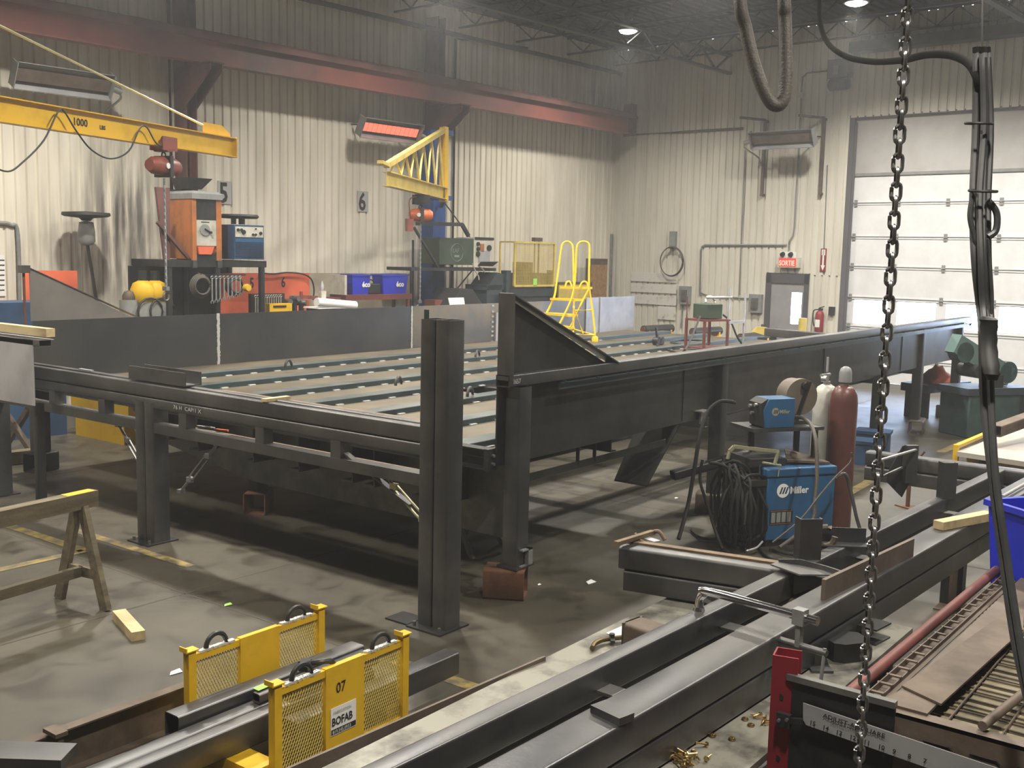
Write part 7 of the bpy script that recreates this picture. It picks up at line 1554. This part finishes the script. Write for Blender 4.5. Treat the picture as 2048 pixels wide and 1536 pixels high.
# fire arrow sign
a, b = BW(1642, 497, 0.035), BW(1651, 544, 0.035); t = thing('fire_point_sign', 'narrow red sign with a white down arrow beside the overhead door', 'sign', F=FB, loc=((a.x+b.x)/2, -0.035, b.z)); F = WM[t.name]; h = a.z-b.z
m = MB(F); m.bb(-0.065, 0.065, -0.006, 0.006, 0, h); m.build('board', M['red'], t)
m = MB(F); m.bb(-0.018, 0.018, -0.009, -0.006, 0.12, h-0.03); m.poly([(-0.05, -0.0065, 0.14), (0.05, -0.0065, 0.14), (0, -0.0065, 0.03)], (0, -0.003, 0)); m.bb(-0.04, 0.04, -0.009, -0.006, h-0.14, h-0.02); m.build('arrow', M['white'], t)
# extinguisher
c = BW(1638, 640, 0.15); t = thing('fire_extinguisher', 'dark red fire extinguisher hung on the end wall by the overhead door', 'extinguisher', F=FB, loc=(c.x, -0.13, c.z-0.25)); F = WM[t.name]
m = MB(F); m.lathe([(0, 0), (0.085, 0), (0.09, 0.03), (0.09, 0.36), (0.07, 0.42), (0.03, 0.45), (0, 0.45)], n=18); m.build('cylinder', M['red'], t)
m = MB(F); m.bb(-0.05, 0.05, -0.092, -0.085, 0.10, 0.26); m.build('label', M['white'], t)
m = MB(F); m.bb(-0.03, 0.06, -0.02, 0.02, 0.45, 0.5); m.bar((-0.02, 0, 0.50), (0.09, 0, 0.54), 0.02, 0.02); m.tube(smooth_path([(-0.03, 0, 0.47), (-0.13, -0.02, 0.44), (-0.14, -0.02, 0.25), (-0.11, -0.02, 0.12)], 5), 0.014, 6); m.bb(-0.03, 0.03, 0.08, 0.13, 0.2, 0.4); m.build('valve_and_hose', M['steel_dk'], t)
c = BW(1663, 622, 0.06); m = MB(FB); m.bb(c.x-0.05, c.x+0.05, -0.10, 0.0, c.z-0.09, c.z+0.09); one(m, 'door_control_box', M['steel_dk'], 'small dark control box next to the overhead door frame', 'box')
# white board of old panels
t = thing('white_patched_board', 'stained white board of patched panels on the end wall', 'board', F=FB, loc=(1.3, -0.05, 1.0))
bm_ = mat('stained_white_board', (0.66, 0.65, 0.62), 0.6, 0.0, (0.36, 0.29, 0.24), 5, mix=(0.55, 0.75))
for (p0, q0, p1, q1) in ((1262, 544, 1352, 566), (1262, 566, 1352, 588), (1262, 588, 1352, 612), (1316, 612, 1350, 641)):
    a, b = BW(p0, q0, 0.06), BW(p1, q1, 0.06); m = MB(FB); m.bb(a.x, b.x, -0.06, -0.035, b.z+0.004, a.z); m.build('panel', bm_, t)
c = BW(1605, 650, 0.9); m = MB(FB); m.cyl((c.x, -0.9, 0), (c.x, -0.9, BW(1605, 636, 0.9).z), 0.09, n=14); one(m, 'yellow_bollard', M['yellow_lt'], 'pale yellow bollard standing before the grey door window', 'bollard')
# coil of cable on grey box
c = BW(1345, 480, 0.1); m = MB(FB); m.bb(c.x-0.08, c.x+0.08, -0.12, 0.0, c.z-0.2, c.z+0.2); one(m, 'small_grey_box', M['grey'], 'small grey wall box from which the round cable coil hangs', 'box')
c = BW(1345, 523, 0.1); m = MB(FB)
for k in range(3): m.tube(arc((c.x, -0.13-0.015*k, c.z), 0.345-0.008*k, 0, 352, 36, (0.93, 0, 0), (0, 0, 1)), 0.011, 6, closed=True)
one(m, 'cable_coil', M['hose'], 'round coil of cable hung on the end wall above the white board', 'coil')
for (p0, q0, p1, q1, lb) in ((1358, 572, 1378, 609, 'grey electrical box right of the white patched board'), (1498, 588, 1521, 626, 'grey electrical box left of the dark door frame')):
    a, b = BW(p0, q0, 0.12), BW(p1, q1, 0.12); t = thing('electrical_box', lb, 'box', F=FB, loc=((a.x+b.x)/2, -0.12, b.z)); w2 = abs(b.x-a.x)/2; F = WM[t.name]
    m = MB(F); m.bb(-w2, w2, 0, 0.12, 0, a.z-b.z); m.build('box', M['grey'], t); m = MB(F); m.bb(-w2*0.5, w2*0.5, -0.03, 0, 0.08, (a.z-b.z)*0.8); m.build('switch', M['steel_lt'], t)
# conduits on the end wall
def bp(*pts, off=0.05): return [Vector((BW(x, y, off).x, -off, BW(x, y, off).z)) for x, y in pts]
pipe(FB, bp((1400, 590), (1402, 500), (1404, 493), (1410, 490), (1573, 490)), 0.022, 'grey conduit running along and down from the exit sign', 'grey')
pipe(FB, bp((1578, 500), (1579, 482), (1586, 472), (1589, 455), (1596, 330), (1601, 240), (1602, 190)), 0.018, 'grey conduit climbing from the exit sign to the round box', 'grey')
pipe(FB, bp((1248, 271), (1370, 264), (1486, 257)), 0.03, 'dark horizontal pipe between the runway beam and the heater', 'steel_brown')
pipe(FB, bp((1479, 590), (1485, 430), (1490, 300)), 0.014, 'thin vertical conduit beneath the end wall heater', 'grey')
pipe(FB, bp((1401, 585), (1420, 592), (1498, 597)), 0.015, 'thin conduit joining the two grey electrical boxes', 'grey')
pipe(FB, bp((1366, 610), (1362, 655)), 0.02, 'short conduit dropping below the box by the white board', 'grey')
pipe(FB, bp((1648, 497), (1655, 330)), 0.012, 'thin conduit above the red arrow sign', 'grey')
pipe(FB, bp((1602, 190), (1605, 155), (1615, 146), (1655, 142)), 0.014, 'dark conduit curving to the box in the upper corner', 'steel_dk')
m = MB(FB); c = BW(1602, 191, 0.06); m.cyl((c.x, -0.08, c.z), (c.x, 0, c.z), 0.06, n=14); one(m, 'round_junction_box', M['cream'], 'round white junction box high on the end wall', 'box')
# heater struts
for k, (x0, y0, y1, lb) in enumerate(((1531, 240, 392, 'dark vertical strut behind the end wall heater'), (1649, 236, 390, 'dark vertical strut with a short arm right of the end wall heater'))):
    a, b = BW(x0, y0, 0.1), BW(x0, y1, 0.1); m = MB(FB); m.bar((a.x, -0.1, a.z), (a.x, -0.1, b.z), 0.06, 0.06, up=(0, 1, 0)); m.bar((a.x, -0.1, a.z), (a.x-0.25, -0.75, a.z), 0.05, 0.05); m.bb(a.x-0.03, a.x+0.03, -0.1, 0, b.z, b.z+0.05); m.bb(a.x-0.03, a.x+0.03, -0.1, 0, a.z-0.05, a.z); one(m, 'heater_strut', M['steel_brown'], lb, 'strut')
# fan unit / operator box in the upper corner
a, b = BW(1656, 120, 0.3), BW(1693, 178, 0.3); t = thing('door_operator', 'dark motor box high at the corner of the overhead door', 'motor', F=FB, loc=((a.x+b.x)/2, -0.3, b.z)); F = WM[t.name]; w2 = (b.x-a.x)/2; h = a.z-b.z
m = MB(F); m.bb(-w2, w2, 0, 0.3, h*0.4, h); m.build('box', M['steel_dk'], t); m = MB(F); m.bb(-w2*0.4, w2*0.1, -0.01, 0, h*0.5, h*0.8); m.build('label', M['grey'], t); m = MB(F); m.cyl((-w2*0.9, 0.12, h*0.2), (w2*0.9, 0.12, h*0.2), 0.12, n=14); m.build('motor', M['steel_dk'], t)
m = MB(FB); a, b = BW(1700, 93, 0.4), BW(2048, 70, 0.4); m.bb(a.x, 11.5, -0.45, -0.1, a.z-0.12, a.z+0.08); m.bb(a.x, a.x+0.06, -0.1, 0, a.z-0.1, a.z+0.1); m.bb(11.0, 11.06, -0.1, 0, a.z-0.1, a.z+0.1); one(m, 'door_shaft_box', M['steel_dk'], 'long dark shaft housing above the overhead door', 'housing')
# low dark edge things left of the picture: box trailer corner -------------------------------------------------
t = thing('folded_sheet_box', 'bright folded steel sheet box entering at the picture edge', 'box', loc=XP(66, 680, 5.0))
zt_, zb_2 = XP(64, 681, 5.0).z, XP(70, 812, 5.0).z
y0 = XP(66, 700, 5.0).y
m = MB(I4); m.poly([(5.0, y0, zb_2), (5.0, y0+1.6, zb_2-0.02), (5.0, y0+1.6, zt_+0.03), (5.0, y0, zt_)], (0.006, 0, 0)); m.bb(5.0, 5.2, y0, y0+1.6, zt_-0.004, zt_+0.002); m.build('side_sheet', M['silver'], t)
m = MB(I4); m.hss((5.06, y0-0.10, zt_-0.02), (5.06, y0+1.6, zt_-0.02), 0.12, 0.06, 0.006, 0.008); m.build('top_tube', M['steel'], t)
for yy in (y0+0.12, y0+1.4): m = MB(I4); m.hss((5.1, yy, 0), (5.1, yy, zb_2), 0.08, 0.08); m.build('leg', M['steel_dk'], t)
a, b = XP(-60, 672, 4.9), XP(47, 650, 4.9); zz = zt_ + 0.035
m = MB(I4); m.bar((5.05, a.y, zz+0.045), (5.15, b.y, zz+0.03), 0.09, 0.075); one(m, 'pine_block', M['wood_lt'], 'pale pine stick on top of the folded steel box', 'wood')
# yellow machine parts glimpsed beneath
p = XP(20, 850, 7.5); t = thing('yellow_fork_unit', 'yellow painted machine frame glimpsed low behind the front rails', 'machine', loc=(p.x, p.y, 0))
c = p; m = MB(I4); m.bb(8.0, 8.3, 12.5, 13.3, 0.15, 0.6); m.build('mast', M['yellow'], t); m = MB(I4); m.poly([(7.6, 11.7, 0.30), (7.6, 13.0, 0.36), (7.6, 13.0, 0.60), (7.6, 11.7, 0.50)], (0.4, 0, 0)); m.bb(7.6, 8.0, 11.8, 12.9, 0, 0.3); m.build('fork_housing', M['yellow'], t)
for (px, py, h_, lb) in ((30, 905, 0.9, 'dark trestle crossing before the yellow machine'),):
    p = Z(px, py, 0); F = Matrix.Translation((p.x, p.y, 0)); m = MB(F)
    m.bar((-0.1, 0.3, 0.7), (0.05, -0.35, 0), 0.06, 0.06); m.bar((0.1, -0.35, 0.7), (0.05, 0.35, 0), 0.06, 0.06); m.bb(-0.05, 0.05, -0.5, 0.5, 0.68, 0.74); one(m, 'trestle', M['steel_brown'], lb, 'trestle')
m = MB(I4); a = Z(-20, 925, 0.05); b = Z(95, 912, 0.05); m.bar((a.x, a.y, 0.08), (b.x, b.y, 0.08), 0.15, 0.14); one(m, 'timber_beam', M['wood'], 'old timber beam on the floor beneath the folded steel box', 'timber')
c = LW(10, 625, 2.2); m = MB(FL); m.bb(c.x-0.5, c.x+0.75, -2.2, -1.6, 0, c.z+0.12); one(m, 'navy_cabinet', M['blue_dk'], 'navy cabinet at the picture edge behind the steel box', 'cabinet')
# ------------------------------------------------------------------ welding haze filling the hall
hm = bpy.data.materials.new('welding_haze'); hm.use_nodes = True; nt = hm.node_tree; nt.nodes.remove(nt.nodes['Principled BSDF'])
vs_ = nt.nodes.new('ShaderNodeVolumeScatter'); vs_.inputs['Color'].default_value = (0.92, 0.95, 1.0, 1); vs_.inputs['Density'].default_value = HAZE; vs_.inputs['Anisotropy'].default_value = 0.35
nt.links.new(vs_.outputs[0], nt.nodes['Material Output'].inputs['Volume'])
m = MB(); m.poly([(p_.x*0.995, p_.y*0.995, 0.02) for p_ in corners], (0, 0, CEIL-0.1)); o = m.build('haze', hm); o['kind'] = 'stuff'; o['label'] = 'thin bluish welding haze filling the whole hall'; o['category'] = 'haze'
